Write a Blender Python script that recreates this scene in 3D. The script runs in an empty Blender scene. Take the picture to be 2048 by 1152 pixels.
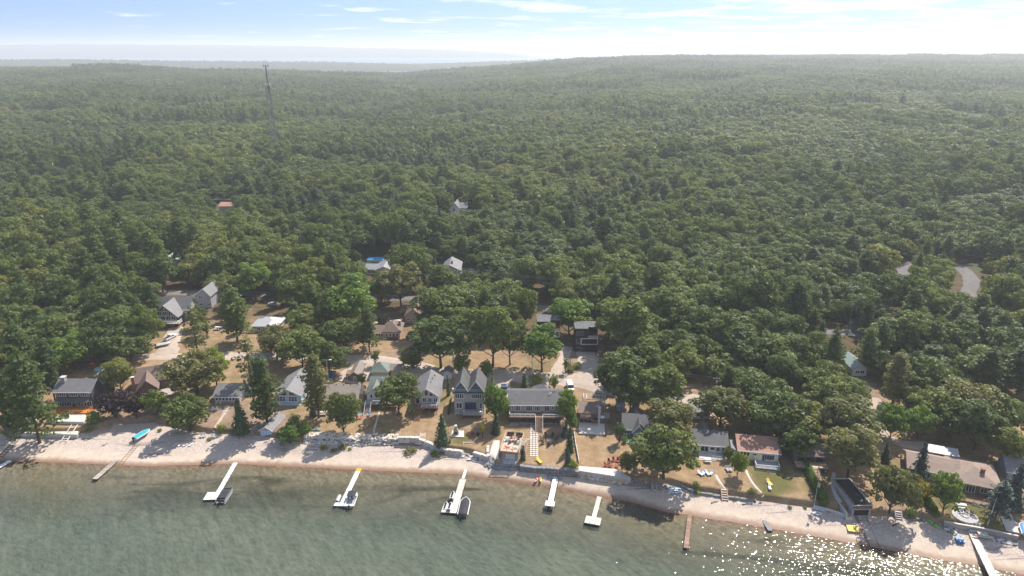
import bpy, bmesh, math, random
import numpy as np
from mathutils import Vector, Matrix, Euler

R = math.radians
SC = bpy.context.scene
COL = SC.collection
rng = np.random.default_rng(7)
random.seed(7)

# ------------------------------------------------------------------ camera
CAM_H = 115.0
PITCH = R(19.33)
FPX = 2048 * 24.0 / 36.0
cam_d = bpy.data.cameras.new('camera')
cam_d.lens = 24.0
cam_d.sensor_width = 36.0
cam_d.clip_start = 1.0
cam_d.clip_end = 90000.0
cam = bpy.data.objects.new('camera', cam_d)
COL.objects.link(cam)
cam.location = (0, 0, CAM_H)
cam.rotation_euler = (R(90) - PITCH, 0, 0)
SC.camera = cam

# ------------------------------------------------------------------ sky, sun, exposure
SUN_EL, SUN_AZ = R(51), R(36)          # azimuth measured from +Y towards +X
world = bpy.data.worlds.new('World')
SC.world = world
world.use_nodes = True
wn, wl = world.node_tree.nodes, world.node_tree.links
wn.clear()
w_out = wn.new('ShaderNodeOutputWorld')
w_bg = wn.new('ShaderNodeBackground')
w_bg.inputs['Strength'].default_value = 0.115
w_sky = wn.new('ShaderNodeTexSky')
w_sky.sky_type = 'NISHITA'
w_sky.sun_disc = False
w_sky.sun_elevation = SUN_EL
w_sky.sun_rotation = SUN_AZ
w_sky.altitude = 200
w_sky.air_density = 1.0
w_sky.dust_density = 0.4
w_sky.ozone_density = 2.5
# thin streaky clouds: a flat cloud deck seen in perspective
w_tc = wn.new('ShaderNodeTexCoord')
w_sep = wn.new('ShaderNodeSeparateXYZ')
wl.new(w_tc.outputs['Generated'], w_sep.inputs[0])


def wmath(op, a, b=None, clamp=False):
    n = wn.new('ShaderNodeMath')
    n.operation = op
    n.use_clamp = clamp
    for i, v in enumerate((a, b)):
        if v is None:
            continue
        if isinstance(v, (int, float)):
            n.inputs[i].default_value = v
        else:
            wl.new(v, n.inputs[i])
    return n.outputs[0]


w_z = wmath('ADD', wmath('MAXIMUM', w_sep.outputs[2], 0.0), 0.035)
w_px = wmath('DIVIDE', w_sep.outputs[0], w_z)
w_py = wmath('DIVIDE', w_sep.outputs[1], w_z)
w_cmb = wn.new('ShaderNodeCombineXYZ')
wl.new(w_px, w_cmb.inputs[0])
wl.new(w_py, w_cmb.inputs[1])
w_n = wn.new('ShaderNodeTexNoise')
w_n.inputs['Scale'].default_value = 0.7
w_n.inputs['Detail'].default_value = 6
w_n.inputs['Roughness'].default_value = 0.62
w_n.inputs['Distortion'].default_value = 0.4
wl.new(w_cmb.outputs[0], w_n.inputs['Vector'])
# more cloud towards the east (the right of the picture)
w_east = wmath('MULTIPLY_ADD', w_sep.outputs[0], 0.17)
w_east.node.inputs[2].default_value = -0.035
w_cl = wmath('ADD', w_n.outputs['Fac'], w_east)
w_r = wn.new('ShaderNodeMapRange')
w_r.interpolation_type = 'SMOOTHSTEP'
w_r.inputs['From Min'].default_value = 0.47
w_r.inputs['From Max'].default_value = 0.62
w_r.inputs['To Max'].default_value = 0.7
wl.new(w_cl, w_r.inputs['Value'])
w_mix = wn.new('ShaderNodeMix')
w_mix.data_type = 'RGBA'
w_mix.inputs['B'].default_value = (6.6, 6.7, 6.9, 1)
wl.new(w_r.outputs['Result'], w_mix.inputs['Factor'])
# the picture only looks at the lowest few degrees of the sky: sample it a little higher, out of the yellow horizon band
w_hi = wn.new('ShaderNodeCombineXYZ')
wl.new(w_sep.outputs[0], w_hi.inputs[0])
wl.new(w_sep.outputs[1], w_hi.inputs[1])
wl.new(wmath('ADD', wmath('MULTIPLY', wmath('MAXIMUM', w_sep.outputs[2], 0.0), 0.75), 0.30), w_hi.inputs[2])
w_nrm = wn.new('ShaderNodeVectorMath')
w_nrm.operation = 'NORMALIZE'
wl.new(w_hi.outputs[0], w_nrm.inputs[0])
wl.new(w_nrm.outputs[0], w_sky.inputs['Vector'])
wl.new(w_sky.outputs['Color'], w_mix.inputs['A'])
wl.new(w_mix.outputs['Result'], w_bg.inputs['Color'])
wl.new(w_bg.outputs[0], w_out.inputs['Surface'])

sun_d = bpy.data.lights.new('sun', 'SUN')
sun_d.energy = 4.5
sun_d.angle = R(0.5)
sun_d.color = (1.0, 0.93, 0.84)
sun = bpy.data.objects.new('sun', sun_d)
COL.objects.link(sun)
SUN_DIR = Vector((math.sin(SUN_AZ) * math.cos(SUN_EL), math.cos(SUN_AZ) * math.cos(SUN_EL), math.sin(SUN_EL)))
sun.rotation_euler = SUN_DIR.to_track_quat('Z', 'Y').to_euler()
sun.location = (100, 200, 300)

vs = SC.view_settings
SC.display_settings.display_device = 'sRGB'
vs.view_transform = 'Standard'
vs.look = 'None'
vs.exposure = 0.78
vs.gamma = 1.0
vs.use_curve_mapping = False
cy = SC.cycles
cy.max_bounces = 5
cy.diffuse_bounces = 2
cy.glossy_bounces = 2
cy.transmission_bounces = 2
cy.transparent_max_bounces = 6
cy.volume_bounces = 1
cy.caustics_reflective = False
cy.caustics_refractive = False
cy.use_denoising = True
cy.sample_clamp_indirect = 4.0


# ------------------------------------------------------------------ pixels of the photograph <-> the place
SP, CP = math.sin(PITCH), math.cos(PITCH)


def ray(px, py):
    dx = (px - 1024.0) / FPX
    dy = (576.0 - py) / FPX
    return np.array([dx, CP + dy * SP, -SP + dy * CP])


def unproj(px, py, z):
    d = ray(px, py)
    t = (z - CAM_H) / d[2]
    return d[0] * t, d[1] * t


def project(x, y, z):
    z = np.asarray(z, float) - CAM_H
    depth = y * CP - z * SP
    up = y * SP + z * CP
    return 1024 + FPX * x / depth, 576 - FPX * up / depth, depth


SHORE_PX = [(-900, 905), (-400, 914), (0, 921), (127, 925), (300, 933), (340, 931), (475, 928), (600, 934), (723, 940), (863, 946), (934, 949),
            (960, 955), (1048, 967), (1115, 976), (1174, 988), (1258, 1003), (1339, 1026), (1376, 1029), (1413, 1037), (1460, 1043),
            (1600, 1067), (1709, 1087), (1797, 1104), (1884, 1120), (1950, 1130), (2048, 1150), (2300, 1200), (2700, 1290)]
BANK_PX = [(-900, 855), (-400, 862), (0, 868), (80, 868), (165, 866), (230, 848), (300, 842), (330, 852), (420, 868), (500, 868), (600, 884), (640, 886),
           (720, 890), (800, 890), (850, 892), (900, 903), (940, 908), (975, 922), (1000, 938), (1050, 940), (1150, 955), (1160, 955), (1262, 972), (1300, 970), (1340, 968),
           (1385, 984), (1450, 992), (1510, 1000), (1600, 1012), (1650, 1018), (1740, 1032), (1830, 1036), (1880, 1050), (1910, 1052),
           (2035, 1078), (2300, 1130), (2700, 1215)]
_s = np.array([unproj(a, b, 0.0) for a, b in SHORE_PX])
_b = np.array([unproj(a, b, 1.5) for a, b in BANK_PX])


def y_shore(x):
    return np.interp(x, _s[:, 0], _s[:, 1])


def y_bank(x):
    return np.interp(x, _b[:, 0], _b[:, 1])


# forested skyline: picture row of the canopy crest for each column
CREST_PX = [(-900, 128), (0, 133), (130, 131), (250, 130), (400, 137), (560, 141), (700, 146), (800, 148), (900, 139), (1000, 130),
            (1060, 123), (1200, 115), (1400, 110), (1700, 108), (2048, 110), (2900, 108)]
CREST_D = [(-900, 2500), (0, 2500), (500, 2450), (800, 2700), (1050, 3100), (1400, 3600), (2048, 3700), (2900, 3700)]
TREE_TOP = 15.0


def smooth(a, lo, hi):
    t = np.clip((a - lo) / (hi - lo), 0, 1)
    return t * t * (3 - 2 * t)


def gz(x, y):
    """height of the ground (and of the lake bed) at x, y; lake level is 0"""
    x = np.asarray(x, float)
    y = np.asarray(y, float)
    ys = y_shore(x)
    yb = np.maximum(y_bank(x), ys + 2.0)
    t = y - ys
    b = yb - ys
    beach = 1.4 * np.clip(t / b, 0, 1) ** 0.8
    bed = -np.minimum(0.04 * np.maximum(-t, 0) + 0.0006 * np.maximum(-t, 0) ** 2, 5.0)
    lawn = 1.5 * smooth(t - b, 0.0, 1.3)
    inl = np.maximum(t - b, 0)
    rise = 0.045 * np.minimum(inl, 60) + 0.012 * np.clip(inl - 60, 0, 120)
    px = 1024 + (FPX / CP) * x / np.maximum(y, 60)
    cd = np.interp(px, *zip(*CREST_D))
    cr = np.interp(px, *zip(*CREST_PX))
    dy = (576 - cr) / FPX
    tan_dn = (SP - dy * CP) / (CP + dy * SP)
    zc = CAM_H - cd * tan_dn - TREE_TOP
    near = 9.0
    f = (y - 330) / (cd - 330)
    far = (zc - near) * np.clip(f, 0, 1)
    und = 3.0 * np.sin(x * 0.006 + 1.1 + y * 0.0017) * np.sin(y * 0.0047 + x * 0.001) * smooth(f, 0.03, 0.3) * (1 - smooth(f, 0.75, 0.98))
    back = -0.03 * np.clip(y - cd, 0, 900)
    return bed + beach + lawn + rise + far + und + back


def gzf(x, y):
    return float(gz(x, y))


def at(px, py, up=0.0):
    """the point of the ground seen at a pixel of the photograph (up: a point that far above the ground)"""
    z = 4.0
    for _ in range(40):
        x, y = unproj(px, py, z)
        z += 0.6 * (gzf(x, y) + up - z)
    x, y = unproj(px, py, z)
    return x, y, gzf(x, y)


# ------------------------------------------------------------------ mesh helper
class MB:
    def __init__(s):
        s.v, s.f = [], []

    def add(s, vs_, fs_):
        n = len(s.v)
        s.v += [tuple(map(float, p)) for p in vs_]
        s.f += [tuple(n + i for i in f) for f in fs_]
        return s

    def box(s, x0, x1, y0, y1, z0, z1):
        return s.add([(x0, y0, z0), (x1, y0, z0), (x1, y1, z0), (x0, y1, z0), (x0, y0, z1), (x1, y0, z1), (x1, y1, z1), (x0, y1, z1)],
                     [(0, 3, 2, 1), (4, 5, 6, 7), (0, 1, 5, 4), (1, 2, 6, 5), (2, 3, 7, 6), (3, 0, 4, 7)])

    def bar(s, p, q, w, h=None):
        """a square bar from p to q"""
        h = h or w
        p, q = Vector(p), Vector(q)
        d = (q - p).normalized()
        up = Vector((0, 0, 1)) if abs(d.z) < 0.95 else Vector((0, 1, 0))
        a = d.cross(up).normalized() * (w / 2)
        b = a.cross(d).normalized() * (h / 2)
        vs_ = [c + i * a + j * b for c in (p, q) for i, j in ((-1, -1), (1, -1), (1, 1), (-1, 1))]
        return s.add(vs_, [(0, 1, 2, 3), (7, 6, 5, 4), (0, 4, 5, 1), (1, 5, 6, 2), (2, 6, 7, 3), (3, 7, 4, 0)])

    def tube(s, p, q, r, r2=None, n=7, caps=True):
        r2 = r if r2 is None else r2
        p, q = Vector(p), Vector(q)
        d = (q - p).normalized()
        up = Vector((0, 0, 1)) if abs(d.z) < 0.95 else Vector((0, 1, 0))
        a = d.cross(up).normalized()
        b = a.cross(d).normalized()
        vs_ = []
        for c, rr in ((p, r), (q, r2)):
            for i in range(n):
                t = 2 * math.pi * i / n
                vs_.append(c + (a * math.cos(t) + b * math.sin(t)) * rr)
        fs_ = [(i, (i + 1) % n, n + (i + 1) % n, n + i) for i in range(n)]
        if caps:
            fs_ += [tuple(range(n - 1, -1, -1)), tuple(range(n, 2 * n))]
        return s.add(vs_, fs_)

    def path(s, pts, r, n=6):
        for a, b in zip(pts, pts[1:]):
            s.tube(a, b, r, n=n)
        return s

    def prism(s, prof, axis, a0, a1):
        """polygon prof extruded along an axis: 'x' -> (y,z), 'y' -> (x,z), 'z' -> (x,y)"""
        n = len(prof)

        def pt(u, v, a):
            return (a, u, v) if axis == 'x' else (u, a, v) if axis == 'y' else (u, v, a)
        vs_ = [pt(u, v, a0) for u, v in prof] + [pt(u, v, a1) for u, v in prof]
        fs_ = [(i, (i + 1) % n, n + (i + 1) % n, n + i) for i in range(n)] + [tuple(range(n - 1, -1, -1)), tuple(range(n, 2 * n))]
        return s.add(vs_, fs_)

    def loft(s, rings, cap=True, closed=True):
        n = len(rings[0])
        vs_ = [p for r in rings for p in r]
        fs_ = []
        for k in range(len(rings) - 1):
            for i in range(n if closed else n - 1):
                j = (i + 1) % n
                fs_.append((k * n + i, k * n + j, (k + 1) * n + j, (k + 1) * n + i))
        if cap:
            fs_ += [tuple(range(n - 1, -1, -1)), tuple(range((len(rings) - 1) * n, len(rings) * n))]
        return s.add(vs_, fs_)

    def lathe(s, prof, n=10, c=(0, 0, 0)):
        return s.loft([[(c[0] + r * math.cos(2 * math.pi * i / n), c[1] + r * math.sin(2 * math.pi * i / n), c[2] + z) for i in range(n)] for r, z in prof])

    def mesh(s, name, mat=None, smooth_=False):
        me = bpy.data.meshes.new(name)
        me.from_pydata(s.v, [], s.f)
        bm = bmesh.new()
        bm.from_mesh(me)
        bmesh.ops.recalc_face_normals(bm, faces=bm.faces)
        bm.to_mesh(me)
        bm.free()
        if smooth_:
            me.polygons.foreach_set('use_smooth', [True] * len(me.polygons))
        if mat:
            me.materials.append(mat)
        return me

    def build(s, name, mat, parent=None, smooth_=False, loc=None, rz=0):
        return put(name, s.mesh(name, mat, smooth_), parent, loc, rz)


def put(name, data, parent=None, loc=None, rz=0):
    o = bpy.data.objects.new(name, data)
    COL.objects.link(o)
    if parent:
        o.parent = parent
    if loc is not None:
        o.location = loc
    if rz:
        o.rotation_euler = (0, 0, rz)
    return o


def tag(o, label=None, cat=None, group=None, kind=None):
    for k, v in (('label', label), ('category', cat), ('group', group), ('kind', kind)):
        if v:
            o[k] = v
    return o


def thing(name, loc, rz, label, cat, group=None):
    o = put(name, None, None, loc, rz)
    o.empty_display_size = 0.5
    return tag(o, label, cat, group)


def copy_tree(o, parent=None):
    c = o.copy()
    COL.objects.link(c)
    if parent:
        c.parent = parent
    for ch in list(KIDS.get(o, o.children)):
        copy_tree(ch, c)
    return c


KIDS = {}


# ------------------------------------------------------------------ materials
def new_mat(name):
    m = bpy.data.materials.new(name)
    m.use_nodes = True
    nt = m.node_tree
    return m, nt.nodes, nt.links, nt.nodes['Principled BSDF']


def sock(links, node, key, v):
    if hasattr(v, 'is_output'):
        links.new(v, node.inputs[key])
    else:
        node.inputs[key].default_value = v


def noise(nodes, links, scale, detail=4, rough=0.55, vec=None, dist=0.0):
    n = nodes.new('ShaderNodeTexNoise')
    n.inputs['Scale'].default_value = scale
    n.inputs['Detail'].default_value = detail
    n.inputs['Roughness'].default_value = rough
    n.inputs['Distortion'].default_value = dist
    if vec is not None:
        links.new(vec, n.inputs['Vector'])
    return n.outputs['Fac']


def ramp(nodes, links, fac, stops):
    n = nodes.new('ShaderNodeValToRGB')
    e = n.color_ramp.elements
    while len(e) > 1:
        e.remove(e[-1])
    for i, (p, c) in enumerate(stops):
        el = e[0] if i == 0 else e.new(p)
        el.position = p
        el.color = (*c, 1) if len(c) == 3 else c
    links.new(fac, n.inputs['Fac'])
    return n.outputs['Color']


def mixc(nodes, links, fac, a, b, mode='MIX'):
    n = nodes.new('ShaderNodeMix')
    n.data_type = 'RGBA'
    n.blend_type = mode
    for k, v in (('Factor', fac), ('A', a), ('B', b)):
        i = [s for s in n.inputs if s.name == k and (s.type == 'RGBA' or k == 'Factor' and s.type == 'VALUE')][0]
        if hasattr(v, 'is_output'):
            links.new(v, i)
        else:
            i.default_value = v if not isinstance(v, tuple) or len(v) == 4 else (*v, 1)
    return [s for s in n.outputs if s.type == 'RGBA'][0]


def mth(nodes, links, op, a, b=0.0, c=None, clamp=False):
    n = nodes.new('ShaderNodeMath')
    n.operation = op
    n.use_clamp = clamp
    for i, v in enumerate((a, b, c)):
        if v is None:
            continue
        if hasattr(v, 'is_output'):
            links.new(v, n.inputs[i])
        else:
            n.inputs[i].default_value = v
    return n.outputs[0]


def bump(nodes, links, h, strength=0.3, dist=0.1):
    n = nodes.new('ShaderNodeBump')
    n.inputs['Strength'].default_value = strength
    n.inputs['Distance'].default_value = dist
    links.new(h, n.inputs['Height'])
    return n.outputs['Normal']


def plain(name, col, rough=0.6, var=0.25, scale=1.5, metal=0.0, spec=0.3, bmp=0.0):
    """a colour with uneven tone and a little relief"""
    m, n, l, p = new_mat(name)
    tc = n.new('ShaderNodeTexCoord').outputs['Object']
    f = noise(n, l, scale, 5, 0.6, tc)
    c0 = tuple(max(0, c * (1 - var)) for c in col)
    c1 = tuple(min(1, c * (1 + var)) for c in col)
    l.new(ramp(n, l, f, [(0.3, c0), (0.7, c1)]), p.inputs['Base Color'])
    p.inputs['Roughness'].default_value = rough
    p.inputs['Metallic'].default_value = metal
    p.inputs['Specular IOR Level'].default_value = spec
    if bmp:
        l.new(bump(n, l, noise(n, l, scale * 6, 4, 0.6, tc), bmp, 0.05), p.inputs['Normal'])
    return m


def streaky(name, col, axis_scale=(1, 1, 1), var=0.3, rough=0.7, spec=0.2):
    """shingles, boards: tone that runs in courses"""
    m, n, l, p = new_mat(name)
    tc = n.new('ShaderNodeTexCoord').outputs['Object']
    mp = n.new('ShaderNodeMapping')
    mp.inputs['Scale'].default_value = axis_scale
    l.new(tc, mp.inputs['Vector'])
    f = noise(n, l, 1.0, 3, 0.6, mp.outputs[0])
    g = noise(n, l, 0.35, 3, 0.5, tc)
    f2 = mth(n, l, 'MULTIPLY_ADD', f, 0.6, mth(n, l, 'MULTIPLY', g, 0.4))
    c0 = tuple(max(0, c * (1 - var)) for c in col)
    c1 = tuple(min(1, c * (1 + var)) for c in col)
    l.new(ramp(n, l, f2, [(0.3, c0), (0.68, c1)]), p.inputs['Base Color'])
    p.inputs['Roughness'].default_value = rough
    p.inputs['Specular IOR Level'].default_value = spec
    l.new(bump(n, l, f, 0.35, 0.05), p.inputs['Normal'])
    return m


# ------------------------------------------------------------------ ground, beach, lake bed
def inpoly(px, py, poly):
    px = np.asarray(px)
    py = np.asarray(py)
    r = np.zeros(px.shape, bool)
    n = len(poly)
    for i in range(n):
        x0, y0 = poly[i]
        x1, y1 = poly[(i + 1) % n]
        if y0 == y1:
            continue
        c = (y0 > py) != (y1 > py)
        r ^= c & (px < (x1 - x0) * (py - y0) / (y1 - y0) + x0)
    return r


# lawns that are watered / dry lawns / bare soil, traced on the ground as seen in the photograph
GREEN = [[(900, 868), (945, 862), (950, 880), (930, 893), (905, 890)],
         [(1495, 925), (1560, 918), (1590, 940), (1600, 985), (1530, 1000), (1500, 970)],
         [(1600, 935), (1650, 930), (1665, 1010), (1640, 1020), (1610, 985)],
         [(1860, 985), (1930, 985), (1975, 990), (2030, 1055), (2000, 1062), (1900, 1042), (1865, 1010)],
         [(868, 800), (890, 780), (895, 815), (880, 820)],
         [(1840, 880), (1890, 870), (1900, 890), (1850, 895)],
         [(700, 780), (740, 790), (740, 800), (700, 800)]]
DIRT = [[(400, 800), (500, 800), (610, 830), (600, 885), (420, 870), (395, 850)],
        [(170, 850), (300, 800), (330, 850), (250, 872), (180, 872)],
        [(680, 705), (850, 705), (860, 760), (680, 770)],
        [(1380, 770), (1440, 770), (1440, 830), (1380, 830)],
        [(1120, 700), (1210, 690), (1215, 790), (1120, 780)],
        [(1270, 960), (1390, 960), (1390, 985), (1270, 1000)],
        [(1680, 690), (1760, 690), (1780, 840), (1720, 840)],
        [(1760, 1005), (1840, 985), (1870, 1040), (1770, 1045)]]


def soft(mask, shp, k=2):
    m = mask.astype(float).reshape(shp)
    for _ in range(k):
        p = np.pad(m, 1, mode='edge')
        m = (p[1:-1, 1:-1] * 2 + p[:-2, 1:-1] + p[2:, 1:-1] + p[1:-1, :-2] + p[1:-1, 2:]) / 6
    return m.ravel()


def grid_mesh(name, X, Y, Z, keep=None, attrs=None):
    ny, nx = X.shape
    v = np.stack([X.ravel(), Y.ravel(), Z.ravel()], 1)
    i = np.arange(ny * nx).reshape(ny, nx)
    q = np.stack([i[:-1, :-1].ravel(), i[:-1, 1:].ravel(), i[1:, 1:].ravel(), i[1:, :-1].ravel()], 1)
    if keep is not None:
        q = q[keep.ravel()]
    used = np.unique(q)
    mp = np.zeros(len(v), int)
    mp[used] = np.arange(len(used))
    q = mp[q]
    me = bpy.data.meshes.new(name)
    me.vertices.add(len(used))
    me.vertices.foreach_set('co', v[used].ravel())
    me.loops.add(q.size)
    me.loops.foreach_set('vertex_index', q.ravel())
    me.polygons.add(len(q))
    me.polygons.foreach_set('loop_start', np.arange(0, q.size, 4))
    me.polygons.foreach_set('use_smooth', np.ones(len(q), bool))
    me.update(calc_edges=True)
    me.validate()
    for k, a in (attrs or {}).items():
        at_ = me.attributes.new(k, 'FLOAT', 'POINT')
        at_.data.foreach_set('value', a.ravel()[used].astype(np.float32))
    return me


def steps(a, b, d0, grow):
    out = [a]
    d = d0
    while out[-1] < b:
        out.append(out[-1] + d)
        d *= grow
    return out


xs = np.array([-4000, -2500, -1500, -1000, -700, -500, -400, -340] + list(np.arange(-300, 300.1, 1.5)) + [340, 400, 500, 700, 1000, 1500, 2500, 4000])
t_bed = np.array([-3200, -1500, -700, -350, -200, -140, -110, -95] + list(np.arange(-84, -0.1, 1.4)) + [0.0])
f_beach = np.linspace(0, 1, 15)
t_gr = np.array([0, 0.25, 0.5, 0.75, 1.0, 1.3, 1.8] + list(np.arange(2.6, 160, 1.4)))
_ys, _yb = y_shore(xs), np.maximum(y_bank(xs), y_shore(xs) + 2.0)
_rows = [_ys + t for t in t_bed] + [_ys + f * (_yb - _ys) for f in f_beach[1:]] + [_yb + t * (1.0 if t < 100 else 1.0) for t in t_gr[1:]]
# the last rows straighten out to meet the far forest floor
_end = 330.0
k0 = len(t_bed) + len(f_beach) - 1
for k in range(1, len(t_gr)):
    w_ = (t_gr[k] / t_gr[-1]) ** 3
    _rows[k0 + k - 1] = (1 - w_) * _rows[k0 + k - 1] + w_ * (_end - (t_gr[-1] - t_gr[k]) * (_end - _yb) / t_gr[-1])
GY = np.stack(_rows)
GX = np.tile(xs, (len(GY), 1))
GZ = gz(GX, GY)
tsh = GY - y_shore(GX)
tbk = GY - np.maximum(y_bank(GX), y_shore(GX) + 2)
rel = np.random.default_rng(3).normal(0, 1, GX.shape)
rel = soft(rel, GX.shape, 2).reshape(GX.shape)
fine = (np.abs(GX) < 300) & (GY > 100) & (GY < 325)
GZ = GZ + np.where(fine & (tsh > 1), rel * 0.05, 0) + np.where(fine & (tbk > 2), rel * 0.12, 0)
PXg, PYg, _ = project(GX, GY, GZ)
green = np.zeros(GX.size, bool)
dirt = np.zeros(GX.size, bool)
for p in GREEN:
    green |= inpoly(PXg.ravel(), PYg.ravel(), p)
for p in DIRT:
    dirt |= inpoly(PXg.ravel(), PYg.ravel(), p)
A = {'shore': tsh, 'bank': tbk, 'green': soft(green, GX.shape, 2), 'dirt': soft(dirt, GX.shape, 3)}


def qmean(a):
    return (a[:-1, :-1] + a[1:, :-1] + a[:-1, 1:] + a[1:, 1:]) / 4


qs, qb = qmean(tsh), qmean(tbk)


def attr(nodes, name):
    n = nodes.new('ShaderNodeAttribute')
    n.attribute_name = name
    return n.outputs['Fac']


def geo_pos(nodes):
    return nodes.new('ShaderNodeNewGeometry').outputs['Position']


def ground_material():
    m, n, l, p = new_mat('dry_ground')
    pos = geo_pos(n)
    big = noise(n, l, 0.06, 4, 0.6, pos)
    mid = noise(n, l, 0.35, 5, 0.65, pos)
    fin = noise(n, l, 2.2, 4, 0.7, pos)
    dry = ramp(n, l, mid, [(0.25, (0.215, 0.14, 0.078)), (0.5, (0.295, 0.20, 0.115)), (0.75, (0.385, 0.28, 0.17))])
    grass = ramp(n, l, mid, [(0.25, (0.085, 0.085, 0.03)), (0.75, (0.16, 0.145, 0.055))])
    soil = ramp(n, l, mid, [(0.25, (0.19, 0.125, 0.085)), (0.75, (0.34, 0.25, 0.18))])
    floor = ramp(n, l, mid, [(0.25, (0.06, 0.045, 0.025)), (0.8, (0.15, 0.105, 0.06))])
    wob = mth(n, l, 'MULTIPLY_ADD', mid, 1.2, -0.6)
    g1 = mth(n, l, 'ADD', attr(n, 'green'), mth(n, l, 'MULTIPLY', wob, 0.7), clamp=True)
    c = mixc(n, l, mth(n, l, 'MULTIPLY', g1, attr(n, 'green')), dry, grass)
    d1 = mth(n, l, 'ADD', attr(n, 'dirt'), mth(n, l, 'MULTIPLY', wob, 0.8), clamp=True)
    c = mixc(n, l, mth(n, l, 'MULTIPLY', d1, attr(n, 'dirt')), c, soil)
    # towards the wood the lawns give way to leaf litter
    t = n.new('ShaderNodeMapRange')
    t.inputs['From Min'].default_value = 60
    t.inputs['From Max'].default_value = 98
    l.new(mth(n, l, 'MULTIPLY_ADD', big, 60.0, mth(n, l, 'ADD', attr(n, 'bank'), -30.0)), t.inputs['Value'])
    c = mixc(n, l, t.outputs[0], c, floor)
    # weedy thin patches on the lawns
    wd = mth(n, l, 'MULTIPLY', mth(n, l, 'GREATER_THAN', big, 0.56), 0.35)
    c = mixc(n, l, wd, c, grass)
    c = mixc(n, l, 0.5, c, ramp(n, l, fin, [(0.25, (0.45, 0.45, 0.45)), (0.75, (1.35, 1.35, 1.35))]), 'MULTIPLY')
    l.new(c, p.inputs['Base Color'])
    p.inputs['Roughness'].default_value = 0.95
    p.inputs['Specular IOR Level'].default_value = 0.1
    l.new(bump(n, l, fin, 0.6, 0.15), p.inputs['Normal'])
    return m


def beach_material():
    m, n, l, p = new_mat('beach_sand')
    pos = geo_pos(n)
    big = noise(n, l, 0.05, 4, 0.6, pos)
    mid = noise(n, l, 0.5, 5, 0.7, pos)
    vor = n.new('ShaderNodeTexVoronoi')
    vor.inputs['Scale'].default_value = 4.5
    l.new(pos, vor.inputs['Vector'])
    sand = ramp(n, l, mid, [(0.25, (0.41, 0.325, 0.25)), (0.6, (0.52, 0.43, 0.345)), (0.8, (0.60, 0.50, 0.41))])
    peb = ramp(n, l, vor.outputs['Color'], [(0.15, (0.28, 0.23, 0.20)), (0.55, (0.43, 0.36, 0.315)), (0.9, (0.57, 0.49, 0.435))])
    sh = attr(n, 'shore')
    # shingle higher up the beach, streaks parallel to the shore
    mp = n.new('ShaderNodeMapping')
    mp.inputs['Scale'].default_value = (0.05, 0.5, 1)
    l.new(pos, mp.inputs['Vector'])
    strk = noise(n, l, 1.0, 4, 0.65, mp.outputs[0], 0.4)
    up = n.new('ShaderNodeMapRange')
    up.interpolation_type = 'SMOOTHSTEP'
    up.inputs['From Min'].default_value = 2.5
    up.inputs['From Max'].default_value = 7.0
    l.new(mth(n, l, 'MULTIPLY_ADD', strk, 8.0, mth(n, l, 'ADD', sh, -4.0)), up.inputs['Value'])
    c = mixc(n, l, mth(n, l, 'MULTIPLY', up.outputs[0], 0.75), sand, peb)
    dk = n.new('ShaderNodeMapRange')
    dk.interpolation_type = 'SMOOTHSTEP'
    dk.inputs['From Min'].default_value = 0.56
    dk.inputs['From Max'].default_value = 0.66
    l.new(strk, dk.inputs['Value'])
    c = mixc(n, l, mth(n, l, 'MULTIPLY', mth(n, l, 'MULTIPLY', dk.outputs[0], up.outputs[0]), 0.65), c, (0.15, 0.115, 0.105))
    wet = n.new('ShaderNodeMapRange')
    wet.interpolation_type = 'SMOOTHSTEP'
    wet.inputs['From Min'].default_value = 2.6
    wet.inputs['From Max'].default_value = 0.2
    l.new(mth(n, l, 'MULTIPLY_ADD', mid, 1.6, mth(n, l, 'ADD', sh, -0.8)), wet.inputs['Value'])
    c = mixc(n, l, wet.outputs[0], c, (0.25, 0.155, 0.105))
    l.new(c, p.inputs['Base Color'])
    l.new(mth(n, l, 'MULTIPLY_ADD', wet.outputs[0], -0.4, 0.9), p.inputs['Roughness'])
    p.inputs['Specular IOR Level'].default_value = 0.15
    l.new(bump(n, l, vor.outputs['Distance'], 0.35, 0.05), p.inputs['Normal'])
    return m


def bed_material():
    m, n, l, p = new_mat('lake_bed_sand')
    pos = geo_pos(n)
    sh = attr(n, 'shore')
    mp = n.new('ShaderNodeMapping')
    mp.inputs['Scale'].default_value = (0.018, 0.085, 1)
    mp.inputs['Location'].default_value = (0.37, 0.1, 0)
    l.new(pos, mp.inputs['Vector'])
    w = noise(n, l, 1.0, 5, 0.62, mp.outputs[0], 0.6)
    f = noise(n, l, 0.9, 4, 0.7, pos)
    sand = ramp(n, l, f, [(0.25, (0.205, 0.17, 0.115)), (0.75, (0.31, 0.255, 0.18))])
    weed = ramp(n, l, f, [(0.25, (0.035, 0.03, 0.012)), (0.75, (0.11, 0.085, 0.035))])
    t = n.new('ShaderNodeMapRange')
    t.interpolation_type = 'SMOOTHSTEP'
    t.inputs['From Min'].default_value = 0.50
    t.inputs['From Max'].default_value = 0.64
    l.new(w, t.inputs['Value'])
    e = n.new('ShaderNodeMapRange')
    e.inputs['From Min'].default_value = -1.0
    e.inputs['From Max'].default_value = -4.0
    l.new(mth(n, l, 'ADD', sh, f), e.inputs['Value'])
    c = mixc(n, l, mth(n, l, 'MULTIPLY', t.outputs[0], e.outputs[0]), sand, weed)
    r = n.new('ShaderNodeMapRange')
    r.inputs['From Min'].default_value = -2.5
    r.inputs['From Max'].default_value = 0.0
    l.new(sh, r.inputs['Value'])
    c = mixc(n, l, r.outputs[0], c, (0.26, 0.15, 0.095))
    l.new(c, p.inputs['Base Color'])
    p.inputs['Roughness'].default_value = 0.9
    return m


GLINT = 0.165


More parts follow.
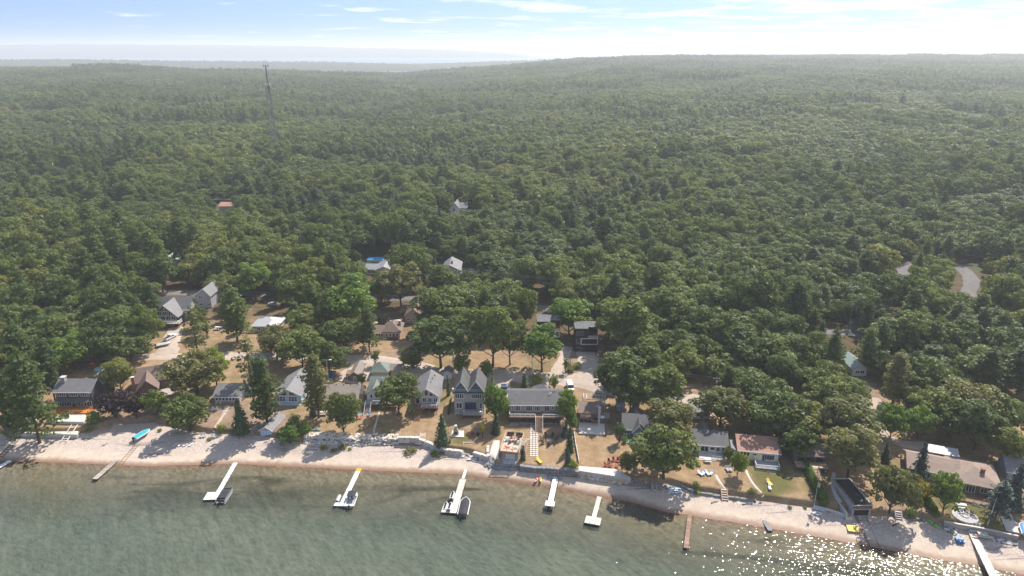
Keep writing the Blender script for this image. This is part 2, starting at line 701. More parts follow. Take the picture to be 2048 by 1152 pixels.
def water_material():
    m, n, l, p = new_mat('lake_water')
    n.remove(p)
    out = n['Material Output']
    pos = geo_pos(n)
    sh = attr(n, 'depth')

    def waves(crest, sx, sc, det=3):
        """ripples whose crests run in the direction crest"""
        m1 = n.new('ShaderNodeMapping')
        m1.inputs['Rotation'].default_value = (0, 0, -crest)
        l.new(pos, m1.inputs['Vector'])
        m2 = n.new('ShaderNodeMapping')
        m2.inputs['Scale'].default_value = (sx, 1, 1)
        l.new(m1.outputs[0], m2.inputs['Vector'])
        return noise(n, l, sc, det, 0.6, m2.outputs[0], 0.3)
    w1 = waves(R(-56), 0.22, 0.55)
    w2 = waves(R(-42), 0.40, 1.5, 2)
    w3 = waves(R(-20), 0.40, 0.9, 2)
    w4 = waves(R(-30), 0.55, 2.6, 2)
    h = mth(n, l, 'MULTIPLY_ADD', w1, 0.42, mth(n, l, 'MULTIPLY_ADD', w2, 0.30, mth(n, l, 'MULTIPLY_ADD', w3, 0.32, mth(n, l, 'MULTIPLY', w4, 0.20))))
    nb = n.new('ShaderNodeBump')
    nb.inputs['Strength'].default_value = 1.0
    nb.inputs['Distance'].default_value = 0.35
    l.new(h, nb.inputs['Height'])
    # the facets that flash the sun: wavelets of a metre or two, without finer detail
    g1 = waves(R(-46), 0.40, 1.35, 0)
    g2 = waves(R(-12), 0.5, 1.8, 0)
    g3 = waves(R(-68), 0.5, 2.5, 0)
    hg = mth(n, l, 'MULTIPLY_ADD', g1, 0.9, mth(n, l, 'MULTIPLY_ADD', g2, 0.6, mth(n, l, 'MULTIPLY', g3, 0.35)))
    ng_ = n.new('ShaderNodeBump')
    ng_.inputs['Strength'].default_value = 1.0
    ng_.inputs['Distance'].default_value = GLINT
    l.new(hg, ng_.inputs['Height'])
    body = n.new('ShaderNodeBsdfDiffuse')
    big = noise(n, l, 0.022, 4, 0.6, pos)
    col = ramp(n, l, big, [(0.3, (0.070, 0.090, 0.066)), (0.7, (0.108, 0.122, 0.086))])
    # light and shade of the ripples painted into the murky body colour
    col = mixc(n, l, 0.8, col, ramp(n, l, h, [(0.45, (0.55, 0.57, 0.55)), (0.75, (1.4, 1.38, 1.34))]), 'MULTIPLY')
    l.new(col, body.inputs['Color'])
    l.new(nb.outputs[0], body.inputs['Normal'])
    tr = n.new('ShaderNodeBsdfTransparent')
    # light and dark ripple streaks painted into the tint, in place of refraction
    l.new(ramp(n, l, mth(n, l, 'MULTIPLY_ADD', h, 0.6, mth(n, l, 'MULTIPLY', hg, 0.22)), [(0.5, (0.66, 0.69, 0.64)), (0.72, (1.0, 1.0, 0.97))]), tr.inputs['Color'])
    t = n.new('ShaderNodeMapRange')
    t.interpolation_type = 'SMOOTHSTEP'
    t.inputs['From Min'].default_value = -0.1
    t.inputs['From Max'].default_value = 1.9
    t.inputs['To Max'].default_value = 0.97
    l.new(mth(n, l, 'MULTIPLY_ADD', mth(n, l, 'ADD', h, -0.6), 0.5, sh), t.inputs['Value'])
    mx = n.new('ShaderNodeMixShader')
    l.new(t.outputs[0], mx.inputs[0])
    l.new(tr.outputs[0], mx.inputs[1])
    l.new(body.outputs[0], mx.inputs[2])
    gl = n.new('ShaderNodeBsdfGlossy')
    gl.inputs['Roughness'].default_value = 0.075
    l.new(ng_.outputs[0], gl.inputs['Normal'])
    fr = n.new('ShaderNodeFresnel')
    fr.inputs['IOR'].default_value = 1.33
    mx2 = n.new('ShaderNodeMixShader')
    l.new(fr.outputs[0], mx2.inputs[0])
    l.new(mx.outputs[0], mx2.inputs[1])
    l.new(gl.outputs[0], mx2.inputs[2])
    l.new(mx2.outputs[0], out.inputs['Surface'])
    return m


M_GROUND, M_BEACH, M_BED, M_WATER = ground_material(), beach_material(), bed_material(), water_material()
nb_, ns_ = len(t_bed), len(f_beach)
for nm, r0, r1, mt in (('lake_bed', 0, nb_, M_BED), ('beach', nb_ - 1, nb_ + ns_ - 1, M_BEACH), ('ground', nb_ + ns_ - 2, len(GY), M_GROUND)):
    me = grid_mesh(nm, GX[r0:r1], GY[r0:r1], GZ[r0:r1], None, {k: a_.reshape(GX.shape)[r0:r1] for k, a_ in A.items()})
    me.materials.append(mt)
    tag(put(nm, me), kind='structure')

wx = np.array([-4000, -1500, -700, -400] + list(np.arange(-300, 300.1, 3)) + [400, 700, 1500, 4000])
wy = np.array([-3000, -1000, -300, 0, 60, 100] + list(np.arange(106, 215, 3)))
WX, WY = np.meshgrid(wx, wy)
wkeep = qmean(WY - y_shore(WX)) < 9
me = grid_mesh('lake', WX, WY, WX * 0, wkeep, {'depth': -gz(WX, WY)})
me.materials.append(M_WATER)
tag(put('lake', me), kind='structure')

# far forest floor
ud = np.linspace(-1.5, 1.5, 181)
dd = np.array(steps(326, 4300, 12, 1.035))
UU, DD = np.meshgrid(ud, dd)
FX, FY = UU * DD, DD
FZ = gz(FX, FY) - 0.05
M_FLOOR = plain('forest_floor', (0.05, 0.055, 0.025), 0.95, 0.4, 0.05)
me = grid_mesh('terrain', FX, FY, FZ)
me.materials.append(M_FLOOR)
tag(put('terrain', me), kind='structure')


# far hills across the bay
def hill_material():
    m, n, l, p = new_mat('far_wood')
    pos = geo_pos(n)
    f = noise(n, l, 0.012, 6, 0.7, pos)
    l.new(ramp(n, l, f, [(0.3, (0.035, 0.05, 0.022)), (0.6, (0.07, 0.085, 0.035)), (0.75, (0.12, 0.115, 0.06))]), p.inputs['Base Color'])
    p.inputs['Roughness'].default_value = 0.95
    l.new(bump(n, l, noise(n, l, 0.05, 5, 0.7, pos), 1.0, 25.0), p.inputs['Normal'])
    return m


M_HILL = hill_material()


def hill(rows, dist, depth, seed, jag, base=0.0):
    r_ = np.random.default_rng(seed)
    px = np.arange(rows[0][0], rows[-1][0] + 1, 2.5)
    row = np.interp(px, *zip(*rows))
    n = 14
    X = np.zeros((n, len(px)))
    Y = X.copy()
    Z = X.copy()
    dy = (576 - row) / FPX
    tan_dn = (SP - dy * CP) / (CP + dy * SP)
    top = CAM_H - dist * tan_dn
    jit = r_.normal(0, 1, len(px))
    for k in range(n):
        f = k / (n - 1)
        d = dist + depth * (f - 0.6)
        Y[k] = d
        X[k] = (px - 1024) / FPX * (CP * d + SP * (CAM_H - top))
        prof = math.sin(math.pi * min(1, max(0, f * 0.833))) ** 1.1 if f <= 0.6 else math.cos((f - 0.6) / 0.4 * math.pi / 2)
        Z[k] = base + (top - base) * prof + jag * (jit if k >= 7 else r_.normal(0, 1, len(px))) * prof
    me = grid_mesh('hills', X, Y, Z)
    me.materials.append(M_HILL)
    tag(put('hills', me), kind='structure')


hill([(-900, 117), (0, 119), (120, 118), (300, 121), (450, 122), (600, 123), (760, 126), (900, 133), (980, 140)], 4700, 1500, 1, 3.0)
hill([(500, 142), (640, 132), (760, 130), (900, 126), (1000, 122), (1120, 119), (1240, 117), (1400, 119)], 5200, 1300, 2, 3.0)
hill([(-900, 88), (0, 89), (150, 88), (300, 89), (450, 90), (600, 92), (700, 95), (800, 97), (900, 99), (1000, 105), (1080, 113)], 12500, 5000, 3, 4.0)
hill([(1540, 108), (1600, 100), (1650, 97), (1750, 97), (1860, 98), (1930, 101), (2048, 104), (2900, 106)], 14000, 4000, 4, 3.0)
# the bay behind the hills, to the horizon
bx = np.array([-42000, -20000, -8000, 0, 8000, 20000, 42000.])
by = np.array([5600, 12000, 20000, 42000.])
BX, BY = np.meshgrid(bx, by)
me = grid_mesh('bay', BX, BY, BX * 0)
mb, n_, l_, p_ = new_mat('bay_water')
p_.inputs['Base Color'].default_value = (0.10, 0.14, 0.16, 1)
p_.inputs['Roughness'].default_value = 0.25
me.materials.append(mb)
tag(put('bay', me), kind='structure')
# low ground under the hills
X_, Y_ = np.meshgrid(np.array([-9000, 0, 9000.]), np.array([4250, 5000, 5650.]))
me = grid_mesh('valley', X_, Y_, X_ * 0 - 0.5 + 1.5)
me.materials.append(M_HILL)
tag(put('valley', me), kind='structure')

# ------------------------------------------------------------------ haze
hz = MB().box(-44000, 44000, -3200, 43500, -7.0, 232.0).build('haze', None)
mh = bpy.data.materials.new('haze_air')
mh.use_nodes = True
hn, hl = mh.node_tree.nodes, mh.node_tree.links
hn.clear()
ho = hn.new('ShaderNodeOutputMaterial')
hv = hn.new('ShaderNodeVolumePrincipled')
hv.inputs['Color'].default_value = (0.93, 0.96, 1.0, 1)
hv.inputs['Density'].default_value = 0.00015
hv.inputs['Density Attribute'].default_value = ''
hv.inputs['Anisotropy'].default_value = 0.25
hl.new(hv.outputs[0], ho.inputs['Volume'])
hz.data.materials.append(mh)
tag(hz, kind='stuff')


# ------------------------------------------------------------------ foliage
def leaf_mat(name, a, b, c=None, trans=0.42, spread=0.10):
    """a, b: two leaf tones a tree is picked between; spread: how far tones scatter inside one crown"""
    m, n, l, p = new_mat(name)
    oi = n.new('ShaderNodeObjectInfo')
    tc = n.new('ShaderNodeTexCoord').outputs['Object']
    ta = n.new('ShaderNodeAttribute')
    ta.attribute_type = 'INSTANCER'
    ta.attribute_name = 'tone'
    f = mth(n, l, 'MULTIPLY_ADD', oi.outputs['Random'], 0.5, mth(n, l, 'MULTIPLY', ta.outputs['Fac'], 0.5))
    stops = [(0.15, a), (0.75, b)]
    if c:
        stops += [(0.93, c)]
    col = ramp(n, l, f, stops)
    leafy = noise(n, l, 1.3, 2, 0.7, tc)
    col = mixc(n, l, 0.75, col, ramp(n, l, leafy, [(0.3, (0.55, 0.58, 0.6)), (0.7, (1.4, 1.36, 1.2))]), 'MULTIPLY')
    l.new(col, p.inputs['Base Color'])
    p.inputs['Roughness'].default_value = 0.48
    p.inputs['Specular IOR Level'].default_value = 0.26
    t = n.new('ShaderNodeBsdfTranslucent')
    l.new(mixc(n, l, 1.0, col, (1.35, 1.45, 0.6, 1), 'MULTIPLY'), t.inputs['Color'])
    mx = n.new('ShaderNodeMixShader')
    mx.inputs[0].default_value = trans
    l.new(p.outputs[0], mx.inputs[1])
    l.new(t.outputs[0], mx.inputs[2])
    l.new(mx.outputs[0], n['Material Output'].inputs['Surface'])
    return m


ML_BROAD = leaf_mat('broad_leaves', (0.083, 0.120, 0.035), (0.168, 0.200, 0.055), (0.225, 0.225, 0.06))
ML_PINE = leaf_mat('pine_needles', (0.064, 0.099, 0.032), (0.136, 0.173, 0.047))
ML_SPRUCE = leaf_mat('spruce_needles', (0.035, 0.064, 0.032), (0.079, 0.115, 0.047), trans=0.2)
ML_LIME = leaf_mat('fresh_leaves', (0.163, 0.213, 0.031), (0.237, 0.275, 0.044))
ML_BRIGHT = leaf_mat('green_leaves', (0.120, 0.192, 0.035), (0.168, 0.241, 0.045))
ML_YELLOW = leaf_mat('yellow_leaves', (0.30, 0.24, 0.03), (0.36, 0.28, 0.04))
ML_PURPLE = leaf_mat('purple_leaves', (0.022, 0.012, 0.016), (0.035, 0.018, 0.024), trans=0.12)
ML_BLUE = leaf_mat('blue_needles', (0.055, 0.085, 0.075), (0.085, 0.115, 0.10), trans=0.15)
ML_OLIVE = leaf_mat('olive_leaves', (0.143, 0.152, 0.056), (0.209, 0.200, 0.079))
M_BARK = plain('bark', (0.085, 0.065, 0.05), 0.9, 0.35, 3.0, bmp=0.5)


def ico(c, r, sub=1):
    bm = bmesh.new()
    bmesh.ops.create_icosphere(bm, subdivisions=sub, radius=1.0)
    v = np.array([x.co[:] for x in bm.verts])
    f = [tuple(a.index for a in x.verts) for x in bm.faces]
    bm.free()
    return v * np.array(r) + np.array(c), f


def leaf_quads(P, N, size, g):
    """leaf clumps: a bent little quad at each point P, facing roughly N"""
    n = len(P)
    N = N / np.linalg.norm(N, axis=1, keepdims=True)
    T = np.cross(N, g.normal(size=(n, 3)))
    T /= np.linalg.norm(T, axis=1, keepdims=True)
    B = np.cross(N, T)
    s = size * g.uniform(0.6, 1.3, (n, 1))
    T = T * s
    B = B * s * g.uniform(0.55, 1.0, (n, 1))
    nb = N * s * 0.25
    V = np.stack([P - T, P - B * 0.9 + nb, P + T, P + B + nb], 1).reshape(-1, 3)
    return V


def crown_mesh(name, lobes, core, per, size, mat, g, up=0.25, low=-0.5):
    Vs, Fs, n0 = [], [], 0
    for c, r in lobes:
        k = max(8, int(per * (r[0] * r[1] + r[0] * r[2]) / 2))
        d = g.normal(size=(int(k * 2.2), 3))
        d /= np.linalg.norm(d, axis=1, keepdims=True)
        d = d[d[:, 2] > low][:k]
        P = np.array(c) + d * np.array(r) * g.uniform(0.78, 1.10, (len(d), 1))
        N = d / np.array(r) * r[0] + np.array([0, 0, up]) + g.normal(scale=0.42, size=d.shape)
        V = leaf_quads(P, N, size, g)
        Vs.append(V)
        q = len(V) // 4
        Fs += [(n0 + 4 * i, n0 + 4 * i + 1, n0 + 4 * i + 2, n0 + 4 * i + 3) for i in range(q)]
        n0 += len(V)
    for c, r in core:  # hidden solid cores, added to block light and sight through the leaves
        v, f = ico(c, r, 1)
        v = v + g.normal(scale=0.08 * r[0], size=v.shape)
        Vs.append(v)
        Fs += [tuple(n0 + i for i in t) for t in f]
        n0 += len(v)
    me = bpy.data.meshes.new(name)
    me.from_pydata(np.concatenate(Vs).tolist(), [], Fs)
    me.materials.append(mat)
    return me


def broad_lobes(g, H, Rr, z0, n, rl):
    L = []
    zc = (z0 + H) / 2
    hz_ = (H - z0) / 2
    k = 0
    while len(L) < n and k < 4000:
        k += 1
        d = g.normal(size=3)
        d /= np.linalg.norm(d)
        if d[2] < -0.55:
            continue
        # the outline bulges and dents from side to side
        bul = 1.0 + 0.13 * math.sin(2.1 * math.atan2(d[1], d[0]) + n) + 0.10 * math.sin(5 * d[2] + 3.1 * d[0] + n)
        rad = g.uniform(0.55, 0.93) * bul
        c = np.array([d[0] * Rr * rad, d[1] * Rr * rad, zc + d[2] * hz_ * rad])
        r = rl * g.choice([0.55, 0.75, 1.0, 1.0, 1.25]) * g.uniform(0.85, 1.15)
        if any(np.linalg.norm(c - q[0]) < 0.60 * (r + q[1][0]) for q in L):
            if k < 2500:
                continue
        L.append((c, (r, r, r * g.uniform(0.62, 0.85))))
    return L


def trunk_mesh(name, H, r, z0, g, limbs=5, reach=2.6):
    m = MB()
    lean = g.normal(scale=0.25, size=2)
    top = (lean[0], lean[1], z0 + (H - z0) * 0.45)
    m.tube((0, 0, -0.6), (lean[0] * 0.4, lean[1] * 0.4, z0), r * 1.15, r * 0.75, 7)
    m.tube((lean[0] * 0.4, lean[1] * 0.4, z0), top, r * 0.75, r * 0.35, 6)
    for i in range(limbs):
        a = 2 * math.pi * (i + g.uniform(-0.3, 0.3)) / limbs
        zb = z0 * g.uniform(0.75, 1.15)
        m.tube((lean[0] * 0.4, lean[1] * 0.4, zb), (math.cos(a) * reach, math.sin(a) * reach, zb + reach * g.uniform(0.6, 1.1)), r * 0.45, r * 0.15, 5)
    return m.mesh(name, M_BARK)


def make_broad(seed, H=12.0, Rr=5.0, z0=3.0, n=22, rl=1.75, per=62, size=0.34, mat=None):
    g = np.random.default_rng(seed)
    L = broad_lobes(g, H, Rr, z0, n, rl)
    core = [((0, 0, (z0 + H) / 2 - 0.2), (Rr * 0.60, Rr * 0.60, (H - z0) * 0.36))]
    return (crown_mesh('crown', L, core, per, size, mat or ML_BROAD, g), trunk_mesh('trunk', H, 0.28, z0, g, 5, Rr * 0.55))


def make_pine(seed, H=17.0, Rr=4.2, z0=5.0, thin=False):
    g = np.random.default_rng(seed)
    L, core = [], []
    z = z0
    while z < H - 0.6:
        f = (z - z0) / (H - z0)
        ln = Rr * (1 - f ** 1.5) * (0.75 + 0.35 * math.sin(f * 9 + seed)) + 0.5
        nb = 3 if thin else 5
        a0 = g.uniform(0, 6.28)
        for i in range(nb):
            a = a0 + 6.283 * i / nb + g.uniform(-0.3, 0.3)
            lb = ln * g.uniform(0.6, 1.15)
            for q in ((0.55, 0.9), (0.95, 0.72)) if lb > 1.8 else ((0.7, 0.8),):
                c = (math.cos(a) * lb * q[0], math.sin(a) * lb * q[0], z + lb * 0.16 * q[0] + g.uniform(-0.2, 0.2))
                rr = q[1] * g.uniform(0.9, 1.35)
                L.append((c, (rr * 1.15, rr * 1.15, rr * 0.42)))
        z += g.uniform(0.95, 1.5) * (1.25 if thin else 1.0)
    L.append(((0, 0, H - 0.2), (0.5, 0.5, 0.9)))
    if not thin:
        core = [((0, 0, (z0 + H) / 2), (Rr * 0.36, Rr * 0.36, (H - z0) * 0.40))]
    crown = crown_mesh('crown', L, core, 38, 0.32, ML_PINE, g, up=0.7, low=-0.4)
    m = MB()
    m.tube((0, 0, -0.6), (0, 0, H * 0.6), 0.27, 0.16, 7).tube((0, 0, H * 0.6), (0, 0, H - 0.4), 0.16, 0.04, 6)
    zz = z0 - 1.0
    while zz < H * 0.7:
        a = g.uniform(0, 6.28)
        m.tube((0, 0, zz), (math.cos(a) * Rr * 0.6, math.sin(a) * Rr * 0.6, zz + 0.6), 0.07, 0.03, 4)
        zz += 1.3
    return crown, m.mesh('trunk', M_BARK)


def make_spruce(seed, H=10.0, Rr=2.6, z0=0.5, mat=None, per_layer=26):
    g = np.random.default_rng(seed)
    P, N = [], []
    z = z0
    while z < H - 0.15:
        f = (z - z0) / (H - z0)
        rr = Rr * (1 - f) ** 0.85 * g.uniform(0.82, 1.12) + 0.12
        k = max(5, int(per_layer * (0.25 + (1 - f))))
        for i in range(k):
            a = g.uniform(0, 6.283)
            q = rr * math.sqrt(g.uniform(0.18, 1.0)) * g.choice([0.78, 1.0, 1.12])
            P.append((math.cos(a) * q, math.sin(a) * q, z - 0.30 * q * 0.45 + g.uniform(-0.12, 0.12)))
            N.append((math.cos(a) * 0.75 + g.normal(scale=0.3), math.sin(a) * 0.75 + g.normal(scale=0.3), 0.75 + g.normal(scale=0.3)))
        z += 0.34
    V = leaf_quads(np.array(P), np.array(N), 0.36, g)
    F = [(4 * i, 4 * i + 1, 4 * i + 2, 4 * i + 3) for i in range(len(V) // 4)]
    n0 = len(V)
    ring = 8
    cone = [(math.cos(6.283 * i / ring) * Rr * 0.62, math.sin(6.283 * i / ring) * Rr * 0.62, z0 + 0.3) for i in range(ring)] + [(0, 0, H * 0.9)]
    F += [(n0 + i, n0 + (i + 1) % ring, n0 + ring) for i in range(ring)]
    me = bpy.data.meshes.new('crown')
    me.from_pydata(V.tolist() + cone, [], F)
    me.materials.append(mat or ML_SPRUCE)
    return me, MB().tube((0, 0, -0.6), (0, 0, H * 0.9), 0.16, 0.03, 6).mesh('trunk', M_BARK)


def make_shrub(seed, Rr=1.6, H=2.0, mat=None, n=9, rl=0.75):
    g = np.random.default_rng(seed)
    L = broad_lobes(g, H, Rr, 0.0, n, rl)
    core = [((0, 0, H * 0.42), (Rr * 0.7, Rr * 0.7, H * 0.42))]
    return crown_mesh('crown', L, core, 70, 0.22, mat or ML_BROAD, g), MB().tube((0, 0, -0.4), (0, 0, H * 0.5), 0.08, 0.04, 5).mesh('trunk', M_BARK)


# prototype -> (crown, trunk, full height, crown radius, crown base)
PROTO = {
    'broad': [(*make_broad(11, 11.0, 5.0, 1.3, 52, 1.25), 11.0, 5.3, 1.3), (*make_broad(12, 12.5, 5.2, 1.5, 60, 1.2), 12.5, 5.4, 1.5),
              (*make_broad(13, 10.0, 5.2, 1.2, 46, 1.35), 10.0, 5.5, 1.2), (*make_broad(14, 13.0, 4.8, 1.6, 58, 1.25), 13.0, 5.1, 1.6),
              (*make_broad(15, 11.5, 5.6, 1.6, 62, 1.25), 11.5, 5.8, 1.6)],
    'tall': [(*make_broad(18, 13.0, 5.2, 2.7, 58, 1.25), 13.0, 5.5, 2.7), (*make_broad(19, 14.0, 5.0, 3.2, 58, 1.2), 14.0, 5.3, 3.2)],
    'pine': [(*make_pine(21, 16.0, 4.2, 2.6), 16.0, 4.4, 2.6), (*make_pine(22, 17.0, 4.4, 3.2), 17.0, 4.6, 3.2), (*make_pine(23, 14.0, 4.2, 1.8), 14.0, 4.4, 1.8)],
    'thinpine': [(*make_pine(24, 15.0, 3.4, 6.0, True), 15.0, 3.6, 6.0)],
    'spruce': [(*make_spruce(31), 10.0, 2.7, 0.5), (*make_spruce(32, 12.0, 2.8), 12.0, 2.9, 0.5)],
    'column': [(*make_spruce(33, 5.0, 0.75, 0.2, None, 12), 5.0, 0.85, 0.2)],
    'shrub': [(*make_shrub(41), 2.0, 1.7, 0.0), (*make_shrub(42, 1.9, 1.8), 1.8, 2.0, 0.0)],
    'small': [(*make_broad(16, 5.5, 2.0, 1.6, 12, 0.85, 80, 0.26), 5.5, 2.2, 1.6)],
    'dense': [(*make_broad(17, 11.0, 4.8, 0.6, 52, 1.2, 58, 0.34), 11.0, 5.0, 0.6)],
}
NAMES = {'broad': 'broadleaf_tree', 'tall': 'broadleaf_tree', 'pine': 'pine_tree', 'thinpine': 'pine_tree', 'spruce': 'spruce_tree', 'column': 'cedar_tree', 'shrub': 'shrub', 'small': 'young_tree', 'dense': 'broadleaf_tree'}
CATS = {'broad': 'tree', 'tall': 'tree', 'pine': 'pine', 'thinpine': 'pine', 'spruce': 'spruce', 'column': 'cedar', 'shrub': 'shrub', 'small': 'tree', 'dense': 'tree'}
TREE_AT = []       # (x, y, crown radius)


def plant(kind, x, y, z, sx, sz, label, group=None, mat=None, var=None, rz=None, tone=None, sq=1.0):
    pr = PROTO[kind]
    c, t = pr[(len(TREE_AT) if var is None else var) % len(pr)][:2]
    root = thing(NAMES[kind], (x, y, z), random.uniform(0, 6.28) if rz is None else rz, label, CATS[kind], group)
    root.scale = (sx * sq, sx / sq, sz)
    co = put('crown', c, root)
    co['tone'] = random.random() if tone is None else tone
    if mat:
        co.material_slots[0].link = 'OBJECT'
        co.material_slots[0].material = mat
    put('trunk', t, root)
    return root


def solve(kind, cx, top, bot, w, var):
    """where a tree stands whose crown spans the picture columns cx +- w/2 and rows top..bot (rows hidden below a clamp do not count)"""
    pr = PROTO[kind]
    _, _, H, Rc, zb = pr[var % len(pr)]
    cyy = (top + bot) / 2
    z, s, sz = 10.0, 1.0, 1.0
    for _ in range(60):
        x, y = unproj(cx, cyy, z)
        g = gzf(x, y)
        dep = y * CP - (z - CAM_H) * SP
        s = (w / 2) * dep / FPX / Rc
        dn = math.atan2(CAM_H - z, y)
        across = 2 * Rc * s * math.sin(dn)
        span = (bot - top) * dep / FPX
        hc = math.sqrt(max(span ** 2 - across ** 2, 0.0)) / math.cos(dn)
        lo = {'dense': 0.75, 'shrub': 0.6, 'broad': 0.8, 'tall': 0.8}.get(kind, 0.8)
        hc = min(max(hc, lo * (H - zb) * s), 2.0 * s * (H - zb))
        sz = hc / (H - zb)
        eff = math.sqrt((hc * math.cos(dn)) ** 2 + across ** 2) * FPX / dep
        cyy += 0.5 * (top + eff / 2 - cyy)
        z += 0.5 * (g + zb * sz + hc / 2 - z)
    return x, y, gzf(x, y), s, sz


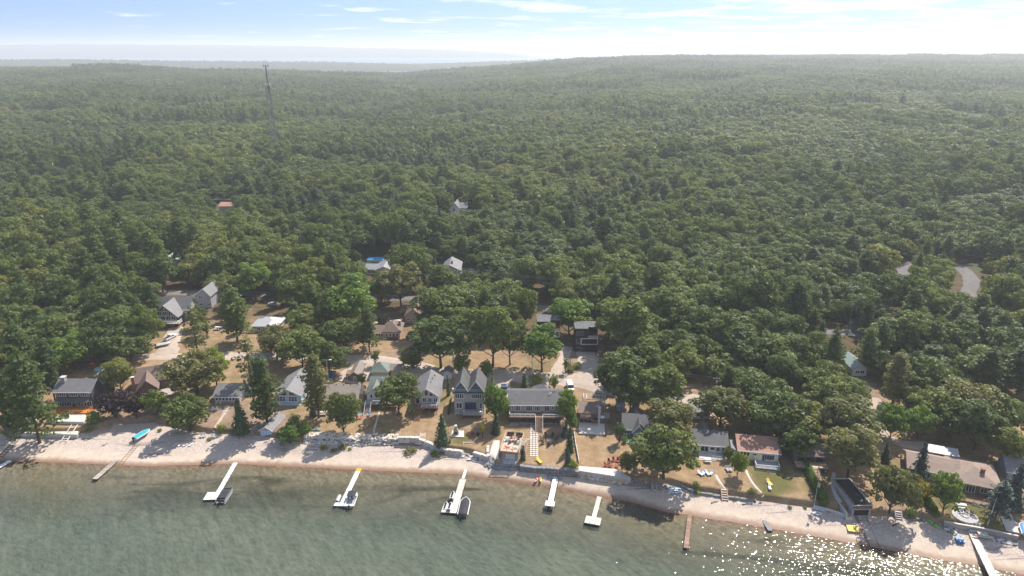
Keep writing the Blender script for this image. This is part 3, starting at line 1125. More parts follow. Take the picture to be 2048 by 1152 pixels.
# ---- trees that can be picked out near the shore: kind, column, top row, bottom row, width, label, leaf material
HAND = [
    ('pine', 52, 700, 862, 108, 'big leaning white pine at the left edge beside the covered white boat', None),
    ('pine', 92, 672, 780, 64, 'tall pine left of the dark house with the orange deck', None),
    ('pine', 14, 745, 850, 84, 'pine cut by the left edge of the picture above the beach', None),
    ('pine', 35, 640, 760, 90, 'tall pine rising behind the big leaning pine at the left edge', None),
    ('broad', 140, 665, 735, 90, 'broad light green tree behind the dark house with the orange deck', ML_BRIGHT),
    ('broad', 190, 655, 725, 80, 'broad tree behind the blue play set', None),
    ('broad', 236, 715, 780, 62, 'rounded grey green tree between the dark house and the brown gabled house', None),
    ('broad', 255, 655, 720, 90, 'dark broad tree left of the gravel drive behind the brown gabled house', None),
    ('dense', 226, 778, 836, 62, 'larger purple leaved tree on the bank right of the orange deck', ML_PURPLE),
    ('broad', 268, 790, 832, 42, 'smaller purple leaved tree in front of the brown gabled house', ML_PURPLE),
    ('broad', 312, 780, 828, 54, 'thin yellow green tree beside the brown gabled house', ML_LIME),
    ('dense', 186, 822, 850, 30, 'rounded green bush right of the white patio under the orange deck', ML_BRIGHT),
    ('dense', 388, 700, 790, 112, 'largest broad oak between the brown gabled house and the small grey cottage', ML_OLIVE),
    ('broad', 428, 700, 765, 60, 'yellowing tree behind the largest broad oak by the gravel lane', ML_LIME),
    ('dense', 374, 786, 864, 84, 'dense dark green oak on the bank above the teal covered boat', None),
    ('spruce', 478, 796, 850, 46, 'small dark spruce in front of the small grey cottage', None),
    ('shrub', 443, 848, 862, 18, 'small yellow green bush at the foot of the sandy path', ML_LIME),
    ('pine', 524, 705, 832, 84, 'tall pine between the small grey cottage and the light blue house', None),
    ('thinpine', 494, 670, 740, 56, 'brownish thin pine beside the gravel lane behind the tall pine', ML_OLIVE),
    ('pine', 630, 705, 815, 76, 'tall yellow green pine between the light blue house and the brown ranch', ML_OLIVE),
    ('broad', 655, 680, 740, 80, 'broad tree over the left end of the gravel lane court', None),
    ('broad', 600, 655, 720, 90, 'broad tree behind the light blue house across the lane', None),
    ('broad', 560, 650, 715, 70, 'grey green tree in front of the white roofed house', ML_OLIVE),
    ('dense', 684, 780, 862, 68, 'round dark green tree on the lawn in front of the brown ranch', None),
    ('dense', 578, 845, 882, 52, 'bushy green thicket on the beach right of the boat shed', ML_BRIGHT),
    ('shrub', 612, 845, 880, 26, 'slim green bush at the left end of the boulder bank', ML_BRIGHT),
    ('shrub', 590, 828, 846, 24, 'small bush on the slope above the thicket by the boat shed', None),
    ('spruce', 625, 802, 830, 20, 'little conifer beside the stone steps left of the brown ranch', None),
    ('broad', 795, 745, 812, 88, 'flat spreading dark tree in front of the green roofed house', None),
    ('small', 750, 700, 724, 24, 'young tree in the middle of the gravel court', None),
    ('small', 808, 695, 732, 26, 'slim young tree on the right side of the gravel court', ML_OLIVE),
    ('dense', 826, 700, 738, 42, 'rounded dark tree right of the gravel court', None),
    ('dense', 723, 745, 770, 18, 'bush squeezed between the brown shed and the green roofed house', None),
    ('spruce', 884, 826, 888, 40, 'pyramid spruce at the curved block wall', None),
    ('dense', 922, 706, 750, 34, 'bright rounded tree behind the left gable of the stone house', ML_BRIGHT),
    ('dense', 973, 720, 757, 26, 'slim bright tree behind the right gable of the stone house', ML_BRIGHT),
    ('column', 896, 755, 790, 8, 'thin dark cedar on the strip left of the stone house', None),
    ('column', 984, 752, 775, 10, 'narrow cedar beside the right wall of the stone house', ML_BRIGHT),
    ('dense', 991, 766, 840, 56, 'tall leafy tree between the stone house and the long grey ranch', ML_BRIGHT),
    ('spruce', 992, 818, 866, 24, 'dark conifer at the foot of the tall tree between stone house and ranch', None),
    ('small', 965, 848, 868, 16, 'little yellow leaved tree on the lawn below the stone house', ML_YELLOW),
    ('shrub', 1035, 860, 870, 26, 'yellow bush behind the roof deck boathouse', ML_YELLOW),
    ('column', 1046, 890, 918, 13, 'cone shaped cedar beside the wooden stairs of the roof deck boathouse', None),
    ('spruce', 1049, 745, 778, 30, 'small spruce behind the long grey ranch', None),
    ('shrub', 1074, 750, 770, 30, 'yellow green shrub behind the long grey ranch beside the small spruce', ML_LIME),
    ('small', 1108, 748, 778, 24, 'young tree behind the right end of the long grey ranch', None),
    ('dense', 1134, 778, 850, 46, 'bright leafy tree at the right end of the long grey ranch', ML_BRIGHT),
    ('dense', 1145, 828, 858, 26, 'light green bush in front of the dark brown cottage', ML_BRIGHT),
    ('spruce', 1131, 838, 872, 20, 'topmost of the three blue spruces along the white fence', ML_BLUE),
    ('spruce', 1140, 852, 902, 24, 'middle and tallest of the three blue spruces along the white fence', ML_SPRUCE),
    ('spruce', 1136, 895, 930, 20, 'lowest of the three blue spruces along the white fence', ML_BLUE),
    ('shrub', 1146, 920, 940, 24, 'yellowish bush at the lower end of the white fence', ML_LIME),
    ('small', 1240, 845, 875, 28, 'small tree on the dry lawn in front of the blue grey cottage', None),
    ('shrub', 1250, 873, 890, 14, 'little yellow green bush below the small tree on the dry lawn', ML_LIME),
    ('dense', 1256, 902, 946, 40, 'rounded olive bush at the end of the concrete terrace', ML_OLIVE),
    ('broad', 1332, 850, 955, 124, 'huge oak at the water side between the blue grey cottage and the grey bungalow', None),
    ('broad', 1345, 795, 865, 100, 'broad oak behind the huge oak at the water side', ML_OLIVE),
    ('tall', 1240, 700, 790, 110, 'large oak beside the gravel drive below the black house', None),
    ('broad', 1320, 725, 795, 100, 'broad oak behind the blue grey cottage', None),
    ('tall', 1262, 755, 815, 70, 'oak shading the light shed by the lane', None),
    ('dense', 1478, 902, 950, 34, 'lime green round tree beside the yellow house', ML_LIME),
    ('dense', 1457, 892, 918, 22, 'dark green shrub between the grey bungalow and the yellow house', None),
    ('shrub', 1393, 964, 980, 14, 'small round bush on the beach wall corner', ML_BRIGHT),
    ('shrub', 1505, 976, 990, 20, 'dark low bush on the wall below the curved footpath', None),
    ('broad', 1445, 765, 840, 110, 'spreading oak over the hidden garage', ML_OLIVE),
    ('broad', 1560, 780, 850, 120, 'broad oak behind the yellow house', None),
    ('broad', 1520, 745, 815, 100, 'broad oak between the spreading oak and the broad oak behind the yellow house', None),
    ('tall', 1706, 850, 925, 112, 'wide grey green oak above the concrete boathouse', ML_OLIVE),
    ('tall', 1600, 846, 905, 74, 'dark oak behind the tall hedge', None),
    ('broad', 1790, 925, 1020, 92, 'leafy oak between the concrete boathouse and the brown roofed house', ML_OLIVE),
    ('spruce', 1844, 884, 965, 48, 'pointed grey spruce in front of the brown roofed house', ML_BLUE),
    ('dense', 1895, 945, 1022, 58, 'yellow green maple on the lawn in front of the brown roofed house', ML_BRIGHT),
    ('pine', 2003, 960, 1030, 60, 'open topped conifer on the lawn beside the leaning flagpole', ML_BLUE),
    ('spruce', 2034, 925, 1000, 62, 'blue grey spruce at the right edge of the picture', ML_BLUE),
    ('shrub', 1848, 960, 1000, 38, 'yellow brown bush left of the yellow green maple', ML_YELLOW),
    ('dense', 1786, 808, 878, 64, 'round bright oak left of its twin beside the right hand drive', ML_BRIGHT),
    ('dense', 1840, 812, 878, 62, 'round bright oak right of its twin beside the right hand drive', ML_BRIGHT),
    ('spruce', 1772, 885, 925, 28, 'dark spruce beside the curved drive above the brown roofed house', None),
    ('broad', 1960, 800, 880, 104, 'broad dark oak behind the white awning of the brown roofed house', None),
    ('broad', 1880, 770, 840, 110, 'spreading oak at the right behind the twin round oaks', None),
    ('broad', 2010, 790, 860, 100, 'oak at the right edge behind the brown roofed house', None),
    ('broad', 1700, 790, 860, 120, 'oak left of the curved right hand drive', ML_OLIVE),
    ('broad', 1620, 800, 860, 110, 'oak over the small brown roof behind the tall hedge', None),
    ('shrub', 1822, 1016, 1036, 24, 'dark bush on the bare slope right of the concrete boathouse', None),
    ('thinpine', 386, 612, 690, 60, 'bare stemmed red pine beside the gravel drive of the big glass gabled house', ML_OLIVE),
    ('pine', 466, 570, 660, 82, 'tall full pine on the lawn right of the grey gabled house', None),
    ('pine', 588, 598, 650, 44, 'small pine right of the white roofed house', None),
    ('broad', 640, 590, 650, 76, 'round oak left of the dark red pine row', None),
    ('broad', 700, 555, 650, 110, 'large bright oak left of the clearing with the brown hip roofed house', ML_BRIGHT),
    ('broad', 690, 630, 690, 90, 'dark oak at the left side of the lawn with the brown hip roofed house', None),
    ('tall', 800, 528, 600, 84, 'spreading grey oak by the upper road behind the brown roofed cottage', ML_OLIVE),
    ('broad', 880, 570, 640, 110, 'large oak right of the brown roofed cottage', None),
    ('tall', 880, 630, 715, 116, 'broad oak beside the parked boat trailer', None),
    ('tall', 985, 610, 712, 96, 'broad oak in the middle of the lane row behind the stone house', None),
    ('tall', 1020, 640, 715, 70, 'oak right of centre in the lane row behind the stone house', None),
    ('tall', 1085, 650, 728, 86, 'bright oak in front of the left black house', ML_BRIGHT),
    ('broad', 1140, 595, 640, 84, 'bright oak behind the two black houses', ML_BRIGHT),
    ('dense', 1050, 575, 650, 50, 'dark conifer like tree left of the pale road gap', None),
    ('broad', 1250, 590, 690, 120, 'big oak right of the right black house', None),
    ('tall', 506, 525, 580, 70, 'light green oak beside the upper road on the left', ML_BRIGHT),
    ('shrub', 1140, 730, 745, 22, 'dry shrub between lane and drive left of the black house', ML_OLIVE),
    ('small', 1132, 715, 738, 16, 'small bush beside the power pole below the black houses', None),
    ('shrub', 1152, 725, 738, 20, 'yellow green bush in the fork of the gravel drive', ML_LIME),
    ('broad', 604, 612, 668, 64, 'oak right of the white roofed cottage', None),
    ('pine', 655, 575, 660, 54, 'first tall pine of the dark row left of the large bright oak', None),
    ('pine', 622, 560, 640, 50, 'second tall pine of the dark row, further left of the large bright oak', None),
    ('pine', 560, 540, 600, 46, 'pine between the light green oak and the parked cars', None),
    ('broad', 760, 545, 600, 70, 'oak just left of the spreading grey oak by the upper road', None),
    ('pine', 735, 610, 690, 50, 'dark pine at the left edge of the brown hip roofed house', None),
    ('broad', 940, 560, 620, 80, 'oak behind the power pole right of the house with the dark chimney', None),
    ('broad', 1010, 560, 625, 90, 'oak left of the dark conifer like tree by the road gap', None),
    ('broad', 540, 655, 700, 50, 'low oak at the lane below the white roofed cottage', ML_OLIVE),
    ('broad', 290, 610, 690, 70, 'oak left of the glazed chalet deck', None),
    ('pine', 300, 560, 640, 50, 'pine close left of the glazed chalet', None),
    ('broad', 440, 545, 580, 60, 'oak behind the grey gabled house', None),
    ('pine', 1797, 700, 792, 72, 'tall light green pine between the pale green cottage and the twin round oaks', ML_OLIVE),
    ('pine', 1738, 650, 735, 62, 'tall dark pine right of the pale green cottage', None),
    ('pine', 1765, 640, 720, 54, 'second tall dark pine right of the pale green cottage', None),
    ('pine', 1668, 655, 745, 56, 'tall pine left of the pale green cottage', None),
    ('broad', 1700, 748, 800, 70, 'oak screening the front of the pale green cottage', None),
    ('broad', 1865, 715, 790, 104, 'large oak up right of the tall light green pine', None),
    ('broad', 1940, 760, 820, 112, 'grey green oak above the broad dark oak behind the white awning', ML_OLIVE),
    ('broad', 1905, 800, 870, 84, 'oak behind the left end of the white awning', None),
    ('broad', 2020, 850, 905, 80, 'oak behind the grey roofed house at the right edge', None),
    ('broad', 1655, 745, 800, 96, 'oak between the broad oak behind the yellow house and the right hand drive', None),
    ('broad', 1820, 770, 815, 60, 'small oak directly above the twin round oaks', None),
    ('small', 410, 640, 668, 30, 'young tree at the right of the glazed chalet deck', None),
]
for i, (k, cx, tp, bt, w, lab, mt) in enumerate(HAND):
    x, y, z, s, sz = solve(k, cx, tp, bt, w, i)
    plant(k, x, y, z, s, sz, lab, None, mt, i)
    TREE_AT.append((x, y, PROTO[k][i % len(PROTO[k])][3] * s))

# a row of small dark cedars behind the brown hip roofed house
for i in range(5):
    x, y, z = at(758 + 9.5 * i / 2, 647 - i * 0.3)
    plant('column', x, y, z, 0.75, 0.9, ['leftmost', 'second', 'middle', 'fourth', 'rightmost'][i] + ' of the five thin cedars behind the brown hip roofed house', 'five thin cedars in a row', None, 0)

# ---- what of the photograph is not wood: a tree of the wood must not stand in front of it
SEEN = [
    [(308, 698), (640, 698), (640, 726), (308, 726)], [(326, 655), (378, 652), (372, 700), (312, 702)],
    [(312, 588), (376, 588), (372, 650), (310, 650)], [(394, 578), (430, 578), (428, 606), (396, 606)],
    [(415, 650), (455, 650), (455, 690), (415, 690)], [(498, 598), (566, 598), (566, 662), (498, 662)],
    [(596, 598), (626, 600), (626, 622), (596, 620)],
    [(478, 577), (548, 580), (548, 594), (478, 592)], [(690, 590), (842, 582), (842, 660), (828, 705), (690, 710)],
    [(732, 512), (782, 512), (778, 542), (736, 538)], [(886, 526), (912, 526), (908, 558), (888, 558)], [(712, 522), (728, 522), (728, 528), (712, 528)],
    [(902, 410), (930, 410), (928, 428), (904, 428)], [(1072, 636), (1206, 636), (1208, 770), (1120, 770), (1120, 690), (1072, 690)],
    [(1068, 604), (1100, 604), (1100, 628), (1068, 628)],
    [(1788, 524), (1822, 524), (1822, 568), (1788, 568)], [(1908, 530), (1958, 530), (1958, 578), (1908, 578)],
    [(1672, 652), (1708, 652), (1708, 676), (1672, 676)], [(1694, 702), (1710, 702), (1710, 736), (1697, 736)],
    [(640, 700), (1210, 720), (1210, 790), (640, 790)], [(326, 512), (366, 512), (364, 528), (330, 528)],
    [(442, 402), (468, 402), (466, 416), (444, 416)], [(620, 402), (638, 402), (638, 409), (620, 409)], [(430, 430), (443, 430), (443, 438), (430, 438)],
    [(92, 393), (106, 393), (106, 399), (92, 399)], [(188, 394), (200, 394), (200, 401), (188, 401)],
    [(0, 572), (10, 572), (10, 594), (0, 594)], [(94, 512), (112, 512), (112, 524), (94, 524)],
    [(1370, 768), (1436, 768), (1436, 842), (1370, 842)], [(1735, 800), (1752, 806), (1752, 836), (1742, 836)],
    [(1215, 770), (1290, 770), (1290, 860), (1215, 860)], [(1560, 842), (1610, 842), (1610, 880), (1560, 880)],
    [(1236, 815), (1306, 815), (1306, 875), (1236, 875)], [(1376, 850), (1458, 850), (1458, 915), (1376, 915)], [(1466, 865), (1560, 870), (1560, 925), (1466, 920)],
    [(1786, 888), (2014, 905), (2014, 980), (1786, 950)], [(2000, 905), (2100, 905), (2100, 970), (2000, 950)], [(105, 752), (205, 752), (205, 850), (105, 850)],
    [(262, 728), (338, 728), (338, 790), (262, 790)], [(552, 735), (612, 735), (612, 812), (552, 812)], [(640, 752), (720, 752), (720, 815), (640, 815)],
    [(930, 600), (950, 600), (950, 650), (930, 650)], [(165, 715), (200, 715), (200, 750), (165, 750)], [(935, 540), (950, 540), (950, 560), (935, 560)],
]
# rows below which the wood gives way to the planted lots
LIMIT_PX = [(-900, 780), (0, 780), (100, 750), (210, 740), (300, 712), (330, 690), (420, 672), (560, 700), (580, 745), (650, 745), (690, 655), (850, 650), (1000, 690), (1070, 650),
            (1200, 690), (1215, 790), (1300, 830), (1400, 848), (1560, 880), (1700, 905), (1770, 880), (1850, 880), (2048, 905), (2900, 1000)]


def wood(step0=11.6):
    """jittered positions over the whole wooded plateau, in the picture's wedge (and a margin at both sides)"""
    out = []
    y = 205.0
    g = np.random.default_rng(99)
    while y < 3900:
        s = step0 + max(0, y - 350) * 0.0024
        half = 0.86 * y + 45
        n = int(2 * half / s)
        x = np.linspace(-half, half, n) + g.uniform(-0.45, 0.45, n) * s
        yy = y + g.uniform(-0.45, 0.45, n) * s
        out.append(np.stack([x, yy, np.full(n, s)], 1))
        y += s * 0.92
    return np.concatenate(out), g


W, g_w = wood()
wz = gz(W[:, 0], W[:, 1])
bpx, bpy_, bdep = project(W[:, 0], W[:, 1], wz)
cd_w = np.interp(bpx, *zip(*CREST_D))
ok = (bpy_ < np.interp(bpx, *zip(*LIMIT_PX))) & (W[:, 1] < cd_w + 120)
W, wz, bpx, bpy_, bdep = W[ok], wz[ok], bpx[ok], bpy_[ok], bdep[ok]
# stands: patches of wood with a kind, a height and a tone of their own
g_st = np.random.default_rng(17)
sy_ = 190.0
SEED = []
while sy_ < 4000:
    d_ = 55 + 0.045 * sy_
    k_ = np.arange(-0.95 * sy_ - 80, 0.95 * sy_ + 80, d_ * 1.25)
    SEED.append(np.stack([k_ + g_st.uniform(-0.5, 0.5, len(k_)) * d_, sy_ + g_st.uniform(-0.5, 0.5, len(k_)) * d_], 1))
    sy_ += d_
SEED = np.concatenate(SEED)
st_h = g_st.uniform(0.72, 1.38, len(SEED))
st_p = g_st.choice([0.02, 0.03, 0.05, 0.12, 0.75], len(SEED))
st_t = g_st.uniform(0, 1, len(SEED))


def stand_of(x, y):
    out = np.zeros(len(x), int)
    wx_ = x + 9 * np.sin(y * 0.05) + 6 * np.sin(y * 0.13 + x * 0.03)
    wy_ = y + 9 * np.sin(x * 0.045)
    for i in range(0, len(x), 1500):
        d2 = (wx_[i:i + 1500, None] - SEED[None, :, 0]) ** 2 + (wy_[i:i + 1500, None] - SEED[None, :, 1]) ** 2
        out[i:i + 1500] = d2.argmin(1)
    return out


sid = stand_of(W[:, 0], W[:, 1])
kind = np.where(g_w.uniform(size=len(W)) < st_p[sid], 1, 0)                                  # 1 pine
kind = np.where((g_w.uniform(size=len(W)) < 0.016) & (W[:, 1] > 260), 2, kind)   # 2 spruce
tone = np.clip(st_t[sid] * 0.75 + g_w.uniform(0, 0.25, len(W)), 0, 1)
sc = (W[:, 2] / 7.6) * g_w.uniform(0.70, 1.16, len(W))
sc = np.minimum(sc, 2.0)
szf = np.where(kind == 1, 0.86, 1.0) / np.sqrt(np.maximum(sc, 1.0)) * g_w.uniform(0.88, 1.15, len(W)) * np.where(W[:, 1] > 250, st_h[sid], 0.9 + 0.2 * (st_h[sid] - 0.7))
HT = np.array([11.8, 15.6, 10.5])[kind] * sc * szf
RC = np.array([5.5, 4.3, 2.7])[kind] * sc
# reject those whose crown would hide something the photograph shows
bad = np.zeros(len(W), bool)
near_rows = bpy_ > 100
for poly in SEEN:
    for fz in (0.0, 0.35, 0.65, 0.95):
        for fx in (-0.75, 0.0, 0.75):
            if fz == 0.95 and fx:
                continue
            qx, qy, _ = project(W[:, 0] + fx * RC, W[:, 1], wz + fz * HT)
            bad |= inpoly(qx, qy, poly)
TA = np.array(TREE_AT)
for tx, ty, tr in TREE_AT:
    bad |= (W[:, 0] - tx) ** 2 + (W[:, 1] - ty) ** 2 < (0.72 * tr + 0.45 * RC) ** 2
# fill the gaps left near by with smaller trees
def fill(acc, n, y0, y1, rr):
    g = np.random.default_rng(123)
    out = []
    A_ = [tuple(q) for q in acc]
    cell = {}
    for (x, y, r) in A_:
        cell.setdefault((int(x // 14), int(y // 14)), []).append((x, y, r))
    for _ in range(n):
        y = g.uniform(y0, y1)
        x = g.uniform(-0.86 * y - 45, 0.86 * y + 45)
        r = g.uniform(*rr)
        cx_, cy_ = int(x // 14), int(y // 14)
        if any((x - a) ** 2 + (y - b) ** 2 < (0.62 * (r + q)) ** 2 for i in (-1, 0, 1) for j in (-1, 0, 1) for a, b, q in cell.get((cx_ + i, cy_ + j), ())):
            continue
        out.append((x, y, r))
        cell.setdefault((cx_, cy_), []).append((x, y, r))
    return np.array(out)


good = ~bad
near_ = good & (W[:, 1] < 480)
FL = fill(list(zip(W[near_, 0], W[near_, 1], RC[near_])) + TREE_AT, 9000, 205, 460, (2.6, 4.6))
fz_ = gz(FL[:, 0], FL[:, 1])
fpx, fpy, fdep = project(FL[:, 0], FL[:, 1], fz_)
fk = np.where(g_w.uniform(size=len(FL)) < 0.15, 1, 0)
fsc = FL[:, 2] / np.where(fk == 1, 4.3, 5.5)
fsz = g_w.uniform(0.95, 1.3, len(FL))
fHT = np.where(fk == 1, 15.6, 11.8) * fsc * fsz
fbad = fpy > np.interp(fpx, *zip(*LIMIT_PX))
for poly in SEEN:
    for f_ in (0.0, 0.4, 0.7, 0.97):
        for fx in (-0.8, 0.0, 0.8):
            qx, qy, _ = project(FL[:, 0] + fx * FL[:, 2], FL[:, 1], fz_ + f_ * fHT)
            fbad |= inpoly(qx, qy, poly)
fg = ~fbad
W = np.concatenate([W, np.stack([FL[:, 0], FL[:, 1], FL[:, 2]], 1)])
wz, bpx, bpy_, bdep = np.concatenate([wz, fz_]), np.concatenate([bpx, fpx]), np.concatenate([bpy_, fpy]), np.concatenate([bdep, fdep])
kind, sc, szf, HT, RC = np.concatenate([kind, fk]), np.concatenate([sc, fsc]), np.concatenate([szf, fsz]), np.concatenate([HT, fHT]), np.concatenate([RC, FL[:, 2]])
tone = np.concatenate([tone, g_w.uniform(0, 1, len(FL))])
bad = np.concatenate([bad, fbad])
keep = ~bad
W, wz, bpx, bpy_, bdep, kind, sc, szf, HT, RC, tone = [a[keep] for a in (W, wz, bpx, bpy_, bdep, kind, sc, szf, HT, RC, tone)]
sq_ = g_w.uniform(0.88, 1.14, len(W))
rot = g_w.uniform(0, 6.283, len(W))
var_ = g_w.integers(0, 60, len(W))
# the largest of each kind in the picture become trees of their own
inframe = (bpx > -25) & (bpx < 2073) & (bpy_ < 1150)
size = np.where(inframe, HT / bdep, 0)
LANDMARKS = [('the big glass gabled house', 343, 617), ('the grey gabled house', 415, 595), ('the white roofed house', 530, 640), ('the brown hip roofed house', 773, 655),
             ('the grey metal roofed house with the blue pool', 752, 530), ('the grey house with the brown chimney', 898, 540), ('the pale far house in the wood', 915, 418),
             ('the two black houses', 1150, 660), ('the pale green metal roof', 345, 522), ('the curve of the side road', 1805, 545), ('the upper road junction at the right', 1935, 550),
             ('the lit gap in the upper road', 1690, 662), ('the small roofs deep in the wood', 455, 410), ('the spreading oak over the hidden garage', 1445, 800),
             ('the twin round oaks', 1812, 845), ('the cell tower', 546, 300), ('the left edge of the picture', 0, 640), ('the right edge of the picture', 2048, 700),
             ('the power pole in the wood', 1136, 575), ('the brown pole by the upper road', 1697, 615), ('the dark house with the orange deck', 155, 775), ('the gravel drive of the big glass gabled house', 345, 680)]
LANDMARKS += [('the light blue gabled house', 580, 775), ('the low brown ranch house', 680, 785), ('the stone house with twin gables', 940, 770), ('the blue grey cottage', 1268, 845),
              ('the yellow house', 1512, 890), ('the grey bungalow', 1416, 880), ('the long brown roofed house', 1900, 935), ('the pale green cottage roof on the right', 1715, 735),
              ('the bare stemmed red pine', 386, 650), ('the tall full pine', 466, 620), ('the large bright oak', 700, 600), ('the two black bins', 1405, 805), ('the steep brown cottage', 820, 628)]
BUILD = (['rounded', 'spreading', 'domed', 'broad', 'lumpy', 'uneven'], ['feathery', 'tall', 'open'], ['pointed', 'narrow'])
ORD = ['nearest', 'second nearest', 'third nearest', 'fourth nearest', 'fifth nearest', 'sixth nearest', 'seventh nearest', 'eighth nearest', 'ninth nearest', 'tenth nearest'] + [f'{k}th nearest' for k in range(11, 200)]


def wood_labels(rows):
    """rows: (tree, kind, column, row, variant) -> a label that counts outwards from something one can find"""
    cls = {}
    for i, k, px, py, v in rows:
        _, nm, a, b = min(((px - a) ** 2 + (1.6 * (py - b)) ** 2, nm, a, b) for nm, a, b in LANDMARKS)
        dx, dy = px - a, 1.6 * (py - b)
        side = ('left of' if dx < 0 else 'right of') if abs(dx) > abs(dy) else ('behind' if dy < 0 else 'in front of')
        if 'edge' in nm:
            side = 'up along' if dy < 0 else 'down along'
        cls.setdefault((k, side, nm), []).append((math.hypot(dx, dy), i, v))
    out = {}
    for (k, side, nm), q in cls.items():
        for r_, (_, i, v) in enumerate(sorted(q)):
            out[i] = f"{BUILD[k][v % len(BUILD[k])]} wood {('oak', 'pine', 'spruce')[k]}, {ORD[r_].replace(' nearest', '')} {side} {nm}"
    return out


ind = np.zeros(len(W), bool)
for k, n_max in ((0, 230), (1, 230), (2, 120)):
    idx = np.where((kind == k) & (size > 0))[0]
    idx = idx[np.argsort(-size[idx])][:n_max]
    ind[idx] = True
II = np.where(ind)[0]
lx, ly, _ = project(W[:, 0], W[:, 1], wz + 0.6 * HT)
WLAB = wood_labels([(int(i), int(kind[i]), float(lx[i]), float(ly[i]), int(var_[i])) for i in II])
for i in II:
    k = int(kind[i])
    plant(('broad', 'pine', 'spruce')[k], W[i, 0], W[i, 1], float(wz[i]) - 0.15, float(sc[i]), float(sc[i] * szf[i]),
          WLAB[int(i)], ('oaks of the wood', 'pines of the wood', 'spruces of the wood')[k], None, int(var_[i]), float(rot[i]), float(tone[i]), float(sq_[i]))


# ---- the rest of the wood, one mass: cheap trees scattered on points
def joined(name, parts):
    bm = bmesh.new()
    mats = []
    for me_ in parts:
        n0 = len(bm.faces)
        bm.from_mesh(me_)
        bm.faces.ensure_lookup_table()
        mi = len(mats)
        mats.append(me_.materials[0])
        for f in bm.faces[n0:]:
            f.material_index = mi
    me = bpy.data.meshes.new(name)
    bm.to_mesh(me)
    bm.free()
    for m_ in mats:
        me.materials.append(m_)
    return bpy.data.objects.new(name, me)


pc = bpy.data.collections.new('wood_kinds')
nk = 0
FAR = {0: [], 1: [], 2: []}
MIDK = {0: [], 1: [], 2: []}


def far_proto(k, me_parts, store):
    global nk
    o = joined(f'kind_{nk:02d}', me_parts)
    pc.objects.link(o)
    store[k].append(nk)
    nk += 1


for p in PROTO['broad']:
    far_proto(0, p[:1], MIDK)
for p in PROTO['pine']:
    far_proto(1, p[:2], MIDK)
for p in PROTO['spruce'][:1]:
    far_proto(2, p[:1], MIDK)
for sd in (51, 52, 53, 54):
    far_proto(0, make_broad(sd, 11.5, 5.3, 1.6, 22, 1.75, 22, 0.62)[:1], FAR)
for sd in (55, 56):
    g_ = np.random.default_rng(sd)
    L = []
    for j in range(13):
        f = j / 13
        a = j * 2.4
        q = 3.6 * (1 - f ** 1.6)
        L.append(((math.cos(a) * q * 0.6, math.sin(a) * q * 0.6, 4.5 + 11.5 * f), (2.0 - 1.1 * f, 2.0 - 1.1 * f, 0.9)))
    far_proto(1, [crown_mesh('crown', L, [((0, 0, 9.5), (1.7, 1.7, 5.5))], 10, 0.75, ML_PINE, g_, 0.6)], FAR)
far_proto(2, [make_spruce(57, 11.0, 2.6, 0.5, None, 9)[0]], FAR)
rest = ~ind & (bpx > -500) & (bpx < 2550)
I = np.where(rest)[0]
tab = np.array([[MIDK[int(kind[i])][var_[i] % len(MIDK[int(kind[i])])] if bdep[i] < 620 else FAR[int(kind[i])][var_[i] % len(FAR[int(kind[i])])] for i in I]]).ravel()
me = bpy.data.meshes.new('forest')
me.vertices.add(len(I))
me.vertices.foreach_set('co', np.stack([W[I, 0], W[I, 1], wz[I] - 0.2], 1).ravel())
for nm_, ty_, val in (('kind_index', 'INT', tab.astype(np.int32)), ('turn', 'FLOAT', rot[I].astype(np.float32)), ('wide', 'FLOAT', (sc * sq_)[I].astype(np.float32)), ('deep', 'FLOAT', (sc / sq_)[I].astype(np.float32)), ('tone', 'FLOAT', tone[I].astype(np.float32)), ('tall', 'FLOAT', (sc * szf)[I].astype(np.float32))):
    a_ = me.attributes.new(nm_, ty_, 'POINT')
    a_.data.foreach_set('value', val)
forest = tag(put('forest', me), kind='stuff')
ng = bpy.data.node_groups.new('scatter_wood', 'GeometryNodeTree')
ng.interface.new_socket('Geometry', in_out='INPUT', socket_type='NodeSocketGeometry')
ng.interface.new_socket('Geometry', in_out='OUTPUT', socket_type='NodeSocketGeometry')
gn, gl_ = ng.nodes, ng.links
gi, go = gn.new('NodeGroupInput'), gn.new('NodeGroupOutput')
mp_ = gn.new('GeometryNodeMeshToPoints')
ip = gn.new('GeometryNodeInstanceOnPoints')
ci = gn.new('GeometryNodeCollectionInfo')
ci.inputs['Collection'].default_value = pc
ci.inputs['Separate Children'].default_value = True
ci.inputs['Reset Children'].default_value = True
ip.inputs['Pick Instance'].default_value = True


def named(nm_, ty_):
    n = gn.new('GeometryNodeInputNamedAttribute')
    n.data_type = ty_
    n.inputs['Name'].default_value = nm_
    return n.outputs['Attribute']


cr_, cs_ = gn.new('ShaderNodeCombineXYZ'), gn.new('ShaderNodeCombineXYZ')
gl_.new(named('turn', 'FLOAT'), cr_.inputs[2])
wide = named('wide', 'FLOAT')
gl_.new(wide, cs_.inputs[0])
gl_.new(named('deep', 'FLOAT'), cs_.inputs[1])
gl_.new(named('tall', 'FLOAT'), cs_.inputs[2])
gl_.new(gi.outputs[0], mp_.inputs['Mesh'])
gl_.new(mp_.outputs[0], ip.inputs['Points'])
gl_.new(ci.outputs[0], ip.inputs['Instance'])
gl_.new(named('kind_index', 'INT'), ip.inputs['Instance Index'])
gl_.new(cr_.outputs[0], ip.inputs['Rotation'])
gl_.new(cs_.outputs[0], ip.inputs['Scale'])
gl_.new(ip.outputs[0], go.inputs[0])
md = forest.modifiers.new('scatter', 'NODES')
md.node_group = ng


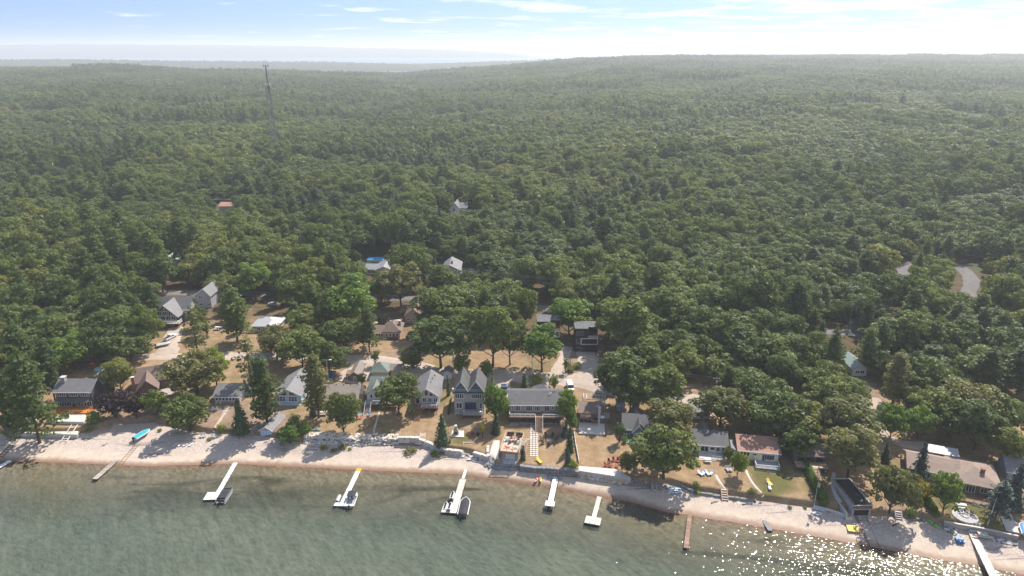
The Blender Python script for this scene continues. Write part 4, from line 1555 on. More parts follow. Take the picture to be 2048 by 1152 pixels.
# ------------------------------------------------------------------ building materials
MT = {
    'shingle_grey': streaky('grey_shingles', (0.17, 0.165, 0.165), (0.6, 0.6, 5), 0.22),
    'shingle_light': streaky('light_grey_shingles', (0.20, 0.195, 0.195), (0.6, 0.6, 5), 0.18),
    'shingle_dark': streaky('charcoal_shingles', (0.112, 0.110, 0.112), (0.6, 0.6, 5), 0.25),
    'shingle_brown': streaky('brown_shingles', (0.185, 0.135, 0.11), (0.6, 0.6, 5), 0.22),
    'shingle_taupe': streaky('taupe_shingles', (0.215, 0.18, 0.155), (0.6, 0.6, 5), 0.2),
    'shingle_red': streaky('rust_shingles', (0.35, 0.19, 0.135), (0.6, 0.6, 5), 0.2),
    'shingle_tan': streaky('tan_shingles', (0.27, 0.20, 0.16), (0.6, 0.6, 5), 0.2),
    'metal_green': streaky('green_metal', (0.125, 0.155, 0.132), (3, 3, 0.4), 0.15, 0.5, 0.4),
    'metal_grey': streaky('grey_metal', (0.24, 0.24, 0.25), (3, 3, 0.4), 0.12, 0.5, 0.4),
    'metal_white': streaky('white_metal', (0.42, 0.42, 0.42), (3, 3, 0.4), 0.08, 0.5, 0.4),
    'metal_mint': streaky('pale_green_metal', (0.24, 0.31, 0.28), (3, 3, 0.4), 0.1, 0.5, 0.4),
    'wall_white': plain('white_siding', (0.62, 0.61, 0.59), 0.7, 0.08, 0.8),
    'wall_grey': plain('grey_siding', (0.36, 0.36, 0.37), 0.7, 0.12, 0.8),
    'wall_dark': plain('dark_siding', (0.055, 0.058, 0.065), 0.7, 0.2, 0.8),
    'wall_black': plain('black_siding', (0.03, 0.03, 0.032), 0.7, 0.2, 0.8),
    'wall_blue': plain('light_blue_siding', (0.40, 0.56, 0.68), 0.7, 0.08, 0.8),
    'wall_slate': plain('slate_blue_siding', (0.24, 0.29, 0.34), 0.7, 0.08, 0.8),
    'wall_teal': plain('blue_grey_siding', (0.14, 0.23, 0.27), 0.7, 0.12, 0.8),
    'wall_yellow': plain('yellow_siding', (0.76, 0.70, 0.44), 0.7, 0.08, 0.8),
    'wall_brown': plain('brown_siding', (0.16, 0.11, 0.085), 0.8, 0.2, 0.8),
    'wall_tan': plain('tan_siding', (0.42, 0.35, 0.27), 0.8, 0.15, 0.8),
    'stone': streaky('grey_stone_wall', (0.33, 0.31, 0.29), (2.5, 2.5, 4), 0.35, 0.85),
    'concrete': plain('concrete', (0.50, 0.47, 0.44), 0.85, 0.14, 0.5),
    'concrete_pale': plain('pale_concrete', (0.57, 0.515, 0.46), 0.85, 0.1, 0.4),
    'paver': plain('grey_pavers', (0.38, 0.37, 0.37), 0.85, 0.15, 1.2),
    'white': plain('white_paint', (0.80, 0.79, 0.77), 0.5, 0.06, 2.0),
    'black': plain('black_paint', (0.02, 0.02, 0.022), 0.5, 0.2, 2.0),
    'grey': plain('grey_paint', (0.30, 0.30, 0.31), 0.6, 0.12, 2.0),
    'wood_orange': streaky('orange_stained_wood', (0.55, 0.20, 0.045), (6, 0.5, 0.5), 0.2, 0.6),
    'wood_new': streaky('fresh_timber', (0.52, 0.39, 0.29), (6, 0.5, 0.5), 0.18, 0.7),
    'wood_grey': streaky('weathered_timber', (0.36, 0.31, 0.27), (6, 0.6, 0.6), 0.25, 0.8),
    'wood_brown': streaky('brown_timber', (0.24, 0.145, 0.095), (6, 0.6, 0.6), 0.25, 0.7),
    'wood_dark': streaky('dark_timber', (0.085, 0.065, 0.055), (6, 0.6, 0.6), 0.25, 0.8),
    'brick': plain('red_brick', (0.28, 0.13, 0.09), 0.85, 0.25, 4.0),
    'teal': plain('teal_canvas', (0.02, 0.36, 0.40), 0.7, 0.15, 1.0),
    'blue': plain('blue_plastic', (0.06, 0.22, 0.55), 0.45, 0.12, 1.0),
    'sky_blue': plain('pale_blue_paint', (0.38, 0.58, 0.75), 0.5, 0.1, 1.0),
    'pool_blue': plain('pool_blue', (0.05, 0.36, 0.70), 0.4, 0.12, 1.0),
    'red': plain('red_paint', (0.42, 0.05, 0.05), 0.45, 0.12, 1.0),
    'yellow': plain('yellow_plastic', (0.80, 0.52, 0.05), 0.45, 0.1, 1.0),
    'lime': plain('lime_plastic', (0.25, 0.62, 0.06), 0.4, 0.1, 1.0),
    'orange': plain('orange_plastic', (0.80, 0.33, 0.05), 0.5, 0.1, 1.0),
    'pink': plain('pink_plastic', (0.75, 0.20, 0.22), 0.45, 0.1, 1.0),
    'fabric': plain('dark_boat_cover', (0.035, 0.035, 0.042), 0.8, 0.3, 1.0),
    'cushion': plain('maroon_cushion', (0.16, 0.05, 0.05), 0.9, 0.2, 1.0),
    'steel': plain('galvanised_steel', (0.45, 0.46, 0.48), 0.45, 0.12, 2.0, metal=0.6),
    'tyre': plain('tyre_rubber', (0.02, 0.02, 0.02), 0.9, 0.2, 2.0),
    'rock': plain('pale_rock', (0.56, 0.51, 0.46), 0.9, 0.2, 1.2, bmp=0.5),
    'rock_grey': plain('grey_rock', (0.23, 0.225, 0.225), 0.9, 0.25, 1.2, bmp=0.5),
    'rock_tan': plain('tan_rock', (0.50, 0.40, 0.28), 0.9, 0.2, 1.2, bmp=0.5),
    'gravel': None,
}
mgl, n_, l_, p_ = new_mat('window_glass')
p_.inputs['Base Color'].default_value = (0.018, 0.022, 0.028, 1)
p_.inputs['Roughness'].default_value = 0.08
p_.inputs['Specular IOR Level'].default_value = 0.6
MT['glass'] = mgl
mgb, n_, l_, p_ = new_mat('blue_glass')
p_.inputs['Base Color'].default_value = (0.012, 0.03, 0.12, 1)
p_.inputs['Roughness'].default_value = 0.08
MT['glass_blue'] = mgb
mgr, n_, l_, p_ = new_mat('clear_glass_panel')
p_.inputs['Base Color'].default_value = (0.35, 0.42, 0.45, 1)
p_.inputs['Roughness'].default_value = 0.1
p_.inputs['Alpha'].default_value = 0.35
MT['glass_rail'] = mgr
WINC = {}


class House:
    def __init__(s, name, label, cat, xl, yl, xr, yr, group=None, up=0.0):
        a, b = at(xl, yl), at(xr, yr)
        s.W = math.hypot(b[0] - a[0], b[1] - a[1])
        s.rz = math.atan2(b[1] - a[1], b[0] - a[0])
        s.root = thing(name, ((a[0] + b[0]) / 2, (a[1] + b[1]) / 2, min(a[2], b[2]) + up), s.rz, label, cat, group)
        s.h = s.W / 2

    def box(s, nm, m, x0, x1, y0, y1, z0, z1, par=None):
        return MB().box(x0, x1, y0, y1, z0, z1).build(nm, MT[m], par or s.root)

    def wall(s, m, x0, x1, y0, y1, z0, z1):
        return s.box('wall', m, x0, x1, y0, y1, z0, z1)

    def gable_y(s, wm, rm, x0, x1, y0, y1, z0, ze, zr, ov=0.5, xr=None, trim='white', t=0.16):
        """ridge runs away from the lake; the gable faces the lake"""
        xr = (x0 + x1) / 2 if xr is None else xr
        MB().prism([(x0, z0), (x1, z0), (x1, ze), (xr, zr), (x0, ze)], 'y', y0, y1).build('wall', MT[wm], s.root)
        sl, sr = (zr - ze) / (xr - x0), (zr - ze) / (x1 - xr)
        g = 0.03
        out = [(x0 - ov, ze - sl * ov + g), (xr, zr + g), (x1 + ov, ze - sr * ov + g)]
        prof = out + [(p[0], p[1] + t) for p in reversed(out)]
        roof = MB().prism(prof, 'y', y0 - ov, y1 + ov).build('roof', MT[rm], s.root)
        if trim:
            tr = [(p[0], p[1] - 0.12) for p in out] + [(p[0], p[1] + t * 0.9) for p in reversed(out)]
            MB().prism(tr, 'y', y0 - ov - 0.07, y0 - ov - 0.005).build('bargeboard', MT[trim], roof)
        return roof

    def gable_x(s, wm, rm, x0, x1, y0, y1, z0, ze, zr, ov=0.5, yr=None, trim='white', t=0.16):
        """ridge runs along the shore; an eave faces the lake"""
        yr = (y0 + y1) / 2 if yr is None else yr
        MB().prism([(y0, z0), (y1, z0), (y1, ze), (yr, zr), (y0, ze)], 'x', x0, x1).build('wall', MT[wm], s.root)
        sf, sb = (zr - ze) / (yr - y0), (zr - ze) / (y1 - yr)
        g = 0.03
        out = [(y0 - ov, ze - sf * ov + g), (yr, zr + g), (y1 + ov, ze - sb * ov + g)]
        prof = out + [(p[0], p[1] + t) for p in reversed(out)]
        roof = MB().prism(prof, 'x', x0 - ov, x1 + ov).build('roof', MT[rm], s.root)
        if trim:
            zf = ze - sf * ov
            MB().box(x0 - ov, x1 + ov, y0 - ov - 0.09, y0 - ov - 0.005, zf - 0.08, zf + t).build('gutter', MT[trim], roof)
        return roof

    def hip(s, wm, rm, x0, x1, y0, y1, z0, ze, zr, ov=0.5, inset=None, trim=None):
        s.wall(wm, x0, x1, y0, y1, z0, ze)
        d = min(x1 - x0, y1 - y0) / 2 + ov if inset is None else inset
        a, b, c, e = x0 - ov, x1 + ov, y0 - ov, y1 + ov
        if (b - a) >= (e - c):
            r = [(a + d, (c + e) / 2, zr), (b - d, (c + e) / 2, zr)]
            f = [(0, 1, 5, 4), (1, 2, 5), (2, 3, 4, 5), (3, 0, 4)]
        else:
            r = [((a + b) / 2, c + d, zr), ((a + b) / 2, e - d, zr)]
            f = [(0, 1, 4), (1, 2, 5, 4), (2, 3, 5), (3, 0, 4, 5)]
        m = MB().add([(a, c, ze), (b, c, ze), (b, e, ze), (a, e, ze)] + r, f)
        m.box(a, b, c, e, ze - 0.15, ze - 0.003)
        return m.build('roof', MT[rm], s.root)

    def flat(s, wm, rm, x0, x1, y0, y1, z0, z1, par='white', ph=0.25):
        s.wall(wm, x0, x1, y0, y1, z0, z1)
        r = s.box('roof', rm, x0 - 0.1, x1 + 0.1, y0 - 0.1, y1 + 0.1, z1 + 0.003, z1 + 0.12)
        m = MB()
        for a in ((x0 - 0.16, x1 + 0.16, y0 - 0.16, y0 + 0.12), (x0 - 0.16, x1 + 0.16, y1 - 0.12, y1 + 0.16), (x0 - 0.16, x0 + 0.12, y0 + 0.125, y1 - 0.125), (x1 - 0.12, x1 + 0.16, y0 + 0.125, y1 - 0.125)):
            m.box(*a, z1 + 0.124, z1 + ph)
        m.build('parapet', MT[par], r)
        return r

    def win(s, x, z, w, h, y=0.0, nx=1, nz=1, fm='white', gm='glass', side='f', name='window', par=None, ft=0.13):
        """window on the wall plane at y (front) or at x (sides); x is along the wall"""
        key = (round(w, 2), round(h, 2), nx, nz, fm, gm, ft)
        if key not in WINC:
            m = MB()
            t = ft
            m.box(-w / 2, w / 2, -0.08, 0.04, 0, t).box(-w / 2, w / 2, -0.08, 0.04, h - t, h)
            m.box(-w / 2, -w / 2 + t, -0.08, 0.04, t, h - t).box(w / 2 - t, w / 2, -0.08, 0.04, t, h - t)
            for i in range(1, nx):
                c = -w / 2 + w * i / nx
                m.box(c - t * 0.4, c + t * 0.4, -0.07, 0.03, t, h - t)
            for i in range(1, nz):
                c = h * i / nz
                m.box(-w / 2 + t, w / 2 - t, -0.065, 0.025, c - t * 0.35, c + t * 0.35)
            g = MB().box(-w / 2 + t * 0.5, w / 2 - t * 0.5, -0.04, 0.02, t * 0.5, h - t * 0.5)
            WINC[key] = (m.mesh(name, MT[fm]), g.mesh('pane', MT[gm]))
        a, b = WINC[key]
        rz = {'f': 0, 'r': math.pi / 2, 'l': -math.pi / 2, 'b': math.pi}[side]
        loc = {'f': (x, y, z), 'r': (y, x, z), 'l': (y, x, z), 'b': (x, y, z)}[side]
        o = put(name, a, par or s.root, loc, rz)
        put('pane', b, o)
        return o

    def row(s, x0, x1, n, z, w, h, y=0.0, **k):
        for i in range(n):
            s.win(x0 + (x1 - x0) * (i + 0.5) / n, z, w, h, y, **k)

    def poly_win(s, pts, y, fm='white', gm='glass', ft=0.14):
        """a window of any outline on the front wall"""
        c = (sum(p[0] for p in pts) / len(pts), sum(p[1] for p in pts) / len(pts))
        ins = [(c[0] + (p[0] - c[0]) * 0.82, c[1] + (p[1] - c[1]) * 0.82) for p in pts]
        n = len(pts)
        m = MB()
        ring0 = [(p[0], y - 0.07, p[1]) for p in pts] + [(p[0], y - 0.07, p[1]) for p in ins]
        ring1 = [(p[0], y + 0.04, p[1]) for p in pts] + [(p[0], y + 0.04, p[1]) for p in ins]
        f = []
        for i in range(n):
            j = (i + 1) % n
            f += [(i, j, n + j, n + i), (i, j, 2 * n + j, 2 * n + i), (n + i, n + j, 3 * n + j, 3 * n + i)]
        m.add(ring0 + ring1, f)
        o = m.build('window', MT[fm], s.root)
        MB().prism([(c[0] + (p[0] - c[0]) * 0.9, c[1] + (p[1] - c[1]) * 0.9) for p in pts], 'y', y - 0.035, y + 0.02).build('pane', MT[gm], o)
        return o

    def door(s, x, w, h, z, y=0.0, m='black', side='f'):
        o = s.win(x, z, w, h, y, 1, 1, 'white', m, side, 'door')
        return o

    def deck(s, m, x0, x1, y0, y1, z, leg='wood_brown', th=0.22, posts=True, zb=-1.0, name='deck', nlegs=3):
        d = s.box(name, m, x0, x1, y0, y1, z - th, z)
        if posts:
            for i in range(nlegs):
                x = x0 + 0.2 + (x1 - x0 - 0.4) * i / (nlegs - 1)
                MB().box(x - 0.09, x + 0.09, y0 + 0.1, y0 + 0.28, zb, z - th - 0.002).build('deck_post', MT[leg], d)
        return d

    def rail(s, pts, z, m='white', h=1.0, glass=None, par=None, sp=1.6, th=0.09):
        mb = MB()
        for (ax, ay), (bx, by) in zip(pts, pts[1:]):
            L = math.hypot(bx - ax, by - ay)
            n = max(1, round(L / sp))
            for i in range(n + 1):
                x, y = ax + (bx - ax) * i / n, ay + (by - ay) * i / n
                mb.box(x - th / 2, x + th / 2, y - th / 2, y + th / 2, z, z + h)
            mb.bar((ax, ay, z + h + 0.04), (bx, by, z + h + 0.04), th * 1.3, 0.08)
            if not glass:
                mb.bar((ax, ay, z + h * 0.5), (bx, by, z + h * 0.5), 0.05)
                mb.bar((ax, ay, z + 0.12), (bx, by, z + 0.12), 0.05)
        r = mb.build('railing', MT[m], par or s.root)
        if glass:
            g = MB()
            for (ax, ay), (bx, by) in zip(pts, pts[1:]):
                g.bar((ax, ay, z + h * 0.5), (bx, by, z + h * 0.5), 0.03, h * 0.8)
            g.build('glass_panel', MT[glass], r)
        return r

    def stairs(s, m, x0, x1, y, z1, z0, run=None, rail_m='white', par=None, dirn=-1, n=None):
        n = n or max(3, round((z1 - z0) / 0.2))
        run = run or n * 0.28
        root = MB()
        for x in (x0, x1):
            root.bar((x, y, z1 - 0.12), (x, y + dirn * run, z0 - 0.05), 0.08, 0.28)
        st = root.build('stair', MT[m], par or s.root)
        tread = MB().box(x0 + 0.05, x1 - 0.05, -0.17, 0.17, -0.05, 0).mesh('step', MT[m])
        for i in range(n):
            f = (i + 0.5) / n
            put('step', tread, st, (0, y + dirn * run * f, z1 + (z0 - z1) * f))
        if rail_m:
            r = MB()
            for x in (x0, x1):
                r.bar((x, y, z1 + 0.9), (x, y + dirn * run, z0 + 0.9), 0.09)
                for f in (0.02, 0.5, 0.98):
                    zz = z1 + (z0 - z1) * f
                    r.box(x - 0.04, x + 0.04, y + dirn * run * f - 0.04, y + dirn * run * f + 0.04, zz - 0.1, zz + 0.88)
            r.build('handrail', MT[rail_m], st)
        return st

    def chimney(s, m, x, y, z0, z1, w=0.8, cap='concrete'):
        c = s.box('chimney', m, x - w / 2, x + w / 2, y - w / 2, y + w / 2, z0, z1)
        s.box('chimney_cap', cap, x - w * 0.6, x + w * 0.6, y - w * 0.6, y + w * 0.6, z1 + 0.002, z1 + 0.15, c)

    def vent(s, x, y, z, m='grey'):
        MB().tube((x, y, z - 0.4), (x, y, z + 0.45), 0.14, 0.14, 6).build('roof_vent', MT[m], s.root)

    def skylight(s, x, y, z, sx=0.9, sy=0.9):
        s.box('skylight', 'white', x - sx / 2, x + sx / 2, y - sy / 2, y + sy / 2, z, z + 0.14)


# ------------------------------------------------------------------ the houses along the shore, left to right
h = House('house', 'dark two storey lake house with grey roof above an orange stained deck', 'house', 117, 815, 188, 815)
w = h.h
h.gable_x('wall_dark', 'shingle_grey', -w, w, 0, 8, -1.5, 6.1, 8.4, 0.6)
h.gable_y('wall_dark', 'shingle_grey', w - 3.2, w + 1.2, 5, 11, -1, 6.4, 8.9, 0.4, trim=None)
h.chimney('stone', -w + 1.6, 3.2, 6, 9.6, 1.3)
for x0 in (-w + 0.6, -w + 4.5, -w + 8.2):
    h.win(x0 + 1.4, 4.1, 3.0, 1.4, 0, 4)
r = MB().prism([(0, 3.7), (-1.9, 2.9), (-1.9, 2.75), (0, 3.5)], 'x', -w + 0.2, w - 0.6).build('porch_roof', MT['shingle_dark'], h.root)
h.win(-w + 2.6, 0.5, 4.2, 1.9, 0, 5)
h.win(1.4, 0.5, 2.4, 1.9, 0, 3)
h.win(4.2, 0.5, 2.6, 1.9, 0, 3)
dk = h.deck('wood_orange', -w - 0.2, w + 0.6, -4.2, -0.005, 0.35, 'wood_orange', 0.3)
h.stairs('wood_orange', -w + 0.4, -w + 6.5, -4.25, 0.3, -1.3, 2.6, None, dk, n=6)
h.rail([(-w - 0.1, -0.2), (-w - 0.1, -4.1)], 0.35, 'wood_orange', 0.9, par=dk)
h.rail([(w + 0.5, -0.2), (w + 0.5, -4.1), (1.5, -4.1)], 0.35, 'wood_orange', 0.9, par=dk)

h = House('house', 'brown shingled house with two gables and a brick chimney half hidden by trees', 'house', 276, 795, 325, 786)
w = h.h
h.gable_x('wall_brown', 'shingle_brown', -w, w + 1.5, 3.5, 11, -1.5, 4.2, 7.4, 0.7, trim=None)
h.gable_y('wall_brown', 'shingle_brown', -w + 0.6, w - 1.2, -2.0, 6, -1.5, 3.6, 6.6, 0.7, trim=None)
h.chimney('brick', -w - 0.9, 3, -1, 6.4, 1.0)
h.skylight(0.5, 5.2, 5.45)
h.skylight(3.0, 5.4, 5.55)
h.row(-w + 1.4, w - 2, 2, 0.6, 1.6, 1.4, -2.0, nx=2)
h.deck('wood_grey', w - 1.1, w + 3.2, -3.2, 2.5, 0.4)

h = House('cottage', 'small grey cottage with a row of seven narrow windows', 'cottage', 430, 806, 480, 806)
w = h.h
h.gable_x('wall_grey', 'shingle_grey', -w, w, 0, 8.5, -1.2, 2.5, 4.6, 0.5, yr=5.2)
h.row(-w + 0.3, w - 0.3, 7, 0.95, 0.95, 1.25, 0, nx=1)
h.win(1.5, 0.9, 0.9, 1.3, w, 1, side='r')
h.chimney('brick', w - 0.3, 6.3, 2, 5.4, 0.7)
h.gable_x('wall_grey', 'shingle_light', w + 0.05, w + 2.4, 4.6, 8.6, -1, 2.2, 3.4, 0.3, trim=None)
st = h.stairs('wood_grey', -w + 0.8, -w + 2.2, -0.1, 0.3, -0.6, 1.2, 'white', n=4)
h.box('step_wall', 'wood_grey', -w, w + 0.8, -2.6, -2.2, -1.2, -0.35)

h = House('house', 'light blue gable fronted house with tall white framed windows', 'house', 553, 808, 603, 808)
w = h.h
rf = h.gable_y('wall_blue', 'shingle_light', -w, w, 0, 14.5, -1.2, 3.5, 5.7, 0.6)
for x0 in (-2.4, 1.5):
    h.win(x0, 1.0, 3.0, 1.9, 0, 3, 2, ft=0.16)
h.poly_win([(-3.2, 3.15), (-0.3, 3.15), (-0.3, 4.75), (-1.2, 4.3)], 0)
h.poly_win([(3.2, 3.15), (0.3, 3.15), (0.3, 4.75), (1.2, 4.3)], 0)
h.win(3, 1.0, 1.4, 1.3, w, 2, side='r')
h.vent(-1.5, 3.5, 5.2)
h.vent(-1.2, 8.5, 5.3)
h.box('porch', 'wall_blue', -w + 0.2, w - 0.2, -1.0, -0.005, -1.2, 0.3)

h = House('boat_shed', 'narrow grey roofed boat shed with white double doors on the beach', 'shed', 521, 871, 546, 871)
w = h.h
h.gable_y('wall_grey', 'shingle_light', -w, w, 0, 9.0, -1.0, 1.9, 3.2, 0.3)
h.door(-0.95, 1.5, 1.8, 0.0, 0, 'sky_blue')
h.door(0.95, 1.5, 1.8, 0.0, 0, 'sky_blue')

h = House('house', 'low brown ranch house behind the round dark green tree', 'house', 643, 814, 714, 814)
w = h.h
h.gable_x('wall_tan', 'shingle_taupe', -w, w, 0, 9, -1.2, 2.9, 5.1, 0.6, yr=6.0)
h.win(-w + 1.7, 1.0, 1.6, 1.1, 0, 1, fm='white')
h.win(-0.4, 1.0, 2.0, 1.2, 0, 2)
h.win(w - 1.8, 1.0, 2.0, 1.2, 0, 2)
for i in range(5):
    h.vent(-w + 1.5 + i * 2.4, 5.7, 5.0, 'black')
h.gable_x('wall_tan', 'shingle_taupe', w - 1.0, w + 1.2, 4.5, 8.8, -1, 2.6, 4.6, 0.3, trim=None)

h = House('shed', 'brown garage with a gable roof beside the gravel court', 'garage', 700, 763, 720, 763)
w = h.h
h.gable_y('wall_brown', 'shingle_taupe', -w, w, 0, 9, -0.5, 2.4, 3.7, 0.4, trim='wood_brown')
h.door(0, 1.0, 1.9, 0.0, 0, 'wood_brown')
h.win(4, 1.0, 1.0, 0.9, -w, 1, side='l')
h = House('shed', 'small flat topped brown shed left of the brown garage', 'shed', 693, 760, 703, 760)
w = h.h
h.flat('wall_brown', 'shingle_brown', -w, w, 0, 3.0, -0.5, 2.2, 'wood_brown', 0.2)
h.door(0, 0.9, 1.8, 0.0, 0, 'black')

h = House('house', 'white walled house with green metal roof and a stair down to the lawn', 'house', 735, 810, 800, 810)
w = h.h
h.gable_x('wall_white', 'metal_green', -w + 0.5, w, 2.5, 11, -1.5, 4.6, 7.0, 0.5)
h.gable_y('wall_white', 'metal_green', -w, -w + 4.8, 0, 6, -1.5, 4.6, 6.5, 0.5)
h.win(-w + 1.5, 2.6, 0.9, 1.5, 0, 1)
h.win(-w + 3.2, 2.6, 0.9, 1.5, 0, 1)
h.win(0.6, 2.4, 3.2, 1.7, 2.5, 3)
h.win(4.4, 2.4, 2.4, 1.7, 2.5, 2)
dk = h.deck('wood_grey', -w - 0.6, w, -2.6, -0.005, 1.9, 'wood_dark', nlegs=5)
h.rail([(-w + 2.2, -2.5), (w, -2.5), (w, 0)], 1.9, 'white', 1.0, 'glass_rail', dk)
h.stairs('wood_grey', -w, -w + 1.9, -2.62, 1.85, -0.8, 3.6, 'white', dk)
h.vent(-1.0, 5.5, 6.8, 'white')
h = House('garage', 'green roofed garage with brown lean-to behind the white walled house', 'garage', 744, 757, 776, 757)
w = h.h
h.hip('wall_tan', 'metal_green', -w, w, 0, 7, -0.5, 2.6, 4.6, 0.5)
h.vent(-0.8, 3.4, 4.6)
h.gable_x('wall_tan', 'shingle_taupe', w + 0.6, w + 4.2, 2, 7, -0.5, 2.3, 3.3, 0.4, trim=None)

h = House('house', 'grey house with a big gable of angled windows and teal seats under its deck', 'house', 831, 820, 877, 820)
w = h.h
h.gable_y('wall_grey', 'shingle_grey', -w, w, 0, 13, -1.0, 5.4, 8.0, 0.55)
h.poly_win([(-2.2, 5.0), (-0.9, 5.0), (-0.9, 6.7), (-2.2, 6.0)], 0)
h.poly_win([(-0.65, 5.0), (0.65, 5.0), (0.65, 7.0), (0, 7.3), (-0.65, 7.0)], 0)
h.poly_win([(0.9, 5.0), (2.2, 5.0), (2.2, 6.0), (0.9, 6.7)], 0)
h.win(-2.9, 2.5, 1.3, 2.0, 0, 1, fm='grey', name='door')
for x0 in (-0.7, 1.1, 2.9):
    h.win(x0, 2.9, 1.35, 1.7, 0, 2)
dk = h.deck('wood_brown', -w, w - 0.1, -2.6, -0.005, 2.3, 'wood_brown', 0.3, nlegs=4)
h.rail([(-w + 2.4, -2.5), (w - 0.2, -2.5), (w - 0.2, -0.1)], 2.3, 'white', 0.95, 'glass_rail', dk)
h.stairs('wood_brown', -w + 0.4, -w + 2.2, -2.62, 2.25, -0.5, 4.2, None, dk)
h.box('opening_shade', 'black', -w + 2.9, w - 0.5, -0.06, -0.004, -0.2, 1.75)  # black panel standing in for the shade of the open lower level
for v_ in ((0.5, 1.2, 6.9), (1.0, 4.8, 7.9), (1.2, 7.5, 7.9), (1.6, 10.5, 7.4)):
    h.vent(*v_)

h = House('shed', 'small pale grey garden shed between the gabled house and the stone house', 'shed', 887, 758, 903, 758)
w = h.h
h.gable_y('wall_white', 'shingle_light', -w, w, 0, 4.5, -0.5, 2.2, 3.0, 0.25)
h.door(0, 0.9, 1.7, 0.05, 0, 'grey')

h = House('house', 'tall grey stone house with twin steep gables and dark truss ornaments', 'house', 909, 829, 968, 829)
w = h.h
ZE = 8.3
h.wall('stone', -w, w, 0, 10, -1.2, ZE - 0.2)
for sx, x0, x1 in ((-1, -w, -0.35), (1, -0.25, w)):
    rf = h.gable_y('wall_slate', 'shingle_dark', x0, x1, 0.35, 9.9, ZE - 0.18, ZE + 0.1, ZE + 3.7, 0.45, trim='white')
    c = (x0 + x1) / 2
    o = MB()
    o.bar((c - 1.5, -0.28, ZE + 1.4), (c + 1.5, -0.28, ZE + 1.4), 0.16).bar((c, -0.28, ZE + 1.4), (c, -0.28, ZE + 3.0), 0.16)
    o.bar((c - 1.2, -0.28, ZE + 1.5), (c, -0.28, ZE + 2.7), 0.13).bar((c + 1.2, -0.28, ZE + 1.5), (c, -0.28, ZE + 2.7), 0.13)
    o.build('truss', MT['black'], rf)
h.box('eave_band', 'wall_dark', -w - 0.25, w + 0.25, -0.3, -0.004, ZE - 0.5, ZE - 0.1)
h.win(-3.0, 5.8, 2.9, 1.8, 0, 4)
h.win(2.4, 5.8, 3.4, 1.8, 0, 5)
h.win(-3.2, 2.3, 2.0, 2.1, 0, 2)
h.win(0.5, 2.0, 3.6, 2.5, 0, 3, fm='wall_dark', gm='glass_blue', name='patio_door')
h.win(3.8, 2.3, 1.1, 2.1, 0, 1)
h.win(-3.9, -0.5, 0.9, 1.0, 0, 1)
h.win(3, 5.8, 1.2, 1.6, w, 2, side='r')
h.win(6.5, 5.8, 1.2, 1.6, w, 2, side='r')
dk = h.deck('wood_grey', -1.9, w - 0.2, -2.6, -0.005, 1.5, 'wood_dark', 0.25)
h.rail([(-1.8, -0.1), (-1.8, -2.5), (w - 0.3, -2.5), (w - 0.3, -0.1)], 1.5, 'grey', 0.95, 'glass_rail', dk)
MB().box(-1.75, -1.35, -2.0, -1.6, 1.503, 2.6).box(w - 1.2, w - 0.7, -2.2, -1.7, 1.503, 2.4).build('deck_planter', MT['white'], dk)
MB().tube((-w - 0.35, 1.0, 8.2), (-w - 0.35, 1.0, 8.9), 0.35, 0.3, 8).build('chimney_pipe', MT['white'], h.root)

h = House('house', 'long low grey ranch house with a full width deck and a central stair', 'house', 1019, 838, 1126, 838)
w = h.h
h.gable_x('stone', 'shingle_dark', -w, w, 0, 10, -1.0, 5.4, 7.5, 0.6, yr=4.8)
for x0, ww, nn in ((-w + 1.0, 0.7, 1), (-w + 2.6, 1.7, 3), (-w + 6.2, 2.1, 3), (-w + 8.8, 1.7, 3), (-w + 11.8, 1.7, 2), (-w + 13.6, 0.7, 1), (-w + 15.3, 1.8, 3)):
    h.win(x0, 2.9 if ww > 1 else 3.5, ww, 2.1 if ww > 1 else 1.1, 0, nn)
dk = h.deck('wood_brown', -w, w, -3.2, -0.005, 2.6, 'wood_dark', 0.35, nlegs=7)
h.rail([(-w + 0.1, -0.1), (-w + 0.1, -3.1), (-0.4, -3.1)], 2.6, 'white', 0.95, 'glass_rail', dk)
h.rail([(2.0, -3.1), (w - 0.1, -3.1), (w - 0.1, -0.1)], 2.6, 'white', 0.95, 'glass_rail', dk)
h.stairs('wood_brown', -0.3, 1.9, -3.22, 2.55, -0.6, 5.2, 'white', dk)
h.win(-w + 1.8, 0.0, 2.4, 1.9, 0, 2)
h.win(-w + 5.0, 0.0, 3.0, 1.9, 0, 2, gm='glass_blue')
h.win(4.0, 0.0, 2.4, 1.9, 0, 2)
h.win(7.0, 0.0, 2.4, 1.9, 0, 2)
h.box('patio_slab', 'concrete', -w, w, -3.4, -0.01, -1.0, -0.12)
h.rail([(-w + 0.1, -3.3), (-0.6, -3.3)], -0.12, 'wood_dark', 0.9, 'glass_rail', dk)
h.rail([(2.2, -3.3), (w, -3.3)], -0.12, 'wood_dark', 0.9, 'glass_rail', dk)
h.vent(w - 3.9, 3.4, 7.2, 'white')
h.vent(w - 4.4, 3.0, 7.0, 'white')
h.vent(w - 2.8, 4.4, 7.6, 'grey')
h.hip('wall_white', 'shingle_light', -1.0, 4.6, 10.05, 13.5, -0.5, 4.2, 6.2, 0.4)

